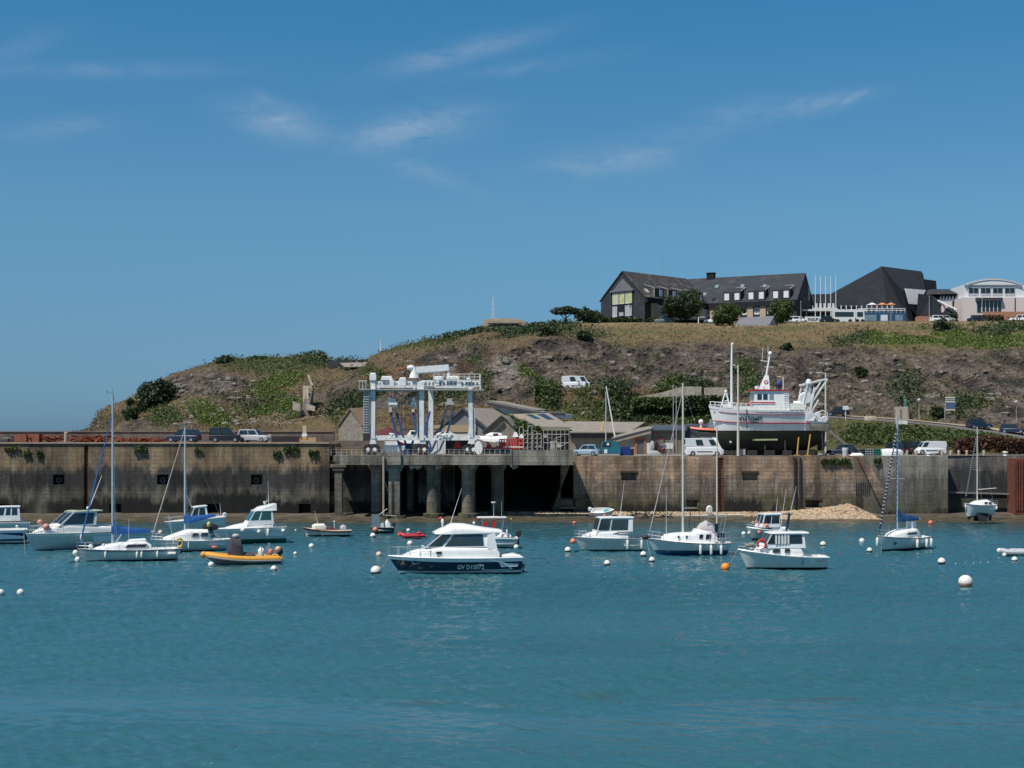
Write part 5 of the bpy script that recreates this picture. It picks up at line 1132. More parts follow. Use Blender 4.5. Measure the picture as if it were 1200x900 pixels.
# camper van on the upper road
car('camper_van', 'white camper van on the upper road in front of the cliff', 676.5, 456, 242, R(-8), wvan, 5.2, 1.95, 2.2, 'van', 'van', z=ZP(456, 242))
grey_van = carpaint('grey_van', (.15, .17, .19))
for px, pyb, Y, rz, pt, L, h, k, cat, lab, nm in ((779, 379.5, 348, 176, grey_van, 4.9, 1.7, 'mpv', 'van', 'grey van parked in front of the hotel hedge', 'van'),
      (836, 379, 346, 172, wcar, 4.6, 1.5, 'hatch', 'car', 'white car parked between the windswept tree and the round tree', 'parked_car'),
      (926, 378.5, 345, 174, wcar, 4.9, 1.55, 'suv', 'car', 'white car parked right of the second round tree', 'parked_car'), (936, 378.5, 350, 6, wcar, 4.6, 1.5, 'suv', 'car', 'second white car just left of the banner', 'parked_car'),
      (971, 378.8, 344, 4, blk, 4.2, 1.5, 'sedan', 'car', 'dark car parked between the banner and the coach', 'parked_car'),
      (1101, 377.5, 344, 5, wcar, 4.4, 1.6, 'suv', 'car', 'white car parked by the slate triangle wall', 'parked_car'), (1109, 377, 348, 5, silver, 4.2, 1.5, 'hatch', 'car', 'silver car parked behind the white car by the slate wall', 'parked_car'),
      (1145, 377.5, 343, 0, blk, 4.4, 1.5, 'sedan', 'car', 'dark car parked in front of the white club building', 'parked_car'), (1194, 377.3, 342, 172, wcar, 4.6, 1.6, 'suv', 'car', 'white car near the right edge in front of the club building', 'parked_car')):
    car(nm, lab, px, pyb, Y, R(rz), pt, L, 1.8, h, k, cat, z=max(ZP(pyb, Y), gz(XP(px, Y), Y)-.1))
def coach(px0, px1, Y, label, pt):
    x0, x1 = XP(px0, Y), XP(px1, Y); L = x1-x0; r = T('coach', label, 'coach', ((x0+x1)/2, Y, ZP(378.6, Y))); l = L/2
    mb = MB(); mb.box(-l, l, 0, 2.5, .35, 1.5); mb.box(-l, l, 0.02, 2.48, 2.75, 3.1); mb.box(-l, -l+.3, .02, 2.48, 1.5, 2.75); mb.box(l-.3, l, .02, 2.48, 1.5, 2.75); mb.build('body', pt, r, smooth=0)
    mb = MB(); mb.box(-l+.3, l-.3, .05, 2.45, 1.5, 2.75); mb.build('window_band', glass, r, smooth=0)
    for k in (-.62, .55):
        mb = MB(); mb.lathe([(.48, -.1), (.5, 0), (.48, .2)], (k*l, 0, .5), 14, 'y'); mb.build('wheel', tyre, r)
    return r
coach(977, 1002, 350, 'white and dark coach parked behind the car park rail', wcar)
coach(1003, 1013, 352, 'second coach seen end on at the left of the blue shop front', wcar)
for i, px in enumerate((955.5, 961.5, 967.5, 973.5, 979.5)):
    mast_pole('flagpole', ['first', 'second', 'third', 'fourth', 'fifth'][i]+' white flagpole from the left in the row before the theatre', px, 357, ZP(379, 357), 12.0, .10, whitem, 'row of bare white flagpoles', 'flagpole')
for px, h, lab in ((938.5, 5.2, 'thin lamp post left of the banner'), (1044, 5, 'thin lamp post in front of the theatre terrace'), (1089, 6.5, 'tall lamp post in front of the slate wedge'), (1151, 6, 'lamp post in front of the club building awning'), (1125, 3.2, 'short lamp post left of the club building')):
    mast_pole('lamp_post', lab, px, 347, ZP(379, 347), h, .08, leadm, None, 'street lamp', arm=None, top=.14)
mast_pole('goal_post', 'white bent post at the left of the white car on the cliff top', 818.5, 340, ZP(381, 340), 1.9, .14, whitem, cat='post', arm=1.4)
# gantry signs and posts on the climbing road
p = hit(1056.5, 497); SG = T('information_board', 'tall pale information board standing beside the climbing road', 'sign', tuple(p)); mb = MB(); mb.box(-.95, .95, -.1, .1, .5, 2.7); mb.build('panel', mat('board_cream', (.48, .42, .34), .7, .15, 2), SG, smooth=0)
mb = MB(); mb.box(-.9, .9, -.12, .12, -.3, .5); mb.build('base', whitem, SG, smooth=0); mb = MB(); mb.box(-.3, .05, -.13, -.1, .9, 2.4); mb.build('map_strip', mat('board_brown', (.32, .2, .14), .7), SG, smooth=0)
p = hit(1113.5, 492); sy = p.y; z1 = ZP(481, sy); SG = T('direction_sign', 'blue and cream striped sign on a post above the road', 'sign', (XP(1114, sy), sy, p.z)); d = lambda y: ZP(y, sy)-p.z
mb = MB(); mb.box(-.85, .75, -.05, .05, d(481), d(465)); mb.build('sign_face', mat('board_cream2', (.62, .55, .42), .6, .05), SG, smooth=0)
mb = MB(); mb.box(-.83, .73, -.08, -.05, d(479), d(471.5)); mb.box(-.83, .73, -.08, -.05, d(469.3), d(468.4)); mb.box(-.83, .73, -.08, -.05, d(467.2), d(466.6)); mb.build('blue_panel', mat('sign_blue', (.07, .11, .22), .6), SG, smooth=0)
mb = MB(); mb.beam((-.95, 0, -.8), (-.95, 0, d(478)), .08); mb.beam((-.95, 0, d(478)), (-.5, 0, d(476)), .08); mb.build('post', leadm, SG)
for k, (px, py) in enumerate(((1077, 494), (1191, 498))):
    p = hit(px, py); mast_pole('globe_lamp', ('globe lamp on a thin post beside the road board' if k == 0 else 'globe lamp on a thin post above the road at the right edge'), px, p.y, p.z, 3.4 if k == 0 else 3.6, .05, leadm, None, 'street lamp', top=.3)
p = hit(991, 492); mast_pole('road_sign', 'small white sign on a post at the roadside right of the trawler', 991, p.y, p.z, 2.2, .05, whitem, None, 'sign'); q = MB(); q.box(-.45, .45, -.05, .05, 1.6, 2.2); o = bpy.context.scene.objects[-1]
rs = [o for o in COL.objects if o.name.startswith('road_sign')][-1]; q.build('sign_plate', whitem, rs, smooth=0)
ST_ = T('green_statue', 'green bronze statue standing behind the tall information board', 'statue', W(1061, 480, 234)); mb = MB()
mb.tube([(0, 0, -.4), (0, 0, .2), (.05, 0, 1.), (0, 0, 1.5), (0, 0, 1.75)], [.3, .35, .28, .3, .12], 8); mb.sph((0, 0, 1.95), .16, 8, 6); mb.tube([(.1, 0, 1.45), (.5, 0, 1.2), (.7, 0, 1.5)], [.11, .09, .07], 6); mb.tube([(-.1, 0, 1.45), (-.35, 0, 1.9), (-.3, 0, 2.3)], [.1, .08, .06], 6); mb.build('figure', mat('verdigris', (.06, .16, .11), .7, .2), ST_)
mb = MB(); mb.box(-.5, .5, -.5, .5, -2.4, -.4); mb.build('plinth', conc, ST_, smooth=0)
p = hit(1021, 493); mb = MB(); mb.arch([(p.x-1.1, .4, 0, .5), (p.x-.9, .5, 0, .75), (p.x+.7, .5, 0, .7), (p.x+.9, .4, 0, .4)], 3, 8)
mb.v = [(a, b_+p.y, c+p.z) for a, b_, c in mb.v]; tag(mb.build('stone_bench', conct), 'low stone bench like block at the edge of the climbing road', 'bench')

# ---------------------------------------------------------------- lamp posts on the quay
mast_pole('lamp_post', 'tall pale lamp post standing on the quay in front of the trawler bow', 865, 180, ZR, 11.5, .17, beige, None, 'street lamp', arm=-.9)
mast_pole('lamp_post', 'tall pale lamp post right of the trawler stern', 967.5, 190, ZR, 11., .16, beige, None, 'street lamp', arm=-1.1)
mast_pole('lamp_post', 'pale lamp post behind the trawler wheelhouse', 918, 200, ZR, 10.9, .16, beige, None, 'street lamp', arm=-.8)
mast_pole('stored_mast', 'green boat mast standing among the sheds', 710, 200, ZR, 8.8, .10, alu, cat='mast')
m_ = T('stored_mast', 'leaning pale boat mast rising behind the long low shed', 'mast', W(722, 520, 200)); mb = MB(); mb.tube([(0, 0, 0), (-1.4, 0, 8.1)], [.13, .08], 6); mb.build('pole', white, m_)
for i, (px, h) in enumerate(((789, 9.6), (792.5, 9.4), (802, 4))):
    mast_pole('stored_mast', ['thin grey mast left of the ketch main mast', 'second thin mast touching the ketch main mast', 'short mast right of the ketch main mast'][i], px, 194, ZR, h, .06, leadm, cat='mast')
# sign on the left quay
SG = T('harbour_sign', 'pole with yellow and white round signs at the breakwater end', 'sign', W(357, 521, 183)); SG.location.z = ZLc
mb = MB(); mb.tube([(0, 0, 0), (0, 0, 1.9)], .07, 6); mb.build('post', leadm, SG); mb = MB(); mb.arch([(-.2, .05, .9, 2.1)]*1+[(.2, .05, .9, 2.1)], 8, 6); mb.box(-.24, .24, -.1, .1, 1.15, 2.15); mb.build('yellow_panel', mat('sign_cream', (.5, .46, .3), .6), SG, smooth=0)
mb = MB(); mb.box(-.32, .32, -.14, -.1, .72, 1.12); mb.build('white_panel', whitem, SG, smooth=0); mb = MB(); mb.box(-.22, .22, -.14, -.08, .42, .64); mb.build('lower_panel', mat('sign_yellow', (.6, .5, .1), .6), SG, smooth=0)
mb = MB(); mb.box(XP(352, 183), XP(371, 183), 182.6, 183.8, ZLc, ZLc+.35); mb.box(XP(362, 183), XP(371, 183), 182.6, 183.8, ZLc+.35, ZLc+.62); tag(mb.build('concrete_block', mat('sandy_block', (.42, .32, .19), .9, .1), smooth=0), 'sandy concrete blocks beside the harbour sign', 'block')
# posts on left quay
for px, Y, h, m1, lab in ((77.5, 186, 1.35, conct, 'short pale concrete post among the rusty scrap'), (316.5, 185, 1.0, conct, 'pale concrete post right behind the silver car')):
    mb = MB(); mb.lathe([(.28, 0), (.27, h-.1), (.18, h)], (XP(px, Y), Y, ZLc), 10); tag(mb.build('mooring_post', m1), lab, 'post')
# scrap
mb = MB()
for k in range(150):
    px = random.choice([random.uniform(19, 76), random.uniform(84, 130), random.uniform(128, 190), random.uniform(14, 200)]); x, y = XP(px, 186)+random.uniform(-.3, .3), 186+random.uniform(-1.3, 1.5)
    a = Vector((random.uniform(-1, 1), random.uniform(-.6, .6), random.uniform(-.15, .3))); c = Vector((x, y, ZLc+random.uniform(.1, .75)*(1 if px < 135 else .6)))
    mb.beam(c-a, c+a, random.uniform(.08, .4), random.uniform(.05, .3))
tag(mb.build('scrap_heap', mat('scrap_rust', (.20, .055, .03), .9, .5, 1.2, bump=.03), smooth=0), 'long heap of rusty red scrap metal on the breakwater', 'scrap', kind='stuff')
mb = MB(); mb.box(XP(19, 185), XP(33, 185), 184.3, 185.8, ZLc, ZLc+.95); mb.box(XP(34, 185), XP(47, 185), 184.5, 186, ZLc, ZLc+1.05)
tag(mb.build('skip', mat('scrap_rust2', (.26, .09, .06), .9, .4, 1.5), smooth=0), 'pair of reddish rusted steel bins at the left of the scrap heap', 'skip')
mb = MB(); mb.box(XP(318, 187), XP(350, 187), 187, 188.2, ZLc, ZLc+.75); tag(mb.build('container', mat('black_steel', (.02, .02, .025), .7, .3), smooth=0), 'long low black steel box right of the silver car', 'container')
mb = MB(); mb.box(XP(350, 187), XP(364, 187), 187, 188.2, ZLc, ZLc+.6); tag(mb.build('container', mat('scrap_rust2', (.26, .09, .06), .9), smooth=0), 'low rust red steel box behind the harbour sign', 'container')
mb = MB(); mb.arch([(-1.0, .5, 0, .5), (-.5, .6, 0, .85), (.6, .6, 0, .8), (1.1, .4, 0, .3)], 2.4, 8); tag(mb.build('tarp_pile', black, loc=(XP(9.5, 186), 186, ZLc)), 'dark heap under tarpaulin at the left end of the breakwater', 'heap')
for i, p in enumerate((1063, 1074, 1104, 1114, 1123.5, 1133, 1153)):
    mb = MB(); mb.lathe([(.17, 0), (.16, .62), (.12, .68)], (XP(p, 181), 181, ZR+.1), 10); tag(mb.build('stone_bollard', conct), ['first', 'second', 'third', 'fourth', 'fifth', 'sixth', 'seventh'][i]+' stone bollard from the left on the right hand quay', 'bollard', 'stone bollards along the right hand quay')
mb = MB(); mb.lathe([(.3, 0), (.2, .1), (.18, .3), (.36, .4), (.3, .5)], (XP(1178, 181), 181, ZR+.1), 14); tag(mb.build('mooring_bollard', fend), 'white mushroom mooring bollard near the rusty piling', 'bollard')
mb = MB(); mb.lathe([(.25, 0), (.18, .1), (.16, .2), (.3, .28), (.2, .36)], (XP(1088, 178.6), 178.6, ZR+.1), 12); tag(mb.build('mooring_bollard', fend), 'white mushroom bollard in front of the small white van', 'bollard')
mb = MB(); mb.lathe([(.32, 0), (.36, .6), (.42, 1.05), (.4, 1.1)], (XP(990.5, 179), 179, ZR), 14); tag(mb.build('waste_bin', mat('pale_bin', (.50, .50, .53), .6)), 'pale grey cylinder bin on the quay edge right of the trawler', 'bin')
def crate(px0, px1, m_, lab, Y=180, h=.9, rows=2):
    x0, x1 = XP(px0, Y), XP(px1, Y); r = T('crate', lab, 'crate', ((x0+x1)/2, Y, ZR), 0, 'crates on the quay right of the trawler'); l = (x1-x0)/2
    mb = MB(); mb.box(-l, l, .1, 1.1, 0, h); mb.build('liner', mat('crate_dark', (.03, .05, .05), .8), r, smooth=0)
    mb = MB(); n = max(2, int(2*l/.28))
    for k in range(n+1): mb.box(-l+2*l*k/n-.03, -l+2*l*k/n+.03, .04, .1, 0, h)
    for k in range(4): mb.box(-l, l, .0, .05, k*h/3-.03, k*h/3+.04)
    mb.build('lattice', m_, r, smooth=0)
crate(1009, 1014, mat('crate_teal', (.02, .10, .12), .6), 'dark teal crate leftmost in the row'); crate(1014.5, 1023, mat('crate_grey', (.40, .42, .42), .6), 'grey mesh crate beside the dark teal crate'); crate(1024, 1032, mat('crate_green', (.02, .28, .20), .6), 'bright green mesh crate touching the white hull')
mb = MB(); mb.arch([(-.9, .2, 0, .2), (-.5, .4, 0, .4), (.5, .45, 0, .45), (.8, .3, 0, .3)], 2.5, 8); tag(mb.build('plastic_cover', fend, loc=(XP(1005, 180), 180.3, ZR)), 'small white covered hump left of the crates', 'cover')
# upturned white hull on the quay
r = T('stored_boat', 'white hull with red nose lying on the quay among the crates', 'boat', (XP(1045.5, 180.5), 180.5, ZR)); mb = MB()
mb.arch([(-1.45, .75, .05, .92), (-.8, .85, .0, .98), (.3, .85, .0, .98), (.9, .65, .05, .9), (1.25, .4, .15, .75)], 3.4, 12); mb.build('hull', white, r); mb = MB(); mb.arch([(1.2, .44, .13, .77), (1.42, .25, .25, .6), (1.5, .1, .35, .5)], 3, 8); mb.build('nose', salmon, r)
mb = MB()
for z_ in (.28, .58): mb.box(-.3, .9, -.88, -.84, z_, z_+.05)
mb.build('stripe', leadm, r, smooth=0)
# blue tarpaulin vehicle + dark blue box
r = T('covered_caravan', 'teal blue tarpaulin covered trailer beside the pale blue car', 'trailer', (XP(716, 184), 184, ZR)); tq = mat('teal_tarp', (.012, .14, .20), .6, .2, 2, bump=.02)
mb = MB(); mb.prism([(-1.3, -1, .25), (-1.25, -1, 1.2), (-1.05, -1, 1.85), (-.2, -1, 1.95), (.7, -1, 1.85), (1.15, -1, 1.2), (1.2, -1, .25)], (0, 2, 0)); mb.build('cover', tq, r, smooth=0)
mb = MB(); mb.pane([(-1.2, -1.03, 1.25), (-.2, -1.03, 1.25), (-.05, -1.03, 1.8), (-1.02, -1.03, 1.78)], .03); mb.build('window', glass, r, smooth=0); mb = MB(); mb.box(-.62, -.32, -1.08, -1.03, 1.38, 1.68); mb.box(-.95, -.55, -1.08, -1.02, .35, .85); mb.build('notice', whitem, r, smooth=0)
mb = MB(); mb.box(XP(724, 184.5)+.3, XP(738, 184.5), 183.8, 185.4, ZR, ZR+1.15); tag(mb.build('plastic_bin', mat('royal_blue', (.012, .03, .20), .5), smooth=0), 'royal blue box beside the teal tarpaulin', 'bin')
mb = MB(); mb.box(XP(739, 186), XP(743, 186), 186, 187, ZR, ZR+.9); tag(mb.build('oil_drum_box', black, smooth=0), 'black box left of the brick framed door', 'box')
# person standing by the brown house
def person(label, px, Y, z, shirt, trous):
    r = T('person', label, 'person', (XP(px, Y), Y, z), R(-15)); me = bpy.data.meshes.new('body')
    V = [(0, 0, .95), (0, 0, 1.15), (0, 0, 1.38), (0, 0, 1.5), (0, .02, 1.62), (.0, .02, 1.72), (.1, 0, .9), (.11, -.02, .5), (.11, .0, .08), (.12, -.14, .05), (-.1, 0, .9), (-.13, .02, .5), (-.15, .04, .08), (-.16, -.1, .05), (.19, 0, 1.40), (.27, .0, 1.13), (.24, -.12, .9), (.23, -.17, .82), (-.19, 0, 1.40), (-.27, .02, 1.13), (-.22, -.12, .93), (-.2, -.18, .86)]
    E_ = [(0, 1), (1, 2), (2, 3), (3, 4), (4, 5), (0, 6), (6, 7), (7, 8), (8, 9), (0, 10), (10, 11), (11, 12), (12, 13), (2, 14), (14, 15), (15, 16), (16, 17), (2, 18), (18, 19), (19, 20), (20, 21)]
    rad = [.16, .15, .17, .06, .095, .085, .1, .07, .05, .045, .1, .07, .05, .045, .075, .055, .04, .035, .075, .055, .04, .035]
    me.from_pydata(V, E_, []); o = bpy.data.objects.new('body', me); COL.objects.link(o); o.modifiers.new('skin', 'SKIN')
    if not me.skin_vertices:
        with bpy.context.temp_override(object=o, active_object=o): bpy.ops.mesh.customdata_skin_add()
    for i, q in enumerate(me.skin_vertices[0].data): q.radius = (rad[i], rad[i]*(.75 if i in (0, 1, 2) else 1)); q.use_root = (i == 0)
    s = o.modifiers.new('sub', 'SUBSURF'); s.levels = 1; s.render_levels = 1; bpy.context.view_layer.update()
    m2 = bpy.data.meshes.new_from_object(o.evaluated_get(bpy.context.evaluated_depsgraph_get())); o.modifiers.clear(); o.data = m2; m2.materials.clear()
    for q in (mat('skin', (.45, .27, .19), .6, .05), shirt, trous): m2.materials.append(q)
    for f in m2.polygons:
        z_ = f.center.z; x_ = abs(f.center.x); f.material_index = 0 if (z_ > 1.5 or (x_ > .17 and z_ < 1.05 and z_ > .7)) else (1 if z_ > .93 or x_ > .19 and z_ > .7 else 2); f.use_smooth = True
    o.parent = r; mb = MB(); mb.sph((0, .035, 1.70), .105, 10, 7, (1, 1.05, .9)); mb.build('hair', mat('dark_hair', (.03, .02, .015), .8), r); return r
person('person in striped dark top and dark trousers standing on the quay by the brown house', 778.5, 183, ZR, mat('striped_top', (.10, .10, .16), .8, .5, 9), mat('dark_trousers', (.05, .035, .05), .8))
mb = MB(); mb.lathe([(.45, -.12), (.55, 0), (.45, .12)], (0, 0, .6), 14, 'y'); mb.v = [(a, b_, c) for a, b_, c in mb.v]
for i, (px, lab) in enumerate(((764.5, 'grey'), (768.5, 'black'))):
    r = T('tyre_stack', lab+' upright oval roll leaning on the house corner left of the person', 'roll', (XP(px, 195), 195, ZR+.3)); q = MB(); q.lathe([(.3, -.2), (.42, -.1), (.42, .1), (.3, .2)], (0, 0, .9), 14, 'y'); q.v = [(a*.7, b_, .9+(c-.9)*1.8) for a, b_, c in q.v]; q.build('roll', leadm if i == 0 else black, r)
mb = MB(); mb.arch([(-.9, .4, 0, .3), (-.4, .5, 0, .65), (.5, .5, 0, .6), (.9, .4, 0, .3)], 2.5, 8); tag(mb.build('tarp_heap', mat('grey_tarp', (.30, .31, .33), .8), loc=(XP(766, 193), 193, ZR)), 'grey white tarpaulin heap at the foot of the rolls', 'heap')

liftw = mat('lift_white', (.78, .78, .76), .55, .12, 1.4, dirt=.6)
# ---------------------------------------------------------------- travel lift
TL = T('boat_lift', 'white mobile boat lift straddling the jetty with blue slings hanging', 'boat lift', (XP(495, 176), 176, ZD)); YN, YF = 174.2, 182.
def TLp(m, name, mt=liftw, smooth=35, par=None): return m.build(name, mt, par or TL, world=(par is None), smooth=smooth)
def seg(px0, py0, px1, py1, Y, w_, h_, name='beam', mt=liftw, Y1=None):
    q = MB(); q.beam(W(px0, py0, Y), W(px1, py1, Y1 or Y), w_, h_); return TLp(q, name, mt, 0)
seg(434, 514.5, 559, 514.5, YN, .5, .32, 'lower_beam'); seg(440, 512, 563, 512, YF, .5, .4, 'lower_beam')
seg(437.3, 514, 437.3, 442, YN, .58, .7, 'leg'); seg(493, 516, 493, 448, YN, .8, .8, 'leg'); seg(552, 513, 551, 455, YN, .5, .6, 'leg')
seg(505, 514, 505, 450, YF, .6, .7, 'leg'); 
q = MB(); q.hexa([W(548, 514, YN-.1), W(557, 514, YN-.1), W(557, 514, YN+.5), W(548, 514, YN+.5), W(552.5, 479, YN-.1), W(556.5, 480, YN-.1), W(556.5, 480, YN+.5), W(552.5, 479, YN+.5)]); TLp(q, 'leg_fairing', liftw, 0)
seg(434, 449, 494, 449, YN, .5, .52, 'top_beam'); seg(494, 449, 562, 449.5, YN, .6, .72, 'top_beam'); seg(436, 452, 560, 453, YF, .5, .5, 'top_beam')
seg(494, 451, 505, 452, YN, .6, .6, 'cross_beam', Y1=YF); seg(560, 450, 556, 453, YN, .5, .5, 'cross_beam', Y1=YF)
seg(421, 456.3, 567, 457, YN-.5, .8, .12, 'walkway', leadm); seg(441, 458, 495, 458, YN, .15, .15, 'tie_bar', leadm)
for (a, b_, y_, h_, yy_) in ((447, 460, 443.8, .35, 0), (457, 462, 449, .8, .3), (468, 476, 448, .9, .3), (508, 519, 443.5, .3, 0), (523, 538, 444, .45, .1), (511, 515, 448, .75, .4), (536, 541, 450, .8, .4), (546, 552, 446, .4, .1), (433.5, 441, 442, .75, 0)):
    q = MB(); x0_, x1_ = XP(a, YN), XP(b_, YN); z_ = ZP(y_, YN); q.box(x0_, x1_, YN-.5-yy_*.4, YN+.4, z_-h_/2, z_+h_/2); q.box(x0_+.1, x1_-.1, YN-.35, YN+.3, z_+h_/2, z_+h_/2+.15)
    TLp(q, 'winch_housing', white if a % 2 else whitem, 0)
q = MB()
for k in range(10): q.tube([W(508+k*6, 448, YN-.8), W(508+k*6, 438.5, YN-.8)], .03, 4)
for y_ in (438.5, 442, 445.5): q.tube([W(508, y_, YN-.8), W(563, y_-.2, YN-.8)], .025, 4)
for p_ in (421, 425, 429): q.tube([W(p_, 456, YN-.8), W(p_, 446, YN-.8)], .03, 4)
q.tube([W(421, 446.5, YN-.8), W(430, 446.5, YN-.8)], .03, 4); q.box(XP(560, YN), XP(563.5, YN), YN-.6, YN+.3, ZP(456, YN), ZP(439, YN)) if 0 else q.tube([W(563, 439, YN-.5), W(563, 456, YN-.5)], .1, 5); TLp(q, 'guard_rail', whitem)
q = MB(); q.lathe([(.65, 0), (.5, .5), (.35, .9), (.35, 1.4)], W(485.5, 443, YN), 12); TLp(q, 'crane_pedestal')
q = MB(); q.beam(W(482, 434, YN), W(526, 430.6, YN), .5, .75); q.beam(W(484, 438, YN), W(520, 435.5, YN), .2, .12); q.sph(W(481.5, 431, YN), .42, 10, 7, (1.2, 1, .8)); TLp(q, 'crane_jib', whitem, 0)
seg(525.5, 430, 525.5, 443, YN, .28, .3, 'jib_leg')
q = MB()
for k in range(17): q.box(XP(426.5, YN), XP(433, YN), YN-.6, YN-.3, ZP(459+k*3, YN)-.04, ZP(459+k*3, YN)+.04)
for p_ in (426.5, 429.7, 433): q.tube([W(p_, 458, YN-.45), W(p_, 508, YN-.45)], .055, 5)
q.box(XP(426.5, YN), XP(433, YN), YN-.3, YN-.27, ZP(508, YN), ZP(458, YN)); TLp(q, 'caged_ladder', mat('pale_mesh', (.50, .50, .50), .6), 0)
q = MB()
for k in range(15): x_ = XP(498+k*4.3, YN); q.box(x_, x_+.2, YN-.34, YN-.3, ZP(451.2, YN), ZP(448, YN))
for k in range(11): x_ = XP(440+k*4.9, YN); q.box(x_, x_+.12, YN-.3, YN-.25, ZP(450.5, YN), ZP(448.5, YN))
TLp(q, 'beam_slots', mat('slot_grey', (.16, .17, .18), .7), 0)['kind'] = 'stuff'
q = MB()
for (a, b_, c, d) in ((440, 452, 447, 458), (489, 452, 482, 458), (497, 453, 505, 459), (548, 453, 540, 459), (437, 505, 445, 513), (552, 504, 544, 513), (493, 505, 485, 513)): q.beam(W(a, b_, YN-.1), W(c, d, YN-.1), .12, .1)
TLp(q, 'gusset_braces', whited, 0)['kind'] = 'stuff'
q = MB()
for k, (a, b_) in enumerate(((441, 444), (446, 470), (455, 500), (500, 498), (508, 535), (520, 527), (533, 549), (478, 460))): q.tube([W(a, 455, YN+.3), W((a+b_)/2, 462+k % 3*3, YN+.3), W(b_, 456, YN+.3)], .035, 4)
q.tube([W(490, 458, YN-.45), W(489.5, 480, YN-.5), W(490, 512, YN-.45)], .06, 5); q.tube([W(440.5, 455, YN-.4), W(440, 512, YN-.4)], .05, 5)
TLp(q, 'hydraulic_hoses', black)['kind'] = 'stuff'
# wheels
for a, pr_ in ((431.5, 0), (439.5, 0), (492, 0), (497.5, 0), (548, 0), (555, 0)):
    for Yw in (YN, YF-.5):
        if Yw > 178 and a in (431.5, 492, 548): continue
        q = MB(); r_ = .66; c = (XP(a, Yw), Yw+(.25 if a in (431.5, 492, 548) else -.15), ZD+r_); q.lathe([(r_*.9, -.3), (r_, -.22), (r_, .22), (r_*.9, .3)], c, 20, 'y'); wh = q.build('wheel', tyre, TL, world=True)
        q = MB(); q.lathe([(.24, -.325), (.22, -.31), (.12, -.33), (.08, -.33)], (c[0]-TL.location.x, c[1]-TL.location.y, c[2]-TL.location.z), 12, 'y'); q.build('hub', whitem, wh)
for a in (437, 495, 552): q = MB(); q.hexa([W(a-4, 520, YN-.3), W(a+4, 520, YN-.3), W(a+4, 520, YN+.3), W(a-4, 520, YN+.3), W(a-2, 514, YN-.3), W(a+2, 514, YN-.3), W(a+2, 514, YN+.3), W(a-2, 514, YN+.3)]); TLp(q, 'wheel_bogie', whitem, 0)
q = MB(); q.lathe([(.62, 0), (.66, .12), (.5, .2), (.3, .2), (.2, .1)], (XP(561, YN), YN-.75, ZP(525, YN)), 18, 'y'); q.v = [(XP(561, YN)+(a-XP(561, YN))*.75, b_, c+(c-ZP(525, YN))*.25) for a, b_, c in q.v]; TLp(q, 'hose_reel', white)
q = MB(); q.hexa([W(448, 532, YN+.6), W(466, 532, YN+.6), W(466, 532, YN+2), W(448, 532, YN+2), W(450, 517, YN+.6), W(466, 517, YN+.6), W(466, 517, YN+2), W(450, 517, YN+2)]); TLp(q, 'engine_cabin', whitem, 0)
# slings
for (pts, Y) in (([(457.5, 482), (464, 508), (469, 526), (473, 533)], YN), ([(464.5, 482), (472, 510), (478, 527), (482, 533)], YN+.4), ([(484, 482), (488, 505), (483, 520), (474, 533)], YN+.2), ([(504, 482), (498, 505), (505, 524), (503, 532)], YF-2), ([(522, 480), (516, 505), (506, 528), (500, 533)], YN+4), ([(531.5, 480), (525, 505), (515, 528), (506, 533)], YN+5)):
    P = [W(a, b_, Y) for a, b_ in pts]; q = MB()
    for a, b_ in zip(P[:-1], P[1:]): q.beam(a, b_, .26, .05, up=(0, 1, 0))
    TLp(q, 'sling', bluec2 if pts[0][0] != 504 else bluec, 0)
for (p_, y_, Y) in ((457.5, 478, YN), (464.5, 478, YN+.4), (484, 478, YN+.2)):
    q = MB(); q.box(XP(p_-1.6, Y), XP(p_+1.6, Y), Y-.2, Y+.2, ZP(483, Y), ZP(476, Y)); TLp(q, 'shackle', mat('pink_white', (.6, .45, .42), .6), 0)
for (p_, w_, Y) in ((460.5, 5, YN), (484.5, 3, YN+.2), (527, 5, YN+4)):
    q = MB(); q.box(XP(p_-w_, Y), XP(p_+w_, Y), Y-.3, Y+.3, ZP(474.5, Y), ZP(471, Y)); q.box(XP(p_-w_*.6, Y), XP(p_+w_*.6, Y), Y-.25, Y+.25, ZP(471, Y), ZP(467, Y)); q.sph(W(p_-w_*.7, 475.5, Y), .2, 8, 6); q.sph(W(p_+w_*.7, 475.5, Y), .2, 8, 6); TLp(q, 'hook_block', whitem if p_ < 500 else leadm, 0)
    q = MB(); q.tube([W(p_-2, 467, Y), W(p_-2, 455, Y)], .03, 4); q.tube([W(p_+2, 467, Y), W(p_+2, 455, Y)], .03, 4); TLp(q, 'hoist_cable', black)
q = MB()
for k in range(26): q.sph(W(random.uniform(512, 530), random.uniform(508, 514), YN-.2), random.uniform(.1, .24), 7, 5)
TLp(q, 'fender_bundle', fend)
q = MB()
for k in range(14): q.sph(W(random.uniform(455, 462), random.uniform(508, 514), YN-.1), random.uniform(.1, .2), 7, 5)
TLp(q, 'fender_bundle', fend)

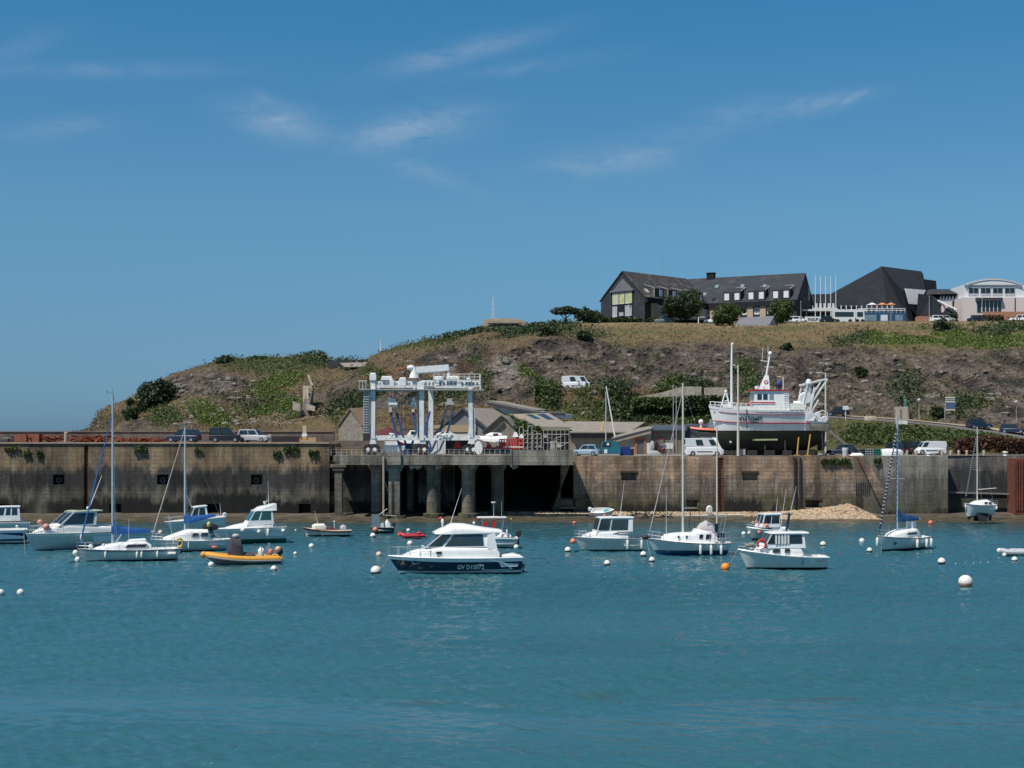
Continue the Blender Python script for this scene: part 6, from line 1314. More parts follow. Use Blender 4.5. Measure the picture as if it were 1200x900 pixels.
# ---------------------------------------------------------------- yard clutter
# trap frames and gangway lattice right of the lift
r = T('scaffold_rack', 'cluster of upright arched grey metal frames behind the jetty parapet', 'rack', W(620, 526, 180)); mb = MB()
for k, px in enumerate((611, 616, 621, 627, 632)):
    h = [500, 505, 499, 505, 508][k]; w_ = 2.4; mb.tube([W(px-w_, 528, 180+k*.3), W(px-w_, h+3, 180+k*.3), W(px-w_*.6, h, 180+k*.3), W(px+w_*.6, h, 180+k*.3), W(px+w_, h+3, 180+k*.3), W(px+w_, 528, 180+k*.3)], .055, 5)
    for q_ in range(4): mb.tube([W(px-w_, 525-q_*5, 180+k*.3), W(px+w_, 523-q_*5, 180+k*.3)], .035, 4)
mb.build('frames', mat('frame_pale', (.42, .40, .37), .6), r, world=True)
mb = MB()
for k in range(40): a = W(random.uniform(608, 655), random.uniform(512, 529), 181); b_ = Vector(a)+Vector((random.uniform(-1, 1), 0, random.uniform(-.6, .6))); mb.tube([a, b_], .035, 4)
mb.build('loose_bars', conct, r, world=True)['kind'] = 'stuff'
r = T('fenced_cage', 'dull metal lattice cage with pale panels below the workshop roof', 'cage', W(650, 526, 184)); mb = MB()
for k in range(7): mb.tube([W(637+k*5, 529, 184), W(637+k*5, 503, 184)], .04, 4)
for y_ in (503, 509, 519): mb.tube([W(637, y_, 184), W(667, y_, 184)], .04, 4)
mb.build('bars', mat('frame_pale', (.42, .40, .37), .6), r, world=True); mb = MB(); mb.box(XP(645, 184), XP(650, 184), 184, 184.6, ZP(526, 184), ZP(517, 184)); mb.box(XP(652, 184), XP(658, 184), 184, 184.6, ZP(524, 184), ZP(519, 184)); mb.box(XP(636.5, 184), XP(641, 184), 184, 184.6, ZP(513, 184), ZP(508.5, 184)); mb.build('pale_panel', leadm, r, world=True, smooth=0)
r = T('work_platform', 'red metal gangway frame beside the jetty parapet', 'gangway', W(598, 526, 177)); mb = MB()
for k in range(10): mb.tube([W(585+k*3, 527, 177), W(585.5+k*3, 514.5, 177)], .05, 4)
for y_ in (515, 520.5, 525): mb.beam(W(585, y_, 177), W(612, y_, 177), .12, .14)
for k in range(9): mb.tube([W(585+k*3, 525, 177.5), W(588+k*3, 515, 177.5)], .05, 4)
mb.prism([W(584, 526, 177), W(592, 526, 177), W(592, 518, 177), (W(586, 518, 177))], (0, .6, 0)); mb.build('frame', redp, r, world=True, smooth=0)
mb = MB(); mb.tube([W(590, 524, 176.8), W(613, 524, 176.8)], .05, 4); mb.tube([W(591, 518, 176.8), W(591, 513, 176.8)], .05, 4); mb.build('handrail', whitem, r, world=True)
for i, (px, py, s, m1, lab) in enumerate(((573, 527, .5, redp, 'small red machine part behind the lift wheel'), (536, 525, .55, redp, 'red cone shaped hoist stand under the lift beam'), (583, 530, .5, wood, 'leaning timber scraps beside the red gangway'), (595, 530, .45, mat('blue_pot', (.03, .08, .22), .6), 'small blue tub at the jetty rail'), (604, 512, .4, fend, 'white bundle on top of the red gangway'), (611, 513, .3, fend, 'second white bundle on the red gangway'))):
    mb = MB(); z_ = ZP(py, 177.6); mb.hexa([(-s, -s*.6, 0), (s, -s*.6, 0), (s, s*.6, 0), (-s, s*.6, 0), (-s*.3, -s*.2, s*1.6), (s*.4, -s*.2, s*1.5), (s*.3, s*.3, s*1.4), (-s*.3, s*.3, s*1.6)]); tag(mb.build('deck_gear', m1, loc=(XP(px, 177.6), 177.6, max(z_, ZR)), smooth=0), lab, 'gear')
# workshop clutter: dark car/boat behind left of lift
r = T('covered_boat', 'dark red covered boat stored behind the lift slings', 'boat', W(456, 522, 192)); mb = MB(); mb.arch([(-2.4, .3, .6, 1.2), (-1.6, .9, .2, 1.9), (0, 1.1, 0, 2.5), (1.6, 1., .1, 1.6), (2.5, .9, .3, 1.2)], 2.2, 10); mb.build('cover', mat('wine_canvas', (.09, .015, .025), .8, .2), r); mb = MB(); mb.arch([(-2.3, .5, -.5, .6), (-1.5, .8, -.8, .7), (1.5, 1., -.8, .6), (2.3, .9, -.6, .6)], 3, 8); mb.build('hull', mat('pale_blue_hull', (.40, .45, .50), .5), r)
r = T('stored_boat', 'small white motor boat stored ashore behind the lift', 'boat', W(482, 520, 190)); mb = MB(); mb.arch([(-1.9, .2, .5, 1.0), (-1., .8, .1, 1.1), (.6, .9, 0, 1.1), (1.6, .8, .1, 1.1)], 3, 10); mb.build('hull', white, r); mb = MB(); mb.hexa([(-.6, -.6, 1.1), (.7, -.6, 1.1), (.7, .6, 1.1), (-.6, .6, 1.1), (-.1, -.5, 1.8), (.6, -.5, 1.8), (.6, .5, 1.8), (-.1, .5, 1.8)]); mb.build('cabin', white, r, smooth=0); mb = MB(); mb.box(-.0, .5, -.6, -.55, 1.2, 1.65); mb.build('window', glass, r, smooth=0)
r = T('stored_boat', 'low white boat with red marked cabin window right of the lift', 'boat', W(577, 517, 186)); mb = MB(); mb.arch([(-2.3, .15, .45, .65), (-1., .7, .0, .7), (.8, .9, -.2, .75), (1.9, .8, -.1, .72)], 3, 10); mb.arch([(-.9, .4, .7, .85), (-.2, .6, .7, 1.15), (1.0, .6, .7, 1.1), (1.3, .5, .7, .9)], 3, 8); mb.build('hull', white, r); mb = MB(); mb.box(.1, .75, -.64, -.5, .78, 1.02); mb.build('window', mat('wine_panel', (.12, .02, .04), .4), r, smooth=0)
mb = MB(); mb.box(XP(560, 187), XP(606, 187), 187, 189, ZR, ZR+1.1); tag(mb.build('storage_bench', mat('dark_green_steel', (.05, .06, .05), .8, .3), smooth=0), 'long dark low workbench under the stored white boat', 'bench')
for i, px in enumerate((464, 475, 470)):
    mast_pole('stored_mast', ['brown mast standing left behind the lift', 'brown mast standing behind the middle of the lift', 'thin mast between two brown masts behind the lift'][i], px, 190, ZR, (8.6, 7.6, 7.)[i], .07, mat('brown_spar', (.11, .06, .045), .7), cat='mast')
mb = MB(); mb.box(XP(502, 191), XP(512, 191), 191, 193, ZR, ZR+2.1); tag(mb.build('white_cabin', whited, smooth=0), 'white box cabin behind the lift centre leg', 'cabin')
mb = MB(); mb.box(XP(470, 193), XP(500, 193), 193, 197, ZR, ZR+1.9); mb.box(XP(469, 193), XP(512, 193), 192.8, 197, ZR+3.4, ZR+3.6); tag(mb.build('open_shed', mat('dark_cladding', (.07, .065, .065), .9, .3), smooth=0), 'dark open shed behind the lift slings', 'shed')
mb = MB(); mb.tube([W(478, 518, 191), W(490, 508, 190)], .3, 8); tag(mb.build('pale_spar_roll', cream), 'rolled cream sail lying aslant behind the lift', 'roll')

# ---------------------------------------------------------------- trawler on the quay
def shipdeck(): pass
TW = T('fishing_trawler', 'large white steel fishing trawler with dark weedy bottom propped on the quay', 'fishing boat', (XP(901, 185), 185, ZR+.25), R(180))
# local +x = bow (picture left); L 15.8; heights above keel base
tb = hullmat('trawler_paint', [(-2, (.006, .008, .007)), (1.9, (.014, .022, .009)), (2.6, (.024, .03, .016)), (2.85, (.015, .016, .014)), (3.02, (.80, .81, .82))], .7)
S_ = []; Lh = 7.85
secs = [(-7.5, 2.0, 3.3, 4.05, .85), (-6.5, 2.35, 1.3, 4.15, .6), (-4.9, 2.5, .55, 4.3, .5), (-4.3, 2.55, .4, 4.4, .45), (-4.25, 2.55, .4, 5.55, .45), (-1, 2.65, .15, 5.6, .42), (2., 2.55, .15, 5.65, .45), (4.2, 2.25, .2, 5.72, .55), (6., 1.5, .5, 5.95, .75), (7.1, .75, 1.5, 6.15, .95), (7.85, .08, 3.0, 6.35, 1.1)]
rows = []; LV = [0, .06, .14, .25, .38, .5, .62, .74, .86, .94, 1.]
for (x, b_, k0, sh, ex) in secs: rows.append([(x+(0 if x < 6 else (v-1)*.9*(x-6)/1.85), b_*(v**ex if v > 0 else 0.02), k0+(sh-k0)*v) for v in LV])
mb = MB()
for s in (1, -1): mb.grid([[(a, s*b_, c) for a, b_, c in r_] for r_ in rows])
mb.add([(a, b_, c) for a, b_, c in rows[0]]+[(a, -b_, c) for a, b_, c in rows[0][::-1]], [tuple(range(2*len(LV)))])
mb.build('hull', tb, TW)
mb = MB(); up = [(r_[-1][0], r_[-1][1]*.96, r_[-1][2]-(.35 if x > -4.27 else .25)) for r_, x in zip(rows, [s[0] for s in secs])]
mb.grid([up, [(a, -b_, c) for a, b_, c in up]]); mb.build('deck', mat('deck_grey', (.35, .36, .36), .8, .2), TW)
def hp(x, z):   # hull surface half-breadth by interpolation
    for (r0, r1) in zip(rows[:-1], rows[1:]):
        if r0[0][0] <= x <= r1[5][0] or r1 is rows[-1]:
            t = max(0, min(1, (x-r0[-1][0])/max(.01, r1[-1][0]-r0[-1][0])))
            pr_ = [tuple(r0[i][k]*(1-t)+r1[i][k]*t for k in range(3)) for i in range(len(LV))]
            for a, b_ in zip(pr_[:-1], pr_[1:]):
                if a[2] <= z <= b_[2]: q = (z-a[2])/(b_[2]-a[2]+1e-6); return a[1]*(1-q)+b_[1]*q
            return pr_[-1][1]
for zo, x_end, w_ in ((lambda x: 5.08+.013*max(0, x)**1.9*.75, -4.2, .09), (lambda x: 3.98+.006*max(0, x)**2, -4.9, .15)):
    for s in (1, -1):
        q = MB(); xs = np.linspace(x_end, 7.3, 26); pts = [(x, s*(hp(x, zo(x))+.03), zo(x)) for x in xs]
        q.tube(pts, w_*.62, 6); q.build('red_stripe', mat('stripe_red', (.28, .015, .04), .5), TW)
q = MB(); q.tube([(x, hp(x, 5.4)+.02, 5.42) for x in np.linspace(-4, 2.2, 8)], .025, 4); q.build('grey_line', leadm, TW)
text('CH 713607', .72, basis((2.75, (hp(1.2, 4.52)+hp(4.3, 4.52))/2+.10, 4.52), Vector((1.2, hp(1.2, 4.52), 0))-Vector((4.3, hp(4.3, 4.52), 0)), (0, .12, 1)), black, 'registration_number', TW, .015, .85)
# gunwale rail, stanchions
for zr, x0_, x1_ in ((.55, -4.1, 7.7), (.95, -4.1, 7.7)):
    q = MB()
    for s in (1, -1): q.tube([(x, s*(max(.1, hp(x, 5.4)*(1 if x < 6 else .9))), 5.5+.010*max(0, x)**1.8*.9+zr) for x in np.linspace(x0_, x1_, 22)], .035, 5)
    q.build('guard_rail', whitem, TW)
q = MB()
for s in (1, -1):
    for x in np.linspace(-4.1, 7.6, 20): b_ = max(.1, hp(x, 5.4)*(1 if x < 6 else .9)); z_ = 5.5+.010*max(0, x)**1.8*.9; q.tube([(x, s*b_, z_-.1), (x, s*b_, z_+.97)], .035, 4)
q.build('rail_posts', whitem, TW)
# wheelhouse
wh_ = MB(); wh_.hexa([(2.35, -1.7, 5.3), (2.35, 1.7, 5.3), (-2.4, 1.7, 5.3), (-2.4, -1.7, 5.3), (2.2, -1.55, 8.15), (2.2, 1.55, 8.15), (-2.1, 1.55, 8.15), (-2.1, -1.55, 8.15)])
WHo = wh_.build('wheelhouse', white, TW, smooth=0)
q = MB(); q.box(-2.3, 2.45, -1.75, 1.75, 8.15, 8.31); rf = q.build('roof', mat('roof_red', (.42, .02, .04), .5), WHo, smooth=0)
q = MB(); q.box(-.5, 2.5, 1.62, 1.72, 6.48, 6.7); q.box(2.28, 2.42, -1.7, 1.7, 6.4, 6.72); q.build('red_band', mat('roof_red', (.42, .02, .04), .5), WHo, smooth=0)
for a in (-.35, .45, 1.2): q = MB(); q.pane([(a, 1.61, 7.0), (a+.58, 1.61, 7.0), (a+.58, 1.57, 7.75), (a, 1.57, 7.75)], .05); q.build('window', glass if a > -.3 else glassb, WHo, smooth=0)
for a in (-1.3, -.45, .45, 1.3): q = MB(); q.pane([(2.31, a-.35, 7.0), (2.31, a+.35, 7.0), (2.24, a+.35, 7.8), (2.24, a-.35, 7.8)], .05); q.build('window', glassb, WHo, smooth=0)
q = MB(); q.box(-2.3, -1.6, 1.55, 1.62, 5.5, 7.9); [q.box(-2.2, -1.7, 1.62, 1.68, 5.7+k*.3, 5.74+k*.3) for k in range(8)]; q.build('side_ladder', whitem, WHo, smooth=0)
# deckhouse forward trunk
q = MB(); q.box(2.35, 5.0, -1.4, 1.4, 5.3, 6.15); q.build('deckhouse', white, TW, smooth=0)
# mast on the wheelhouse
q = MB(); q.hexa([(1.3, -.5, 8.38), (1.3, .5, 8.38), (-.05, .5, 8.38), (-.05, -.5, 8.38), (.55, -.15, 10.2), (.55, .15, 10.2), (.05, .15, 10.2), (.05, -.15, 10.2)]); q.tube([(.35, 0, 10), (-.15, 0, 12.9)], [.15, .09], 8); q.beam((-.05, 0, 12.0), (1.1, 0, 12.15), .09); q.beam((-.6, 0, 11.3), (.6, 0, 11.3), .07); q.tube([(.9, 0, 12.1), (.75, 0, 13.8)], .03, 4); q.tube([(.1, 0, 12.1), (.1, 0, 14)], .03, 4); ms = q.build('mast', white, TW)
q = MB(); q.sph((-.18, 0, 13.05), .27, 12, 8, (1, 1, 1.1)); q.build('radome', white, ms); q = MB(); q.lathe([(.28, -.03), (.28, .03)], (.42, .36, 9.3), 14, 'y'); q.build('round_badge', mat('roof_red', (.42, .02, .04), .5), ms)
q = MB(); q.lathe([(.17, -.03), (.17, .06)], (.42, .36, 9.3), 14, 'y'); q.build('badge_centre', whitem, ms)
q = MB(); q.sph((-1.3, .2, 9.1), .42, 12, 8, (1, 1, 1.15)); q.tube([(-1.3, .2, 8.4), (-1.3, .2, 8.8)], .1, 6); q.build('buoy_dome', mat('blue_ball', (.03, .05, .18), .6), TW)
q = MB(); q.tube([(.9, .9, 8.4), (.9, .9, 8.75)], .2, 8); q.tube([(1.7, .9, 8.4), (1.7, .9, 8.8)], .28, 8); q.build('roof_gear', white, TW)
# bow A frame and foremast
q = MB(); q.tube([(6.3, .3, 6.), (5.6, 0, 8.2)], .09, 6); q.tube([(5.1, .3, 6.), (5.6, 0, 8.2)], .11, 6); q.tube([(5.9, 0, 6.9), (5.3, 0, 6.9)], .07, 5); q.sph((5.6, 0, 8.1), .2, 8, 6); q.box(4.9, 6., -.3, .3, 6., 6.5); q.build('bow_frame', whitem, TW)
q = MB(); q.tube([(4.85, 0, 5.8), (4.85, 0, 11), (4.8, 0, 14.5)], [.17, .15, .1], 8); q.sph((4.7, 0, 14.3), .14, 8, 6); q.build('foremast', white, TW)
q = MB(); q.tube([(3.3, 2.45, 5.8), (3.25, 2.5, 3.2)], .05, 6); q.build('dark_hose', black, TW)
# aft gantry, winches, crane
q = MB(); q.box(-4.2, -2.4, -2., 2., 5.7, 6.5); q.tube([(-2.9, 1.5, 6.6), (-4, 1.5, 6.6)], .25, 8); q.build('winch_deck', whitem, TW, smooth=0)
q = MB()
for s in (1, -1): q.beam((-4.7, s*1.9, 4.2), (-5.6, s*1.7, 8.6), .2); q.beam((-5.3, s*1.7, 6.7), (-7.2, s*1.6, 9.6), .17); q.beam((-4.3, s*1.8, 9.), (-7.2, s*1.6, 9.7), .18); q.beam((-6.1, s*1.7, 7.), (-4.9, s*1.8, 5.0), .15); q.beam((-4.0, s*1.8, 6.), (-4.6, s*1.8, 8.9), .15)
for z_, x_ in ((9.65, -7.15), (9.0, -4.5), (7.3, -5.5)): q.beam((x_, -1.7, z_), (x_, 1.7, z_), .22)
q.build('stern_gantry', whitem, TW, smooth=0)
q = MB(); q.lathe([(.7, -.3), (.8, -.2), (.8, .2), (.7, .3)], (-4.4, 1.5, 7.2), 20, 'y'); q.lathe([(.45, -.6), (.45, .6)], (-5.0, .4, 8.3), 14, 'y'); q.tube([(-4.9, 1.4, 7.3), (-4.9, 1.4, 9.3)], .3, 8); q.sph((-4.95, 1.0, 9.3), .42, 10, 7); q.build('net_drum', whited, TW)
q = MB(); q.tube([(-4.6, 1., 9.2), (-4.65, 1., 10.3)], .12, 6); q.box(-4.95, -4.4, .7, 1.2, 10.0, 10.5); q.build('exhaust', black, TW)
q = MB(); q.prism([(-4.25, 2.56, 5.55), (-4.25, 2.56, 4.3), (-5.3, 2.5, 4.25), (-5.6, 2.4, 4.9), (-5.1, 2.5, 5.6)], (0, -.08, 0)); q.prism([(-4.3, -2.56, 5.55), (-4.3, -2.56, 4.3), (-5.3, -2.5, 4.25), (-5.1, -2.5, 5.6)], (0, .08, 0)); q.build('bulwark_wing', whitem, TW, smooth=0)
q = MB(); q.arch([(-7.65, 1.9, 3.2, 4.0), (-7.3, 2.3, 2.9, 4.15), (-6., 2.6, 3.0, 4.1), (-4.9, 2.65, 3.2, 4.0)], 4, 10); q.build('stern_ramp', mat('bare_steel', (.13, .12, .10), .8, .3, 1.5, dirt=.5), TW)
q = MB()
for (x, z_) in ((-5.6, 4.5), (-6.2, 4.4), (-6.8, 4.5), (-5.9, 5.0)): q.lathe([(.35, -.1), (.42, 0), (.35, .1)], (x, 2.0, z_), 12, 'y')
q.tube([(-7.3, 1.8, 4.2), (-7.2, 1.8, 5.3), (-6.6, 1.8, 5.6), (-5.6, 1.9, 5.2)], .08, 6); q.build('stern_tackle', whited, TW)
q = MB(); q.lathe([(.34, -.05), (.34, .05)], (5.1, hp(5.1, 1.5)+.06, 1.55), 14, 'y'); q.build('thruster_tunnel', black, TW)
q = MB(); q.lathe([(.20, -.05), (.14, .1)], (5.1, hp(5.1, 1.5)+.08, 1.55), 4, 'y'); q.build('thruster_grate', whitem, TW)
q = MB(); q.prism([(-6.2, 0, 2.6), (-7.3, 0, 3.0), (-7.2, 0, .5), (-6.3, 0, .4)], (0, .15, 0)); q.build('rudder', dk, TW, smooth=0)
q = MB(); q.arch([(-6., .25, -.2, .6), (5.2, .25, -.2, .5), (6., .2, .1, .5)], 4, 6); q.build('keel', dk, TW)
# shores
for i, (x, z_, dx, m1) in enumerate(((1.0, 1.9, 0, dk), (-1.6, 2., 0, dk), (-3.4, 2.4, .35, mat('yellow_prop', (.45, .27, .04), .6)), (-4.9, 2.8, .5, mat('yellow_prop', (.45, .27, .04), .6)), (-6.4, 2.9, 0, dk))):
    X = TW.location.x-x; q = MB(); q.beam((X+dx*-1 if 0 else X-dx, 182.0, ZR), (X-dx*0+dx*-.0-0, 182.55, ZR+z_), .14); q.box(X-dx-.35, X-dx+.35, 181.7, 182.4, ZR, ZR+.16)
    tag(q.build('hull_prop', m1, smooth=0), ['grey prop under the middle of the trawler', 'thin grey prop right of the pale plank', 'yellow leaning prop under the trawler quarter', 'yellow leaning prop under the trawler stern', 'grey prop at the trawler rudder'][i], 'prop', 'props holding the trawler')
q = MB(); q.beam((TW.location.x-1.7+.6, 182.25, ZR+2.08), (TW.location.x+1.5+.6, 182.25, ZR+2.12), .3, .2); tag(q.build('plank', mat('pale_plank', (.42, .42, .25), .8), loc=(-1.6+.1, 0, 0), smooth=0), 'pale yellowish plank laid along the side of the trawler', 'plank')
q = MB(); [q.box(TW.location.x+a, TW.location.x+a+1.1, 183.4, 186.6, ZR, ZR+.75) for a in (-5, -2.9, -.6, 1.6, 3.6, 4.9)]; tag(q.build('keel_shade_blocks', dk, smooth=0), 'row of dark keel blocks filling the shaded gap under the trawler', 'blocks')  # blocks raised and near black to deepen the shade under the hull
r = T('crane_cabinet', 'small grey electric box at the foot of the quay lamp post', 'box', (XP(871, 180.5), 180.5, ZR)); q = MB(); q.box(-.3, .3, 0, .4, 0, .95); q.build('cabinet', mat('cab_grey', (.16, .16, .15), .7), r, smooth=0); q = MB(); q.box(-.24, .24, -.03, 0, .15, .85); q.build('door', leadm, r, smooth=0)
# boats ashore behind the white van
r = T('stored_boat', 'black hulled boat with red deck edge stored behind the white van', 'boat', (XP(831, 192), 192, ZP(517, 192)), R(180)); q = MB(); q.arch([(-2.4, .9, .3, 1.5), (0, 1., .1, 1.5), (1.5, .6, .5, 1.6), (2.5, .1, 1.1, 1.75)], 4, 10); q.build('hull', black, r); q = MB(); q.arch([(-2.4, .95, 1.45, 1.75), (0, 1.05, 1.45, 1.75), (1.5, .7, 1.55, 1.85), (2.55, .15, 1.7, 1.95)], 4, 8); q.build('gunwale', salmon, r); q = MB(); q.hexa([(.3, -.7, 1.8), (.3, .7, 1.8), (-1.4, .7, 1.8), (-1.4, -.7, 1.8), (-.2, -.6, 3.), (-.2, .6, 3.), (-1.4, .6, 3.), (-1.4, -.6, 3.)]); q.build('cabin', glassb, r, smooth=0); q = MB(); q.sph((1.1, 0, 2.6), .35, 10, 7); q.tube([(1.1, 0, 1.8), (1.1, 0, 2.3)], .15, 6); q.build('radome', white, r)
mb = MB(); mb.box(XP(822, 190), XP(853, 190), 190, 191.6, ZR+1.6, ZP(512, 190)); mb.box(XP(824, 190), XP(826, 190), 190, 190.3, ZR, ZR+1.7); mb.box(XP(850, 190), XP(852, 190), 190, 190.3, ZR, ZR+1.7); tag(mb.build('cradle_platform', mat('grey_blue_steel', (.17, .21, .25), .7), smooth=0), 'grey blue steel cradle under the black hulled boat', 'cradle')
r = T('stored_boat', 'white boat bow pointing right between the white van and the trawler', 'boat', (XP(851, 188), 188, ZR+.9)); q = MB(); q.arch([(-1.8, .9, .1, 1.5), (-.6, .95, .1, 1.3), (.8, .7, .35, .95), (2.3, .1, .6, .75)], 3, 10); q.build('hull', white, r); mb = MB(); mb.box(-1.2, 1.2, -.5, .5, -.9, .1); mb.build('trolley', black, r, smooth=0)
# open metal stair right of trawler
r = T('quay_stairs', 'grey stone stair slanting up behind the trawler stern', 'stairs', W(985, 528, 197)); mb = MB()
for s in (0, 1): mb.beam(W(972+s*0, 505, 197+s), W(1002, 530, 197+s), .25, .4)
for k in range(14): mb.box(XP(972+k*2.2, 197), XP(974.5+k*2.2, 197), 197, 198, ZP(507+k*1.8, 197)-.1, ZP(507+k*1.8, 197))
mb.build('flight', conc, r, world=True, smooth=0)
# ---------------------------------------------------------------- boats afloat
class Hull:
    def __init__(s, L, B, fb, fs, draft=.3, rake=.7, pw=2.3, sw=.86, ef=(.28, .8), tr=.15, mid=0., cock=None, floor=.15, gw=.09, camber=.08):
        s.__dict__.update(locals()); del s.__dict__['s']
    def hb(s, t):
        if t < .42: q = 1-(t/.42); return s.B/2*(1-(1-s.sw)*q*q)
        return max(.015, s.B/2*(1-((t-.42)/.58)**s.pw))
    def sheer(s, t): return s.fs+(s.fb-s.fs)*t**1.8-s.mid*math.sin(math.pi*t)
    def pt(s, t, v, sd=1):
        k = -s.draft*(1-max(0, (t-.6)/.4)**2*.95); z = k+(s.sheer(t)-k)*v
        x = -s.L/2+s.tr*(1-v)*(1-t)+t*(s.L-s.tr*(1-v)*(1-t)-s.rake*(1-v)**1.15)
        e = s.ef[0]+(s.ef[1]-s.ef[0])*t**1.4
        return (x, sd*s.hb(t)*(v**e if v > 0 else .02), z)
    def yz(s, x, z):
        t = (x+s.L/2)/s.L
        for _ in range(4):
            v = (z+s.draft*(1-max(0, (t-.6)/.4)**2*.95))/(s.sheer(t)+s.draft*(1-max(0, (t-.6)/.4)**2*.95)); v = min(1, max(0, v))
            t += (x-s.pt(t, v)[0])/s.L; t = min(1, max(0, t))
        return s.pt(t, v)[1]
    def build(s, root, hm, dm, topm=None, tv=.86, n=24, rub=None, rubr=.035, name='hull'):
        lv = [0, .08, .18, .3, .42, .54, .66, .76, tv, tv+.005, 1.]; ts = [i/n for i in range(n+1)]
        mb = MB()
        for sd in (1, -1):
            for a in range(2):
                mb.cur = a; L_ = lv[:-1] if a == 0 else lv[-2:]
                mb.grid([[s.pt(t, v, sd) for v in L_] for t in ts])
        mb.cur = 0; mb.add([s.pt(0, v, 1) for v in lv]+[s.pt(0, v, -1) for v in lv[::-1]], [tuple(range(2*len(lv)))])
        mb.build(name, [hm, topm or hm], root, smooth=50)
        # deck and cockpit well
        mb = MB(); R_ = []
        for t in ts:
            x, y, z = s.pt(t, 1); yi = max(.005, y-s.gw); ck = s.cock and s.cock[0] <= t <= s.cock[1]
            zi = s.floor if ck else z-.02; yl = min(yi, max(.01, yi-.02)) if ck else yi*.98; zc = s.floor if ck else z+s.camber*min(1, y)
            R_.append([(x, y, z), (x, yi, z+.012), (x, yl, zi), (x, yl*.5, (zi+zc)/2+(.0 if ck else .015)), (x, 0, zc)])
        if s.cock:   # make the well ends vertical
            pass
        mb.grid(R_); mb.grid([[(a, -b_, c) for a, b_, c in r_] for r_ in R_]); mb.build('deck', dm, root, smooth=30, recalc=True)
        if rub:
            mb = MB()
            for sd in (1, -1): mb.tube([(a, b_*1.0+sd*.01, c-.03) for a, b_, c in [s.pt(t, 1, sd) for t in ts]], rubr, 6)
            mb.tube([(s.pt(0, 1, 1)[0]-.01, s.pt(0, 1, 1)[1], s.pt(0, 1)[2]-.03), (s.pt(0, 1, 1)[0]-.01, -s.pt(0, 1, 1)[1], s.pt(0, 1)[2]-.03)], rubr, 6); mb.build('rubbing_strake', rub, root)
        return s
    def rail(s, root, t0, t1, h=.55, n=6, inset=.05, r=.022, name='pulpit_rail', m_=None, mid=True, both=True):
        mb = MB(); N = 10
        for sd in (1, -1) if both else (1,):
            if t1 < .97: mb = MB()
            top = []
            for i in range(N+1):
                t = t0+(t1-t0)*i/N; x, y, z = s.pt(t, 1, sd); top.append((x, y-sd*inset if abs(y) > inset else 0, z+h))
            if t1 >= .97: top.append((s.pt(1, 1)[0]+.12, 0, s.sheer(1)+h))
            mb.tube(top, r, 5)
            if mid: mb.tube([(a, b_, c-h*.5) for a, b_, c in top], r*.7, 4)
            for i in range(n+1):
                t = t0+(t1-t0)*i/n; x, y, z = s.pt(t, 1, sd); mb.tube([(x, y-sd*inset if abs(y) > inset else 0, z), (x, y-sd*inset if abs(y) > inset else 0, z+h)], r*.9, 4)
            if t1 < .97: mb.build(name, m_ or steel, root)
        if t1 >= .97: mb.build(name, m_ or steel, root)
def Bt(name, label, pxl, pxr, py, B, yaw=0., cat='boat', rev=False, trim=0., rx=0., z=0., Lf=None):
    """boat with waterline at py spanning pxl..pxr, bow to picture left unless rev; yaw turns the bow towards the camera"""
    Y = wl(py) if z == 0 else F*(H-z)/(py-HY); px = (pxl+pxr)/2; a = R(yaw); W_ = (pxr-pxl)*Y/F
    L = (W_-B*abs(math.sin(a))*.75)/math.cos(a)
    L = Lf or L; a -= (-1 if rev else 1)*math.atan((px-600)/F)
    r = T(name, label, cat, (XP(px, Y), Y, z), (0 if rev else math.pi)+(-a if rev else a)); r.rotation_euler[1] = R(trim); r.rotation_euler[0] = R(rx)
    return r, L, F/Y
def fender(root, h, t, sd=1, r_=.10, l=.5, m_=None, drop=.0, shape='cyl'):
    x, y, z = h.pt(t, 1, sd); mb = MB(); y += sd*r_*.9; z0 = z-.12-drop
    if shape == 'cyl': mb.lathe([(.02, 0), (r_*.7, -.06), (r_, -.12), (r_, -l+.08), (r_*.7, -l), (.02, -l-.02)], (x, y, z0), 10)
    else: mb.sph((x, y+sd*.1, z0-.25), r_, 12, 8)
    mb.tube([(x, y, z0), (x, y-sd*r_, z+.1)], .015, 4); mb.build('fender', m_ or fend, root)
def pane_on(root, base, top, ids, u0, u1, v0, v1, m_=glass, name='window', th=.03, par=None):
    a, b_, c, d = [Vector((base+top)[i]) for i in ids]; P = lambda u, v: (a*(1-u)+b_*u)*(1-v)+(d*(1-u)+c*u)*v
    q = MB(); q.pane([P(u0, v0), P(u1, v0), P(u1, v1), P(u0, v1)], th); return q.build(name, m_, par or root, smooth=0)
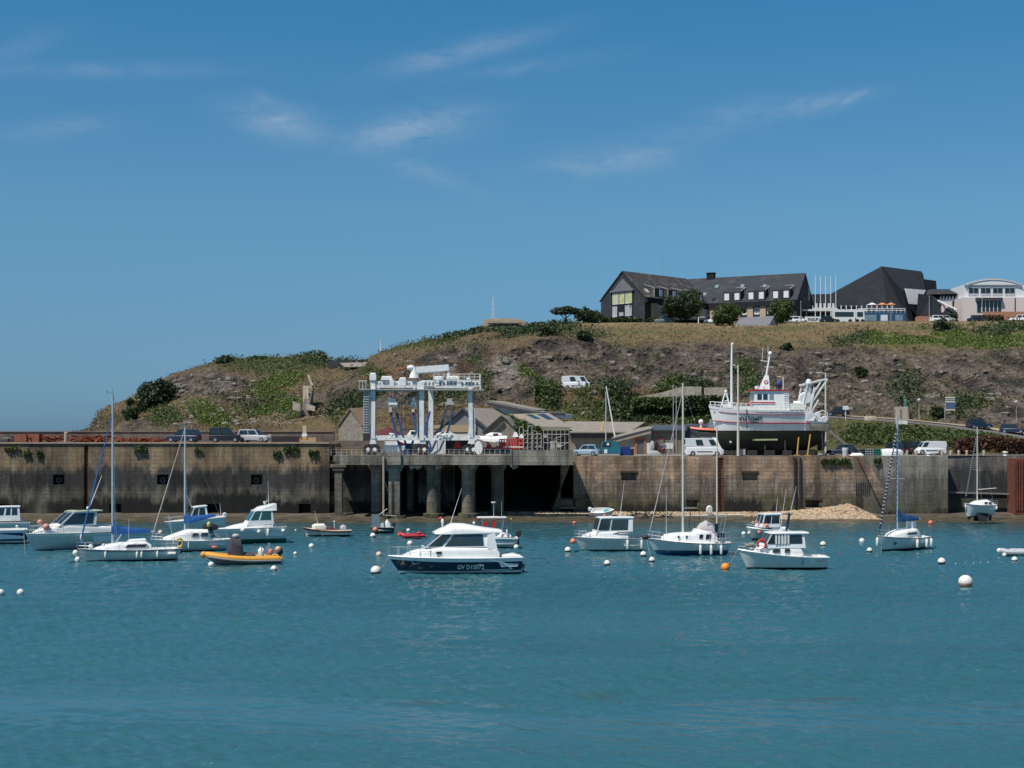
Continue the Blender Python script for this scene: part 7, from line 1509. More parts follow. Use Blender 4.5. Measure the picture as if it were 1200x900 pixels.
def house(root, xf, xr, w0, z0, xf1, xr1, w1, z1, m_=white, roof=None, sides=((.05, .45, .3, .9), (.5, .95, .3, .9)), front=((.05, .47, .3, .92), (.53, .95, .3, .92)), back=True, gl=glass, ov=(.1, .1, .06), name='wheelhouse', fw=None, rt=.07, roofm=None):
    wf = w0 if fw is None else fw
    base = [(xf, -wf, z0), (xf, wf, z0), (xr, w0, z0), (xr, -w0, z0)]; top = [(xf1, -w1, z1), (xf1, w1, z1), (xr1, w1, z1), (xr1, -w1, z1)]
    q = MB(); q.hexa(base+top); h = q.build(name, m_, root, smooth=0)
    for (u0, u1, v0, v1) in sides: pane_on(root, base, top, (1, 2, 6, 5), u0, u1, v0, v1, gl, par=h); pane_on(root, base, top, (3, 0, 4, 7), 1-u1, 1-u0, v0, v1, gl, par=h)
    for (u0, u1, v0, v1) in front: pane_on(root, base, top, (0, 1, 5, 4), u0, u1, v0, v1, gl, 'windscreen', par=h)
    if back: pane_on(root, base, top, (2, 3, 7, 6), .3, .7, .1, .9, gl, 'door', par=h)
    if roof is not None:
        q = MB(); f, b_, sd = ov; q.arch([(xf1+f, (w1+sd)*.85, z1, z1+rt*.6), (xf1-.2, w1+sd, z1, z1+rt+roof*.6), ((xf1+xr1)/2, w1+sd, z1, z1+rt+roof), (xr1-b_, w1+sd, z1, z1+rt+roof*.5)][::-1], 4, 12); q.build('roof', roofm or m_, h)
    return h
def whip(root, x, y, z, h, dx=-.3, r_=.018, m_=None, name='aerial'):
    q = MB(); q.tube([(x, y, z), (x+dx, y, z+h)], [r_*1.4, r_*.6], 5); q.build(name, m_ or white, root)
def outboard(root, x, y, z, s=1., m_=None):
    q = MB(); q.arch([(x-.42*s, .10*s, z+.1*s, z+.42*s), (x-.3*s, .15*s, z+.05*s, z+.52*s), (x-.02*s, .13*s, z+.08*s, z+.46*s)], 3, 8); q.v = [(a, b_+y, c) for a, b_, c in q.v]; q.box(x-.28*s, x-.12*s, y-.05*s, y+.05*s, z-.6*s, z+.1*s); q.build('outboard_motor', m_ or black, root)
def pyheight(m, px_per_m, dy): return dy/px_per_m
def sailmast(root, x, h, z0, r_=.075, m_=alu, spreaders=(.5,), sl=.55, wires=True, hull=None, stay_m=None, furl=None, top=True, rake=0., arm_m=None):
    q = MB(); q.tube([(x, 0, z0), (x-rake*.5, 0, z0+(h-z0)*.5), (x-rake, 0, h)], [r_, r_*.95, r_*.75], 8); ms = q.build('mast', m_, root)
    q = MB()
    for f in spreaders: zz_ = z0+(h-z0)*f; q.tube([(x-rake*f, -sl, zz_+.03), (x-rake*f, 0, zz_), (x-rake*f, sl, zz_+.03)], .022, 5)
    if spreaders: q.build('spreaders', m_, ms)
    if top:
        q = MB(); q.tube([(x-rake, 0, h), (x-rake, 0, h+.55)], .012, 4); q.tube([(x-rake, 0, h+.15), (x-rake+.45, 0, h+.18)], .012, 4); q.sph((x-rake+.45, 0, h+.25), .05, 6, 5); q.build('wind_vane', black, ms)
    if wires and hull:
        q = MB(); t = (x+hull.L/2)/hull.L
        for sd in (1, -1):
            y = hull.pt(t, 1, sd)[1]*.92; z_ = hull.sheer(t)
            for f in (spreaders or (.99,)): q.tube([(x-.25, y, z_), (x-rake*f, sd*.02, z0+(h-z0)*f)], .007, 4)
            q.tube([(x-.05, y, z_), (x-rake*.5, sd*sl, z0+(h-z0)*(spreaders[-1] if spreaders else .5)+.03), (x-rake, 0, h)], .007, 4)
        q.tube([(-hull.L/2+.1, 0, hull.sheer(0)+.05), (x-rake, 0, h)], .007, 4); q.build('shrouds', steel, root)
    if furl:
        f, m2, r2 = furl[:3]; xb = hull.L/2-.12; zb_ = hull.sheer(1)+.1; q = MB(); A = Vector((xb, 0, zb_)); B_ = Vector((x-rake*f, 0, z0+(h-z0)*f)); P = [A+(B_-A)*k/8 for k in range(9)]
        q.tube(P, [.03]+[r2*(1.1-.07*k) for k in range(1, 8)]+[.03], 7); q.build('furled_genoa', m2, root)
        if len(furl) > 3:
            for k in range(26):
                c = A+(B_-A)*(.1+k*.033); d = (B_-A).normalized(); q = MB(); q.tube([c, c+d*.10], r2*1.12, 7)
                if k % 1 == 0: q.build('spiral_band', furl[3], root)
    return ms
def boomcover(root, x, L, z, m_=bluec, r_=.16, boom=True, rise=0., hgt=.55):
    if boom: q = MB(); q.tube([(x, 0, z), (x-L-.3, 0, z+rise)], .06, 6); q.build('boom', alu, root)
    q = MB(); q.arch([(x+.16, r_*.6, z-.1, z+hgt*1.2), (x-.05, r_, z-.14, z+hgt*1.3), (x-.3, r_*1.2, z-.2, z+hgt*.9), (x-L*.2, r_*1.2, z-.2+rise*.2, z+hgt*.55+rise*.2), (x-L*.35, r_*1.1, z-.16+rise*.3, z+hgt*.56+rise*.35), (x-L*.55, r_, z-.18+rise*.55, z+hgt*.40+rise*.5), (x-L*.78, r_*.8, z-.13+rise*.8, z+hgt*.32+rise*.75), (x-L, r_*.5, z-.08+rise, z+hgt*.18+rise)][::-1], 1.6, 10)
    k0 = 0
    for i, (a, b_, c) in enumerate(q.v): n_ = mn.noise((a*2.2, b_*3, c*2)); q.v[i] = (a, b_+n_*.05, c+n_*.08)
    q.build('sail_cover', m_, root)
def trunk(root, secs, m_=white, p=4, name='coachroof'): q = MB(); q.arch(secs[::-1] if secs[0][0] > secs[-1][0] else secs, p, 12); return q.build(name, m_, root)
def port(root, x0, x1, y, z0, z1, dy=0., m_=glass, sd=1, par=None, r_=.0):
    q = MB(); k = (x1-x0)*.12; q.pane([(x0+k, sd*y, z0), (x1-k*.2, sd*(y+dy), z0), (x1-k*1.3, sd*(y+dy-.02), z1), (x0, sd*(y-.02), z1)], .05); q.build('window', m_, par or root, smooth=0)
WH = lambda boot, a=.08, top=(.70, .71, .70), name='x': hullmat(name, [(-2, boot), (a, top)])
c_navy, c_white, c_green, c_blue = (.006, .022, .055), (.70, .71, .70), (.01, .12, .08), (.012, .10, .24)

# 1. dark blue cabin cruiser (front, centre)
r, L, s = Bt('cabin_cruiser', 'navy blue hulled cabin cruiser with white domed roof nearest the camera', 453, 612, 672, 3.1, 9)
h = Hull(L, 3.1, 1.42, 1.25, .35, .95, 2.5, .9, (.2, .75), .1, .03, cock=(.03, .19), floor=.55)
hm = hullmat('cruiser_navy', [(-2, (.02, .10, .08)), (.10, (.55, .58, .58)), (.28, (.006, .025, .062))], .15)
h.build(r, hm, white, white, .80, rub=white, rubr=.045)
trunk(r, [(3.9, .15, 1.3, 1.42), (3.2, .75, 1.25, 1.72), (2.2, 1.15, 1.2, 1.95), (1.2, 1.3, 1.2, 2.1), (-2.9, 1.35, 1.1, 2.05), (-3.15, 1.35, 1.1, 1.7)], p=5)
hs = house(r, 2.35, -2.85, 1.22, 2.02, 1.1, -2.5, 1.02, 3.02, front=((.04, .32, .05, .93), (.35, .65, .05, .93), (.68, .96, .05, .93)), sides=((.03, .22, .08, .93), (.27, .84, .08, .93)), fw=1.0, gl=glassmat('smoked_glass', (.03, .05, .055)))
q = MB(); q.arch([(1.55, .9, 2.98, 3.1), (1.0, 1.08, 2.98, 3.38), (.2, 1.12, 2.98, 3.74), (-.6, 1.15, 3.0, 3.72), (-2.2, 1.15, 3.02, 3.42), (-3.4, 1.05, 3.05, 3.25)][::-1], 2.8, 14); q.build('roof', white, hs)
q = MB(); q.hexa([(-2.4, 1.2, 2.0), (-3.1, 1.2, 1.4), (-3.1, 1.3, 1.4), (-2.2, 1.3, 2.0), (-2.3, 1.0, 3.05), (-2.75, 1.0, 3.05), (-2.75, 1.1, 3.05), (-2.3, 1.1, 3.05)]); q.v += []; q.build('aft_pillar', white, hs, smooth=0)
port(r, 1.15, 1.6, 1.33, 1.58, 1.74, m_=black); 
q = MB(); y_ = h.yz(2.95, .98)+.02; q.pane([(2.7, y_, .86), (3.25, y_-.12, .86), (3.25, y_-.06, 1.08), (2.7, y_+.05, 1.08)], .04); p_ = q.build('hull_port', steel, r, smooth=0); q = MB(); q.pane([(2.78, y_+.02, .9), (3.18, y_-.08, .9), (3.18, y_-.03, 1.04), (2.78, y_+.06, 1.04)], .04); q.build('glass', navy, p_, smooth=0)
h.rail(r, .70, 1., .62, 4, .1, mid=False); h.rail(r, .18, .70, .28, 4, .25, mid=False, name='side_handrail', r=.014)
yk = lambda x, z: h.yz(x, z)+.025
q = MB(); P = [(-2.4, 1.12), (-3.5, .82), (-4.1, .38)]; q.tube([(x, yk(x, z), z) for x, z in P], .045, 5); q.tube([(x, yk(x, z), z) for x, z in ((-4.1, .38), (-3.0, .33), (-1.8, .36))], .022, 5); q.build('white_flash', whitem, r)
_a, _b = Vector((.4, yk(.4, .56), .56)), Vector((-2.4, yk(-2.4, .56), .56)); _u = Vector((0, yk(-1, .8)-yk(-1, .32), .48)); _c = (_a+_b)/2; _c.y = yk(-1., .56)+.05
text('GV D15072', .5, basis(_c, _b-_a, _u), whitem, 'registration_number', r, .008, .82)
whip(r, .35, .3, 3.7, 2.6, -1.1 if 0 else -.85); q = MB(); q.sph((1.35 if 0 else .9, 0, 3.85), .16, 8, 6, (.7, 1, 1.4)); q.tube([(.9, 0, 3.5), (.9, 0, 3.8)], .06, 6); q.sph((-1.4, .4, 3.75), .1, 8, 6); q.build('roof_lamp', white, hs)
q = MB(); q.arch([(-4.6, 1.2, 1.1, 1.42), (-4.1, 1.25, 1.1, 1.5), (-3.4, 1.2, 1.1, 1.4)], 4, 8); q.build('stern_seat', white, r); outboard(r, -L/2-.05, .6, .35, .7, mat('grey_outboard', (.25, .27, .3), .5))
q = MB(); q.sph((-L/2-.25, .8, .5), .13, 8, 6); q.build('stern_float', fend, r)

# 2. white cruiser front right (red rings)
r, L, s = Bt('motor_cruiser', 'white motor cruiser with red lifebuoy on its foredeck and dark mast', 862, 970, 666.5, 2.5, 18)
h = Hull(L, 2.5, 1.55, .95, .3, .75, 2.5, .85, (.25, .8), .12, .0, cock=(.03, .24), floor=.5); hm = hullmat('pale_hull_black_boot', [(-2, (.01, .012, .015)), (.13, (.66, .68, .67))]); h.build(r, hm, white, white, .9, rub=white, rubr=.05)
hl = L/2
trunk(r, [(hl-.7, .15, 1.35, 1.45), (hl-1.4, .6, 1.25, 1.75), (hl-2.6, .85, 1.1, 1.8), (hl-4.6, 1.0, .95, 1.75), (hl-4.8, 1., .95, 1.4)], p=5)
house(r, hl-1.75, hl-5.0, .95, 1.65, hl-2.35, hl-4.9, .82, 2.75, roof=.08, ov=(.15, .35, .12), sides=((.03, .40, .30, .93), (.47, .93, .30, .90)), front=((.04, .48, .3, .94), (.52, .96, .3, .94)), fw=.82)
q = MB()
for k in range(5): q.box(hl-2.75-k*.24, hl-2.62-k*.24, .87, .93, 1.98, 2.62)
q.build('white_shades', whitem, r, smooth=0)
port(r, hl-3.0, hl-2.35, .95, 1.3, 1.58); port(r, hl-3.75, hl-3.3, .98, 1.3, 1.6)
q = MB(); c = (hl-1.55, .85, 1.95); q.tube([(c[0]+.3*math.cos(a), c[1]+.05, c[2]+.36*math.sin(a)) for a in np.linspace(-.6, 3.9, 14)], .09, 8); q.build('lifebuoy', mat('ring_red', (.6, .05, .03), .5), r)
q = MB(); q.sph((hl-.95, .35, 1.85), .28, 9, 7, (1.3, .6, .8)); q.sph((hl-.6, .2, 1.8), .2, 8, 6); q.build('rope_coil', rope, r)
h.rail(r, .72, 1, .5, 3, .1); h.rail(r, .05, .5, .28, 4, .15, mid=False, name='side_handrail', r=.014)
q = MB(); q.tube([(hl-3.75, 0, 2.8), (hl-4.05, 0, 4.3)], .10, 8); q.beam((hl-4.0, -.45, 4.2), (hl-4.0, .45, 4.2), .06); q.box(hl-4.3, hl-3.4, -.03, .03, 4.15, 4.22); q.build('dark_mast', navy, r); whip(r, hl-4.0, .2, 4.2, 2.1, -.5); whip(r, hl-3.4, -.4, 2.8, 3.3, -.5)
text('TRADER', .2, basis((-hl+.75, h.yz(-hl+.75, .65)+.03, .62), (-1, 0, 0), (0, 0, 1)), navy, 'boat_name', r, .006) if 0 else None
q = MB(); q.box(-hl+.35, -hl+1.15, h.yz(-hl+.7, .62)+.0, h.yz(-hl+.7, .62)+.03, .56, .68); q.build('name_plate', leadm, r, smooth=0); fender(r, h, .32, 1, .05, .2, navy, .25)
# 3. white cruiser behind it
r, L, s = Bt('motor_boat', 'white motor boat with orange buoys half hidden behind the red lifebuoy cruiser', 871, 926, 633, 2.4, 25)
h = Hull(L, 2.3, 1.35, .95, .3, .6, 2.5, .88, (.3, .8), .1, cock=(.03, .3), floor=.5); h.build(r, hullmat('grey_hull', [(-2, (.03, .03, .03)), (.2, (.45, .46, .46))]), white, white, .8, rub=white); hl = L/2
house(r, hl-1.2, hl-3.1, .85, 1.3, hl-1.55, hl-3.2, .75, 2.55, roof=.06, ov=(.1, .2, .08)); fender(r, h, .8, 1, .17, shape='s', m_=salmon); fender(r, h, .98, 1, .17, shape='s', drop=.2)
q = MB(); q.sph((hl-1.7, .9, 1.5), .2, 8, 6); q.build('orange_bag', salmon, r); h.rail(r, .75, 1, .45, 3); q = MB()
for k in range(6): q.sph((hl-.5-k*.14, random.uniform(-.2, .4), 1.65+random.random()*.2), .12, 7, 5)
q.build('pink_floats', mat('pink', (.6, .32, .28), .6), r); q = MB(); q.arch([(-hl+.2, .8, 1., 1.3), (-hl+1., .85, 1., 1.45), (-hl+1.8, .7, 1, 1.25)], 3, 8); q.build('stern_cover', white, r); whip(r, hl-3.0, .2, 2.6, 1.6, -.2)
# 4. ketch in the centre right
r, L, s = Bt('ketch', 'two masted white ketch with blue bottom and folded grey spray hood', 756, 858, 650, 2.9, 11)
h = Hull(L, 2.9, 1.45, 1.05, .3, .9, 2.4, .62, (.42, .9), -.55, .05, cock=(.05, .2), floor=.6); h.tr = .55
h.build(r, hullmat('ketch_hull', [(-2, (.01, .08, .19)), (.42, (.66, .68, .69))]), white, white, .93, rub=black, rubr=.03); hl = L/2
trunk(r, [(hl-1.25, .3, 1.3, 1.55), (hl-1.6, .6, 1.2, 1.8), (hl-2.6, .85, 1.15, 1.92), (hl-3.9, .95, 1.1, 1.95), (hl-4.1, .95, 1.1, 2.25), (hl-5.4, .95, 1.05, 2.2), (hl-5.9, .95, 1.05, 1.6)], p=5)
for a, b_ in ((2.45, .18), (3.15, .18)): port(r, hl-a-b_, hl-a, .93, 1.5, 1.7)
port(r, hl-4.65, hl-4.3, .97, 1.45, 1.8); port(r, hl-5.35, hl-4.85, .97, 1.4, 1.8)
q = MB(); q.arch([(hl-6.0, .8, 1.7, 2.0), (hl-5.7, .85, 1.7, 2.6), (hl-5.1, .85, 1.9, 2.95), (hl-4.6, .75, 2.1, 2.7), (hl-4.3, .6, 2.15, 2.3)], 2.2, 12); q.build('spray_hood', mat('pale_grey_canvas', (.42, .40, .40), .8), r)
ZK = (650-449)/s; sailmast(r, hl-3.1, ZK, 1.9, .10, beige, (.5,), .7, hull=h, furl=(.95, mat('old_white_sail', (.4, .4, .4), .8), .05), top=False); sailmast(r, hl-6.05, (650-500)/s, 1.2, .075, beige, (), hull=h, wires=False, top=False)
q = MB(); q.tube([(hl-3.1, 0, 3.35), (hl-8.4, 0, 3.4)], .06, 6); q.build('boom', beige, r); q = MB(); q.beam((hl-4.1, 0, 2.3), (hl-4.1, 0, 4.0), .03); q.tube([(hl-3.6, .1, 2.3), (hl-3.9, .1, 5.3)], .03, 4); q.tube([(hl-4.5, 0, 2.9), (hl-4.5, 0, 4.4)], .03, 4); q.beam((hl-4.9, -.3, 3.9), (hl-4.2, -.3, 4.1), .05); q.build('radar_gear', black, r)
q = MB(); q.lathe([(.22, -.1), (.3, 0), (.22, .1)], (hl-5.35, .2, 3.85), 14, 'y'); q.v = [(a, b_, 3.85+(c-3.85)*1.3) for a, b_, c in q.v]; q.build('horseshoe_buoy', cream, r)
h.rail(r, .82, 1, .6, 3, .08); h.rail(r, 0.03, .28, .9, 4, .08, name='stern_rail', r=.028)
q = MB()
for sd in (1, -1): q.tube([(-hl+.9, sd*.7, 1.1), (-hl+.5, sd*.7, 3.3), (-hl+2., sd*.7, 3.35), (-hl+2.2, sd*.7, 1.6)], .035, 5)
q.tube([(-hl+.5, -.7, 3.3), (-hl+.5, .7, 3.3)], .03, 5); q.build('arch_frame', steel, r); q = MB(); q.box(-hl+1.2, -hl+1.5, .6, .8, 1.2, 2.7); q.box(-hl+.6, -hl+2.4, .65, .72, 1.5, 1.9); q.build('stern_gear', navy, r, smooth=0)
for t in (.40, .27, .145): fender(r, h, t, 1, .12, .8)
q = MB(); q.sph((hl+.1, 0, 1.5), .22, 8, 6, (1.6, .6, .8)); q.tube([(hl-.3, 0, 1.45), (hl+.55, 0, 1.55)], .06, 5); q.build('anchor', black, r); whip(r, hl-1.6, .3, 1.9, 3.7, 0)
# 5. motor cruiser left of the ketch
r, L, s = Bt('motor_cruiser', 'white cabin cruiser with grey reflecting hull left of the ketch', 671, 753, 645.5, 2.5, 14)
h = Hull(L, 2.5, 1.30, 1.15, .3, .7, 2.6, .9, (.15, .7), .05, cock=(.03, .3), floor=.5); h.build(r, hullmat('cruiser_grey_blue_boot', [(-2, (.01, .025, .06)), (.14, (.60, .62, .60))]), white, white, .88, rub=mat('grey_strake', (.10, .10, .13), .5), rubr=.04); hl = L/2
trunk(r, [(hl-.6, .15, 1.25, 1.35), (hl-1.2, .7, 1.2, 1.6), (hl-2.2, .95, 1.15, 1.85), (hl-3.4, 1.0, 1.1, 1.9), (-.6 if 0 else hl-4.6, 1.0, 1.1, 1.5)], p=5)
house(r, hl-1.7, hl-5.0, 1.0, 1.5, hl-2.1, hl-5.05, .85, 2.95, roof=.06, sides=((.0+.03, .33, .28, .93), (.38, .86, .28, .92)), front=((.04, .48, .28, .94), (.52, .96, .28, .94)), fw=.85, gl=glassmat('smoked_glass', (.03, .05, .055)))
q = MB(); q.tube([(hl-3.2, .95, 1.55), (hl-3.8, 1.03, 1.68), (hl-5, 1.03, 1.72)], .04, 5); q.build('dark_line', black, r); q = MB(); q.sph((hl-3.6, 0, 3.1), .2, 8, 6, (1.6, 1, .5)); q.build('roof_bag', navy, r)
h.rail(r, .80, 1, .5, 3, .1); fender(r, h, .25, 1, .11, .8); fender(r, h, .03, 1, .11, .8); whip(r, hl-4.2, -.4, 3., 3.2, -.4); q = MB(); q.sph((hl-2.8, -.5, 3.15), .1, 8, 6); q.build('red_lamp', salmon, r)
q = MB(); q.sph((hl+.25, .3, .9), .26, 12, 8); q.build('bow_buoy', salmon, r)
# 6. open boat with T-top behind the navy cruiser
r, L, s = Bt('sport_boat', 'pale green open boat with T top partly behind the navy cruiser', 545, 607, 642, 2.3, 5)
h = Hull(L, 2.2, 1.0, .95, .25, .6, 2.5, .9, (.25, .75), .1, cock=(.05, .6), floor=.4); h.build(r, hullmat('sea_green_hull', [(-2, (.02, .08, .05)), (.1, (.28, .40, .38))]), white, white, .85, rub=white); hl = L/2
q = MB(); q.box(-.7, .3, -.4, .4, .4, 1.7); q.build('console', white, r, smooth=0); q = MB(); q.box(-1.3, 1.3, -.8, .8, 2.75, 2.82); q.build('t_top', whitem, r, smooth=0); q = MB()
for x in (-1.1, .9):
    for sd in (1, -1): q.tube([(x*.7, sd*.6, .5), (x, sd*.7, 2.75)], .04, 5)
q.tube([(-.2, 0, 2.8), (-.2, 0, 4.1)], .04, 5); q.tube([(-.9, .3, 2.8), (-.9, .3, 4.3)], .025, 4); q.build('frame', steel, r); q = MB(); q.lathe([(.22, 0), (.22, .1)], (-.2, 0, 4.1), 10); q.build('radar', white, r); outboard(r, -hl+.15, 0, 1.0, 1.2, white if 0 else black)
q = MB(); q.sph((-1.35, .6, 1.45), .18, 8, 6, (.5, .5, 1.6)); q.build('white_fender', fend, r); q = MB(); q.arch([(-hl+.6, .5, 1., 1.2), (-hl+1.4, .6, 1., 1.5), (-hl+2., .4, 1., 1.2)], 3, 8); q.build('white_cover', white, r); q = MB(); q.box(-.3, .0, .3, .7, 1.9, 2.5); q.box(.4, .9, .3, .7, 2., 2.4); q.build('red_jackets', redp, r, smooth=0)
# 7. orange RIB
r, L, s = Bt('inflatable_boat', 'orange and grey rigid inflatable with black covered console', 238, 331, 661, 2.1, 5)
hl = L/2; tubeo = mat('rib_orange', (.66, .30, .03), .55, .06); tubeg = mat('rib_grey', (.20, .20, .20), .6, .1)
def ribp(t): # t 0 stern .. 1 bow
    x = -hl+L*t*.97+.05; y = .85*(1-max(0, (t-.55)/.45)**2.2); z = .42+.42*max(0, (t-.35)/.65)**1.7; return x, y, z
for sd in (1, -1):
    q = MB(); q.tube([(a, sd*b_, c) for a, b_, c in [ribp(t) for t in np.linspace(0, 1, 20)]], [.12]+[.25]*18+[.2], 12); q.build('orange_tube', tubeo, r)
    q = MB(); q.tube([(a, sd*(b_+.2), c-.12) for a, b_, c in [ribp(t) for t in np.linspace(0.02, .97, 20)]], .10, 8); q.build('grey_strake', tubeg, r)
q = MB(); q.sph((hl-.05, 0, .82), .26, 10, 8); q.build('bow_cap', tubeo, r)
hh = Hull(L*.95, 1.5, .75, .25, .25, .9, 2.3, .95, (.4, .8), 0, cock=(.0, .9), floor=.25); hh.build(r, hullmat('rib_hull', [(-2, (.35, .36, .33)), (3, (.35, .36, .33))]), tubeg)
q = MB(); q.arch([(-.0, .5, .5, 1.2), (.15, .55, .5, 2.1), (.9, .55, .5, 2.15), (1.15, .45, .5, 1.3)], 3, 10); q.arch([(-1., .5, .5, .9), (-.5, .5, .5, 1.0), (0, .5, .5, .9)], 3, 8)
for i, (a, b_, c) in enumerate(q.v): n_ = mn.noise((a*2, b_*2, c*2)); q.v[i] = (a+n_*.08, b_+n_*.06, c+n_*.05)
q.build('console_cover', greyc, r); q = MB(); q.sph((.55, .1, 2.25), .28, 9, 7, (1.1, .9, .7)); q.build('folded_hood', leadm, r)
q = MB(); q.tube([(-1.9, .4, .6), (-2.1, .4, 1.6), (-2.1, -.4, 1.6), (-1.9, -.4, .6)], .04, 5); q.tube([(-1.5, .3, .6), (-1.4, .3, 1.5)], .03, 4); q.build('stern_frame', steel, r); outboard(r, -hl+.4, 0, .65, 1.1); q = MB(); q.arch([(-1.65, .22, .6, 1.2), (-1.4, .25, .6, 1.35), (-1.2, .2, .6, 1.1)], 2.5, 8); q.build('white_seat', fend, r)
q = MB(); q.sph((-2.15, .3, .95), .24, 9, 7, (.9, 1, 1.2)); q.build('orange_bag', salmon, r); q = MB(); q.sph((-hl+.35, .35, 1.15), .24, 12, 8); q.build('round_buoy', mat('half_orange', (.7, .40, .28), .5), r)
# 8. left sailing boat with blue cover
r, L, s = Bt('sailing_boat', 'white sailing boat with bright blue furled sails nearest on the left', 92, 211, 657, 2.5, 7)
h = Hull(L, 2.5, 1.1, .95, .3, .75, 2.3, .8, (.35, .85), .45, .04, cock=(.05, .28), floor=.5); h.build(r, hullmat('yacht_teal_boot', [(-2, (.01, .05, .065)), (.10, (.68, .70, .69))]), white, mat('grey_sheer_band', (.28, .30, .33), .5), .84); hl = L/2
trunk(r, [(hl-1.3, .3, 1.05, 1.12), (hl-2.2, .65, 1., 1.38), (hl-3.2, .85, .98, 1.55), (hl-5.2, .9, .95, 1.62), (hl-5.7, .85, .95, 1.35)], p=4); trunk(r, [(hl-3.9, .5, 1.55, 1.66), (hl-4.1, .55, 1.55, 1.76), (hl-5.3, .55, 1.55, 1.8), (hl-5.4, .5, 1.55, 1.65)], p=5, name='hatch')
port(r, hl-5.4, hl-3.55, .92, 1.12, 1.38, m_=mat('dusk_window', (.05, .035, .06), .2)); zt = (657-463)/s
sailmast(r, hl-2.75, zt, 1.45, .105, mat('blue_grey_mast', (.38, .45, .52), .4, .05), (.40, .72), .75, hull=h, furl=(.88, mat('blue_sail_sleeve', (.02, .12, .36), .8), .07)); boomcover(r, hl-2.8, 3.0, 2.35, hgt=.75)
for t in (.745, .445, .40, .245): fender(r, h, t, 1, .095, .5)
q = MB(); x, y, z_ = h.pt(.11, 1); q.tube([(x-.35, y+.1, z_-.38), (x+.25, y+.1, z_-.38)], .14, 8); q.build('long_fender', fend, r)
q = MB(); c = (-hl+.15, .75, 1.4); q.tube([(c[0]+.26*math.cos(a), c[1], c[2]+.34*math.sin(a)) for a in np.linspace(.5, 5.2, 14)], .10, 8); q.build('horseshoe_buoy', mat('yellow_ring', (.68, .45, .12), .6), r); outboard(r, -hl+.1, 0, 1.0, .9)
h.rail(r, .86, 1, .5, 2, .06); h.rail(r, .0, .16, .55, 3, .06, name='stern_rail'); h.rail(r, .16, .86, .5, 5, .06, name='guard_wires', r=.008, mid=False)
for k, (a, b_, c, q_) in enumerate(((hl+.15, .05, .75, .26), (hl+.02, .3, .22, .24))): q = MB(); q.sph((a, b_, c), q_, 12, 8, (.9, .9, 1.1 if k else 1)); q.build('bow_buoy', fend if k else cream, r)
q = MB(); q.sph((hl-1., .2, 1.25), .15, 7, 5, (1.2, .5, 1.4)); q.sph((hl-2.0, .35, 1.35), .14, 7, 5); q.build('deck_floats', fend, r); q = MB(); q.tube([(hl+.1, .3, .15), (hl+.75, .4, -.02)], .05, 5); q.build('mooring_rope', black, r); whip(r, hl-3.9, 1., 1.6, 1.9, 0, .015); whip(r, -hl+.4, -.4, 1.2, 2.5, .5)
q = MB(); q.tube([(-hl+.3, -.1, 1.0), (-hl+.9, -.1, 3.9)] if 0 else [(hl-3.0, .25, 1.6), (hl-3.4, .3, 2.2)], .05, 5); q.build('strut', steel, r)
# 9. second sailing boat
r, L, s = Bt('sailing_boat', 'smaller white sailing boat with two dark windows behind the first blue covered one', 176, 270, 645.5, 2.4, 9)
h = Hull(L, 2.4, 1.15, 1.0, .3, .8, 2.3, .55, (.4, .85), .2, .08, cock=(.08, .3), floor=.5); h.tr = .5; h.build(r, hullmat('cream_yacht', [(-2, (.04, .03, .02)), (.08, (.68, .69, .67))]), white, white, .9, rub=mat('grey_strake', (.10, .10, .13), .5), rubr=.022); hl = L/2
trunk(r, [(hl-1.1, .3, 1.05, 1.25), (hl-1.8, .65, 1., 1.5), (hl-2.6, .8, 1., 1.75), (hl-3.2, .85, .98, 1.95), (hl-4.9, .85, .95, 1.9), (hl-5.1, .8, .95, 1.4)], p=4)
port(r, hl-4.05, hl-3.45, .88, 1.3, 1.62); port(r, hl-5.0 if 0 else hl-4.95, hl-4.2, .88, 1.3, 1.62); zt = (645-500)/s
sailmast(r, hl-3.0, zt, 1.9, .09, mat('pale_blue_mast', (.45, .52, .56), .4, .05), (.55,), .6, hull=h, furl=(.99, mat('rope_cream', (.45, .42, .36), .8), .055), top=False); boomcover(r, hl-3.05, 2.6, 2.6, rise=.5, hgt=.7, r_=.2)
q = MB(); q.sph((hl-5.0, .5, 2.35), .18, 9, 7, (1, 1, 1.3)); q.build('yellow_buoy', mat('yellow_float', (.62, .52, .2), .5), r); q = MB(); q.arch([(hl-5.9, .2, 1.9, 2.2), (hl-5.2, .3, 1.7, 2.5), (hl-4.6, .2, 1.9, 2.3)], 2.4, 8); q.build('dark_bundle', black, r)
q = MB(); x, y, z_ = h.pt(.22, 1); q.sph((x, y+.1, .35), .2, 9, 7, (1.4, .6, .6)); q.build('pink_float', salmon, r); h.rail(r, .86, 1, .5, 2, .06); h.rail(r, .02, .86, .45, 6, .06, name='guard_wires', r=.008, mid=False); fender(r, h, .55, 1, .06, .55)
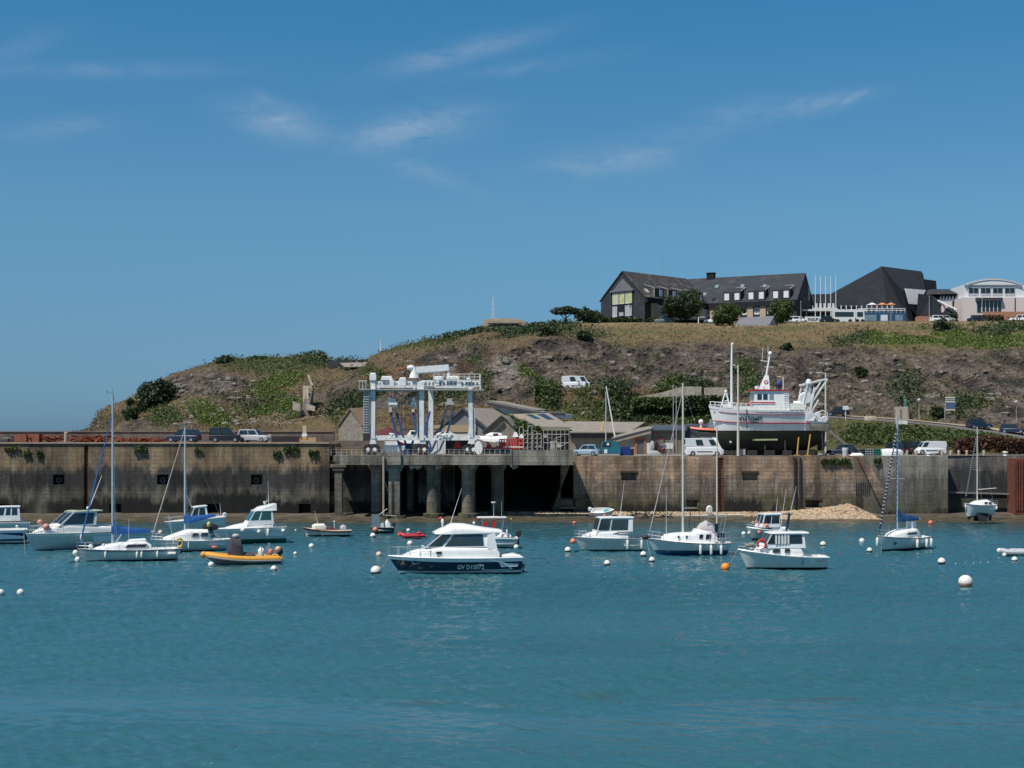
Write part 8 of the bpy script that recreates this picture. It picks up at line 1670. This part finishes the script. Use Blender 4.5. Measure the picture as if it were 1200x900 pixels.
# 10. big white cruiser, green roof
r, L, s = Bt('motor_cruiser', 'large white cruiser with pale green roof and pink buoys on its bow', 27, 131, 643, 3., 24)
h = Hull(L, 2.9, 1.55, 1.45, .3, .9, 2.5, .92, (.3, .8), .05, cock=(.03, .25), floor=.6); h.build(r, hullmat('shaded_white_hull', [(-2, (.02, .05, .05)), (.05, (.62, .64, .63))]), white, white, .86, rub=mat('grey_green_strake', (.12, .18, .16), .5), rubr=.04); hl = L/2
trunk(r, [(hl-.7, .2, 1.5, 1.65), (hl-1.6, .8, 1.45, 2.05), (hl-2.8, 1.1, 1.4, 2.35), (hl-3.6, 1.2, 1.4, 2.4), (hl-6.6, 1.25, 1.3, 2.1), (hl-7.9, 1.2, 1.3, 2.0), (-hl+.5, 1.15, 1.3, 1.55)], p=4)
house(r, hl-2.6, hl-6.1, 1.15, 2.1, hl-4.1, hl-6.3, .95, 3.35, roof=.06, roofm=mat('pale_green_roof', (.38, .45, .32), .5), ov=(.12, .5, .08), sides=((.06, .9, .12, .9),), front=((.04, .48, .15, .93), (.52, .96, .15, .93)), fw=1.05)
q = MB(); q.box(hl-6.0, hl-4.6, -.4, .6, 3.46, 3.52); q.build('solar_panel', glass, r, smooth=0); port(r, hl-3.2, hl-2.7, 1.03, 1.75, 1.95)
for k, (a, b_, c) in enumerate(((hl-1.6, .7, 2.1), (hl-1.3, .1, 2.5))): q = MB(); q.sph((a, b_, c), .3 if k == 0 else .25, 12, 8); q.build('pink_buoy', mat('pink_buoy', (.62, .28, .22), .6), r)
h.rail(r, .62, 1, .65, 6, .12); fender(r, h, .42, 1, .13, .8); whip(r, hl-5.9, 0, 3.45, 3.1, -1.3, .035); q = MB(); q.sph((hl-5.85, 0, 3.6), .16, 8, 6); q.build('dome_light', white, r)
# 11/12. boats at the left frame edge
r, L, s = Bt('motor_boat', 'white boat with square windows cut by the left frame edge', -34, 33, 626, 2.4, 0)
h = Hull(L, 2.4, 1.4, 1.2, .3, .7, 2.4, .92, (.2, .7), 0, cock=(.03, .3), floor=.5); h.build(r, hullmat('black_boot', [(-2, (.03, .03, .03)), (.25, (.62, .63, .62))]), white, white, .8, rub=leadm); hl = L/2
house(r, hl-2.2, hl-5.0, .95, 1.4, hl-2.7, hl-4.9, .8, 2.85, roof=.04, ov=(.1, .1, .06), sides=((.04, .36, .42, .93), (.44, .62, .42, .93), (.68, .9, .42, .93))); h.rail(r, .05, .3, .3, 4, mid=False, name='side_handrail')
r, L, s = Bt('motor_boat', 'dark blue hulled boat with white gunwale cut by the left frame edge', -60, 29, 637.5, 2.5, 0)
h = Hull(L, 2.5, 1.45, 1.35, .3, .7, 2.4, .92, (.2, .7), 0, cock=(.03, .5), floor=.5); h.build(r, hullmat('blue_white_boot', [(-2, (.03, .03, .03)), (.12, (.5, .55, .6)), (.3, (.01, .025, .12))]), white, white, .82, rub=white, rubr=.06); hl = L/2; q = MB(); q.sph((-hl+.9, .9, 1.65), .14, 8, 6); q.build('cleat_float', fend, r)
# 13. aground white boat
r, L, s = Bt('motor_boat', 'white planing boat grounded on the mud behind the sailing boats', 193, 265, 627, 2.4, 12, z=.15, trim=5)
h = Hull(L, 2.4, 1.7, 1.6, .05, 1.5, 2.5, .92, (.35, .85), 0, cock=(.03, .3), floor=.9); h.build(r, hullmat('planing_white', [(-2, (.60, .60, .56)), (.3, (.70, .71, .70))]), white, white, .86, rub=leadm); hl = L/2
house(r, hl-2.4, hl-4.3, .75, 1.7, hl-3.0, hl-4.2, .62, 2.85, roof=.03, sides=((.05, .4, .25, .9), (.46, .86, .25, .9))); whip(r, hl-2.9, 0, 2.8, 2.1, .7); whip(r, -hl+.3, .3, 1.6, 1.4, 0); h.rail(r, .6, 1, .35, 4, mid=False); outboard(r, -hl+.05, 0, 1.5, .9, white)
# 14. green boot pilot boat
r, L, s = Bt('pilothouse_boat', 'white pilothouse boat with green waterline band and green tinted windows', 247, 335, 636.5, 2.5, 12)
h = Hull(L, 2.5, 1.45, 1.55, .3, .9, 2.5, .92, (.25, .75), .0, cock=(.03, .32), floor=.7); h.build(r, hullmat('green_boot_hull', [(-2, (.008, .10, .07)), (.42, (.62, .64, .65))]), white, white, .84, rub=leadm); hl = L/2
trunk(r, [(hl-1.2, .2, 1.4, 1.55), (hl-2.2, .8, 1.4, 1.8), (hl-3.4, .95, 1.4, 2.0), (hl-5.6, 1., 1.4, 1.9)], p=4)
house(r, hl-3.1, hl-5.7, .95, 1.75, hl-3.9, hl-5.6, .82, 3.1, roof=.05, gl=glassg, sides=((.04, .36, .35, .93), (.44, .90, .35, .93)), front=((.04, .48, .3, .94), (.52, .96, .3, .94)), ov=(.05, .4, .06))
q = MB(); q.hexa([(hl-4.0, -.8, 3.1), (hl-4.0, .8, 3.1), (hl-6.0, .8, 3.2), (hl-6.0, -.8, 3.2), (hl-4.5, -.6, 3.45), (hl-4.5, .6, 3.45), (hl-6.0, .7, 3.75), (hl-6.0, -.7, 3.75)]); q.build('roof_visor', white, r, smooth=0); whip(r, hl-5.4, 0, 3.6, 2.3, .05); q = MB(); q.sph((hl-5.0, 0, 3.85), .14, 8, 6); q.tube([(hl-4.9, .3, 3.6), (hl-5.2, .3, 4.1)], .04, 5); q.build('roof_gear', steel, r)
fender(r, h, .40, 1, .2, m_=fend, shape='s'); fender(r, h, .27, 1, .13, .7); fender(r, h, .06, 1, .2, m_=fend, shape='s'); fender(r, h, .62, 1, .22, m_=fend, shape='s', drop=-.2); h.rail(r, .02, .3, .25, 4, mid=False, name='side_handrail')
# 15. red & white fishing dinghy
r, L, s = Bt('fishing_boat', 'small open boat with dark red gunwale and cream cuddy', 355, 412, 628.5, 1.9, 3)
h = Hull(L, 1.9, .95, .6, .25, .55, 2.2, .6, (.5, .9), -.3, .08, cock=(.06, .66), floor=.2, gw=.1); h.tr = .35; h.build(r, hullmat('wood_white', [(-2, (.015, .015, .015)), (.14, (.50, .50, .50))]), cream, mat('wine_red', (.16, .015, .02), .5), .78, rub=mat('wine_red', (.16, .015, .02), .5), rubr=.05); hl = L/2
trunk(r, [(hl-.9, .35, .8, 1.15), (hl-1.2, .6, .8, 1.3), (hl-2.1, .65, .75, 1.3), (hl-2.3, .6, .75, 1.1)], cream, 4, 'cuddy'); whip(r, hl-1.5, 0, 1.3, 1.3, .35, .03, beige); q = MB(); q.arch([(-1.9, .2, .6, 1.05), (-1.6, .25, .6, 1.2), (-1.3, .2, .6, 1.0)], 2.5, 8); q.build('engine_box', leadm, r); q = MB(); q.tube([(-.7, .2, .6), (-.7, .2, 1.5)], .04, 5); q.sph((-.7, .2, 1.5), .1, 7, 5); q.build('boat_hook', white, r); q = MB(); q.box(-.9, .4, -.5, .5, .7, .82); q.sph((-.4, .3, .9), .15, 7, 5); q.build('red_thwarts', mat('wine_red2', (.22, .02, .03), .5), r)
# 16. small dark console boat
r, L, s = Bt('console_boat', 'small dark hulled console boat with orange buoy near the jetty pillars', 433, 461, 625, 1.6, 6)
h = Hull(L, 1.6, .7, .65, .2, .4, 2.4, .9, (.3, .8), 0, cock=(.05, .7), floor=.3); h.build(r, hullmat('dark_teal_hull', [(-2, (.01, .01, .012)), (.1, (.03, .06, .07))]), leadm); hl = L/2
q = MB(); q.box(.2, 1.0, -.35, .35, .3, 2.0); q.build('console_screen', glassb, r, smooth=0); q = MB(); q.arch([(-.9, .2, .6, 1.1), (-.6, .25, .6, 1.5), (-.4, .2, .6, 1.2)], 2.5, 8); q.box(-.2, .2, -.3, .3, .6, 1.1); q.build('seat', white, r); q = MB(); q.tube([(.2, .2, 2.), (-.6, .2, 2.6)], .03, 4); q.tube([(-.4, -.2, 1.9), (-1.5, -.2, 1.8), (-1.7, -.2, 1.3)], .03, 4); q.build('fishing_rods', beige, r); outboard(r, -hl+.1, 0, .7, .9); q = MB(); q.sph((.75, .9, .45), .26, 12, 8); q.build('side_buoy', salmon, r)
# 17. red inflatable
r, L, s = Bt('dinghy', 'tiny red inflatable dinghy behind the navy cruiser', 467, 499, 631, 1.3, 2)
hl = L/2; rr = mat('red_rubber', (.42, .02, .04), .5, .1)
q = MB(); 
P = [(-hl, .5, .3), (0, .52, .28), (hl*.55, .45, .32), (hl-.2, .2, .45), (hl-.1, 0, .5), (hl-.2, -.2, .45), (hl*.55, -.45, .32), (0, -.52, .28), (-hl, -.5, .3)]; q.tube(P, [.1, .2, .2, .2, .2, .2, .2, .2, .1], 10); q.build('tube', rr, r); q = MB(); q.box(-hl+.1, hl-.5, -.4, .4, .1, .2); q.box(-.5, -.2, -.45, .45, .3, .36); q.box(-hl+.12, -hl+.18, -.45, .45, .1, .6); q.build('floor', black, r, smooth=0)
q = MB(); q.sph((hl-.1, .1, .4), .19, 10, 7); q.build('bow_float', salmon, r); q = MB(); q.sph((-.7, .2, .55), .2, 8, 6, (1.4, 1, .7)); q.build('red_bag', rr, r)
# 18. small boat drawn up on the shingle
r, L, s = Bt('dinghy', 'little white dinghy with teal seat tilted on the shingle under the wall', 693, 721, 603.5, 1.5, 10, z=.75, rev=True, rx=22)
h = Hull(L, 1.5, .75, .6, .1, .4, 2.2, .85, (.4, .85), 0, cock=(.05, .85), floor=.2); h.build(r, hullmat('dinghy_white', [(-2, (.6, .6, .58)), (5, (.6, .6, .58))]), white, rub=leadm); hl = L/2; q = MB(); q.box(.1, .6, -.5, .5, .3, .5); q.build('teal_seat', mat('teal', (.02, .30, .30), .6), r, smooth=0); outboard(r, -hl, 0, .5, 1.0, white)
# 19. yacht seen from the bow quarter
r, L, s = Bt('sailing_yacht', 'white yacht with blue fin logo and dark blue boom cover right of the cruisers', 1033, 1076, 644.5, 2.6, 56, Lf=6.6)
h = Hull(L, 2.7, 1.4, 1.1, .35, .5, 2.2, .8, (.35, .8), .35, .03, cock=(.04, .3), floor=.6); h.build(r, hullmat('yacht_white2', [(-2, (.015, .02, .02)), (.16, (.68, .69, .70))]), white, mat('grey_sheer_band', (.28, .30, .33), .5), .93); hl = L/2
trunk(r, [(hl-1.4, .3, 1.3, 1.4), (hl-2.2, .7, 1.25, 1.65), (hl-3.4, .9, 1.2, 1.85), (hl-4.9, .95, 1.15, 1.9), (hl-5.2, .9, 1.1, 1.5)], p=4); port(r, hl-4.6, hl-3.0, .93, 1.4, 1.6); zt = (645-487)/s
sailmast(r, hl-2.9, zt, 1.7, .095, mat('blue_grey_mast', (.38, .45, .52), .4, .05), (.45,), .8, hull=h, furl=(.9, navy, .085, mat('white_spiral', (.34, .37, .40), .7)), top=False); boomcover(r, hl-3.0, 3.2, 2.7, bluec2, hgt=.9, r_=.24)
q = MB(); y_ = h.yz(hl-1.4, .8)+.03; q.prism([(hl-1.2, y_-.10, 1.15), (hl-1.65, y_+.08, 1.1), (hl-1.75, y_+.08, .7), (hl-1.5, y_-.0, .5), (hl-1.45, y_, .8)], (0, .03, 0)); q.build('fin_logo', mat('teal_logo', (.01, .16, .26), .5), r, smooth=0)
for t in (.42, .18, .04): fender(r, h, t, 1, .13, .75)
fender(r, h, .85, -1, .13, .75); q = MB(); q.box(-hl+1.2, -hl+1.8, -.3, .3, 1.2, 2.5); q.build('steering_pod', white, r, smooth=0); h.rail(r, .85, 1, .55, 2, .06); h.rail(r, 0, .2, .6, 3, .06, name='stern_rail')
# 20. yacht aground at right
r, L, s = Bt('sailing_boat', 'small white bilge keel yacht dried out at the foot of the darkest wall', 1127, 1168, 610, 2.3, 24, z=.4)
h = Hull(L, 2.3, 2.0, 1.85, -.55, .5, 2.2, .75, (.35, .8), .3, .05, cock=(.05, .3), floor=1.3); h.draft = -.6; h.build(r, hullmat('dry_yacht', [(-2, (.02, .02, .02)), (.5, (.66, .67, .66))]), white, rub=mat('grey_strake', (.10, .10, .13), .5)); hl = L/2
for sd in (1, -1): q = MB(); q.prism([(-.9, sd*.5, .9), (.6, sd*.5, .9), (.3, sd*.75, -.1), (-.6, sd*.75, -.1)], (0, .08, 0)); q.build('bilge_keel', black, r, smooth=0)
q = MB(); q.prism([(-hl+.3, 0, 1.2), (-hl+.7, 0, 1.0), (-hl+.7, 0, 0), (-hl+.4, 0, 0)], (0, .08, 0)); q.build('rudder', black, r, smooth=0)
trunk(r, [(hl-.8, .3, 1.9, 2.05), (hl-1.4, .65, 1.85, 2.3), (hl-2.6, .8, 1.8, 2.45), (hl-3.3, .75, 1.8, 2.1)], p=4); port(r, hl-3.0, hl-2.6, .8, 1.95, 2.2); port(r, hl-2.5, hl-2.1, .8, 1.95, 2.2); zt = (610-500)/s
sailmast(r, hl-1.6, zt, 2.2, .075, beige, (.42,), .6, hull=h, furl=(.92, navy, .07, mat('white_spiral', (.34, .37, .40), .7)), top=False); q = MB(); q.tube([(hl-1.7, 0, 3.6), (hl-3.9, 0, 3.75)], .05, 5); q.build('boom', beige, r); fender(r, h, .97, 1, .09, .4); fender(r, h, .06, 1, .12, .4); h.rail(r, 0, .25, .5, 3, .06, name='stern_rail')
# 21. low boat at the right frame edge
r, L, s = Bt('dinghy', 'grey inflatable with blue bow cover cut by the right frame edge', 1171, 1222, 651.5, 1.6, 5)
hl = L/2; tg = mat('pvc_grey', (.42, .43, .45), .5, .1)
for sd in (1, -1): q = MB(); q.tube([(-hl, sd*.6, .42), (0, sd*.62, .36), (hl*.6, sd*.5, .36), (hl-.25, sd*.2, .42), (hl-.1, 0, .44)], [.12, .24, .24, .22, .2], 10); q.build('tube', tg, r)
q = MB(); q.sph((hl-.7, .35, .45), .27, 10, 7, (1.2, .8, .8)); q.build('bow_cover', mat('bow_blue', (.02, .08, .3), .6), r); q = MB(); q.box(-hl+.2, hl-.6, -.5, .5, .1, .2); q.build('floor', black, r, smooth=0); q = MB(); q.sph((hl-.05, .1, .42), .22, 9, 6); q.build('bow_nose', fend, r)
outboard(r, -hl+.1, 0, .5, 1.1)

# ---------------------------------------------------------------- buoys
bw = mat('buoy_white', (.74, .72, .66), .5, .12, 3); bo = mat('buoy_orange', (.85, .27, .03), .5, .08, 3); bs = mat('buoy_salmon', (.72, .18, .10), .5, .1, 3); bkeel = mat('buoy_dark_brown', (.06, .05, .04), .9); brd = mat('buoy_red', (.55, .04, .03), .5)
def buoy(px, py, rp, m_, label, low=None, grp='mooring buoys floating in the harbour', z=0., cap=True):
    Y = wl(py) if z == 0 else F*(H-z)/(py-HY); rr_ = rp*Y/F; r = T('mooring_buoy', label, 'buoy', (XP(px, Y), Y, z), random.random()*6, grp)
    q = MB(); k = .62; q.sph((0, 0, rr_*k), rr_, 20, 14); q.cur = 1; o = q.build('float', m_, r)
    if low:
        q = MB(); pr = [(rr_*1.012*math.sin(a), rr_*k-rr_*1.012*math.cos(a)) for a in np.linspace(.5, 1.45, 7)]; q.lathe(pr, (0, 0, 0), 20); q.build('lower_band', low, r)  # low material colours a band round the float's lower part
    if cap: q = MB(); q.tube([(0, 0, rr_*(k+.97)), (0, 0, rr_*(k+1.12))], rr_*.12, 7); q.build('top_eye', bkeel if rp > 5 else m_, r)
    return r
for b_ in [(24, 697, 4.2, bw, 'cream buoy alone at the lower left'), (1, 697, 4, bw, 'white buoy at the extreme left frame edge'), (321, 669, 3.8, bw, 'white buoy just below the stern of the orange inflatable', bkeel), (247.5, 664, 3.6, bw, 'white buoy under the bow of the orange inflatable'), (365, 642, 3.2, bw, 'upright white float between the red fishing boat and the inflatable'), (346, 650, 2.2, bw, 'tiny flat white float left of the upright float'), (361.5, 628, 2.8, bw, 'small white buoy under the bow of the red fishing boat'), (346.5, 622, 1.2, bw, 'tiny distant white float left of the red fishing boat'),
           (440.5, 673, 6.2, bw, 'large white buoy at the bow of the navy cruiser', bkeel), (444, 652, 3.5, mat('buoy_pink', (.66, .5, .44), .5), 'pinkish buoy at the bow rail of the navy cruiser'), (480.5, 639, 3.4, bw, 'white buoy above the foredeck of the navy cruiser'), (437, 630, 3.4, bw, 'white buoy just below the dark console boat', bkeel), (478.5, 623, 2.3, bw, 'small white buoy above the red dinghy'), (605, 643, 3, bw, 'white buoy at the stern of the pale green boat'), (615, 666, 1.8, bw, 'very small float at the stern of the navy cruiser'),
           (665.5, 647, 3.8, bw, 'white buoy at the bow of the grey reflecting cruiser', bkeel), (711.5, 662.5, 3.8, bw, 'white buoy alone below the grey reflecting cruiser', bkeel), (754, 652, 3.7, bw, 'white buoy left of the ketch bow', bkeel), (764, 658.5, 3.6, bw, 'white buoy just below the ketch bow', bkeel), (850, 668, 5.2, bo, 'bright orange buoy at the bow of the front right cruiser'), (964.5, 640, 3.5, bw, 'white buoy behind the stern of the front right cruiser', bkeel), (1010, 636, 3.3, bw, 'white buoy left of the bow of the fin logo yacht'), (1019, 647, 3.3, bw, 'white buoy with dark base nearest the fin logo yacht', bkeel),
           (1103.5, 661, 4.6, bw, 'white buoy with dark waterline between the yacht and the big buoy', bkeel), (1131.5, 687, 8.2, bw, 'largest buoy, white with pinkish orange lower half, at lower right', mat('buoy_peach', (.62, .30, .18), .6)), (1189, 658, 3.5, bw, 'white buoy near the right edge below the grey inflatable', bkeel), (1177, 652, 2.6, cream, 'small cream buoy by the nose of the grey inflatable'), (1090.5, 614.5, 2.9, bs, 'salmon buoy at the foot of the grey concrete quay'), (984, 650.5, 1.2, mat('buoy_plum', (.25, .04, .14), .5), 'tiny plum coloured float right of the front right cruiser'), (315, 636, 4., leadm, 'grey buoy at the stern of the green banded boat'), (188, 626, 3., mat('buoy_pink', (.66, .5, .44), .5), 'dull pink buoy at the bow of the grounded white boat'), (871.5, 627, 2.6, bw, 'white buoy at the bow of the half hidden motor boat')]:
    buoy(*b_)
for px, py, rp, m_, lab, z_ in ((516.5, 609.5, 2.5, brd, 'red buoy lying on the mud under the jetty, left one', .35), (562, 609, 2.5, brd, 'red buoy lying on the mud behind the pale green boat', .35), (673, 614, 2.0, bs, 'small orange red buoy at the water edge left of the dinghy', .02), (599, 609, 1., mat('yellow_float', (.62, .52, .2), .5), 'tiny yellow float on the mud below the dark dock', .35), (1098, 612, 1.4, bkeel, 'dark weed covered float beside the salmon buoy', .02)):
    buoy(px, py, rp, m_, lab, z=z_, grp='buoys lying on the mud')
for i, (px, py) in enumerate(((1120, 661), (1131.5, 660.5), (1141, 660.3), (1149, 659.8), (1158, 659.5))): buoy(px, py, .7, bw, ['first', 'second', 'third', 'fourth', 'fifth'][i]+' tiny float from the left in the string right of the dark based buoy', cap=False, grp='string of tiny floats')
# birds / scraps on mud near the grounded yacht
mb = MB()
for k in range(60):
    px = random.uniform(740, 765) if k < 40 else random.uniform(770, 790); y_ = 172+random.random()*1.5
    a = Vector((XP(px, y_), y_, .25+random.random()*.5)); mb.tube([a, a+Vector((random.uniform(-1.2, 1.2), random.uniform(-.3, .3), random.uniform(-.2, .7)))], .04, 4)
tag(mb.build('driftwood', dk, smooth=0), 'tangle of dark weedy driftwood at the water edge left of the ketch', 'driftwood', kind='stuff')

# mooring lines from bows to buoys
def line_(a, b_, label):
    A = Vector(a); B_ = Vector(b_); q = MB(); q.tube([A+(B_-A)*t-Vector((0, 0, .35*math.sin(math.pi*t))) for t in np.linspace(0, 1, 7)], .022, 4); tag(q.build('mooring_line', rope), label, 'rope', 'mooring lines')
def wp(px, pyw, hgt): Y = wl(pyw); return (XP(px, Y), Y, hgt)
for (a, b_, lab) in (((456, 672, 1.3), (441, 673, .5), 'mooring line between the large white buoy and the navy cruiser bow'), ((864, 666, 1.5), (851, 668, .5), 'mooring line from the orange buoy to the front right cruiser'), ((672, 645, 1.2), (666, 647, .35), 'mooring line at the bow of the grey reflecting cruiser'), ((758, 650, 1.4), (764, 658.5, .35), 'mooring line under the ketch anchor'), ((28, 643, 1.4), (30, 650, 0), 'mooring line dropping from the green roofed cruiser bow'), ((241, 661, .6), (247, 664, .35), 'mooring line at the bow of the orange inflatable'), ((1034, 644, 1.3), (1032, 650, 0), 'mooring line dropping from the fin logo yacht bow'), ((357, 628, .8), (361, 628, .3), 'mooring line at the red gunwaled fishing boat')):
    line_(wp(*a), wp(*b_), lab)
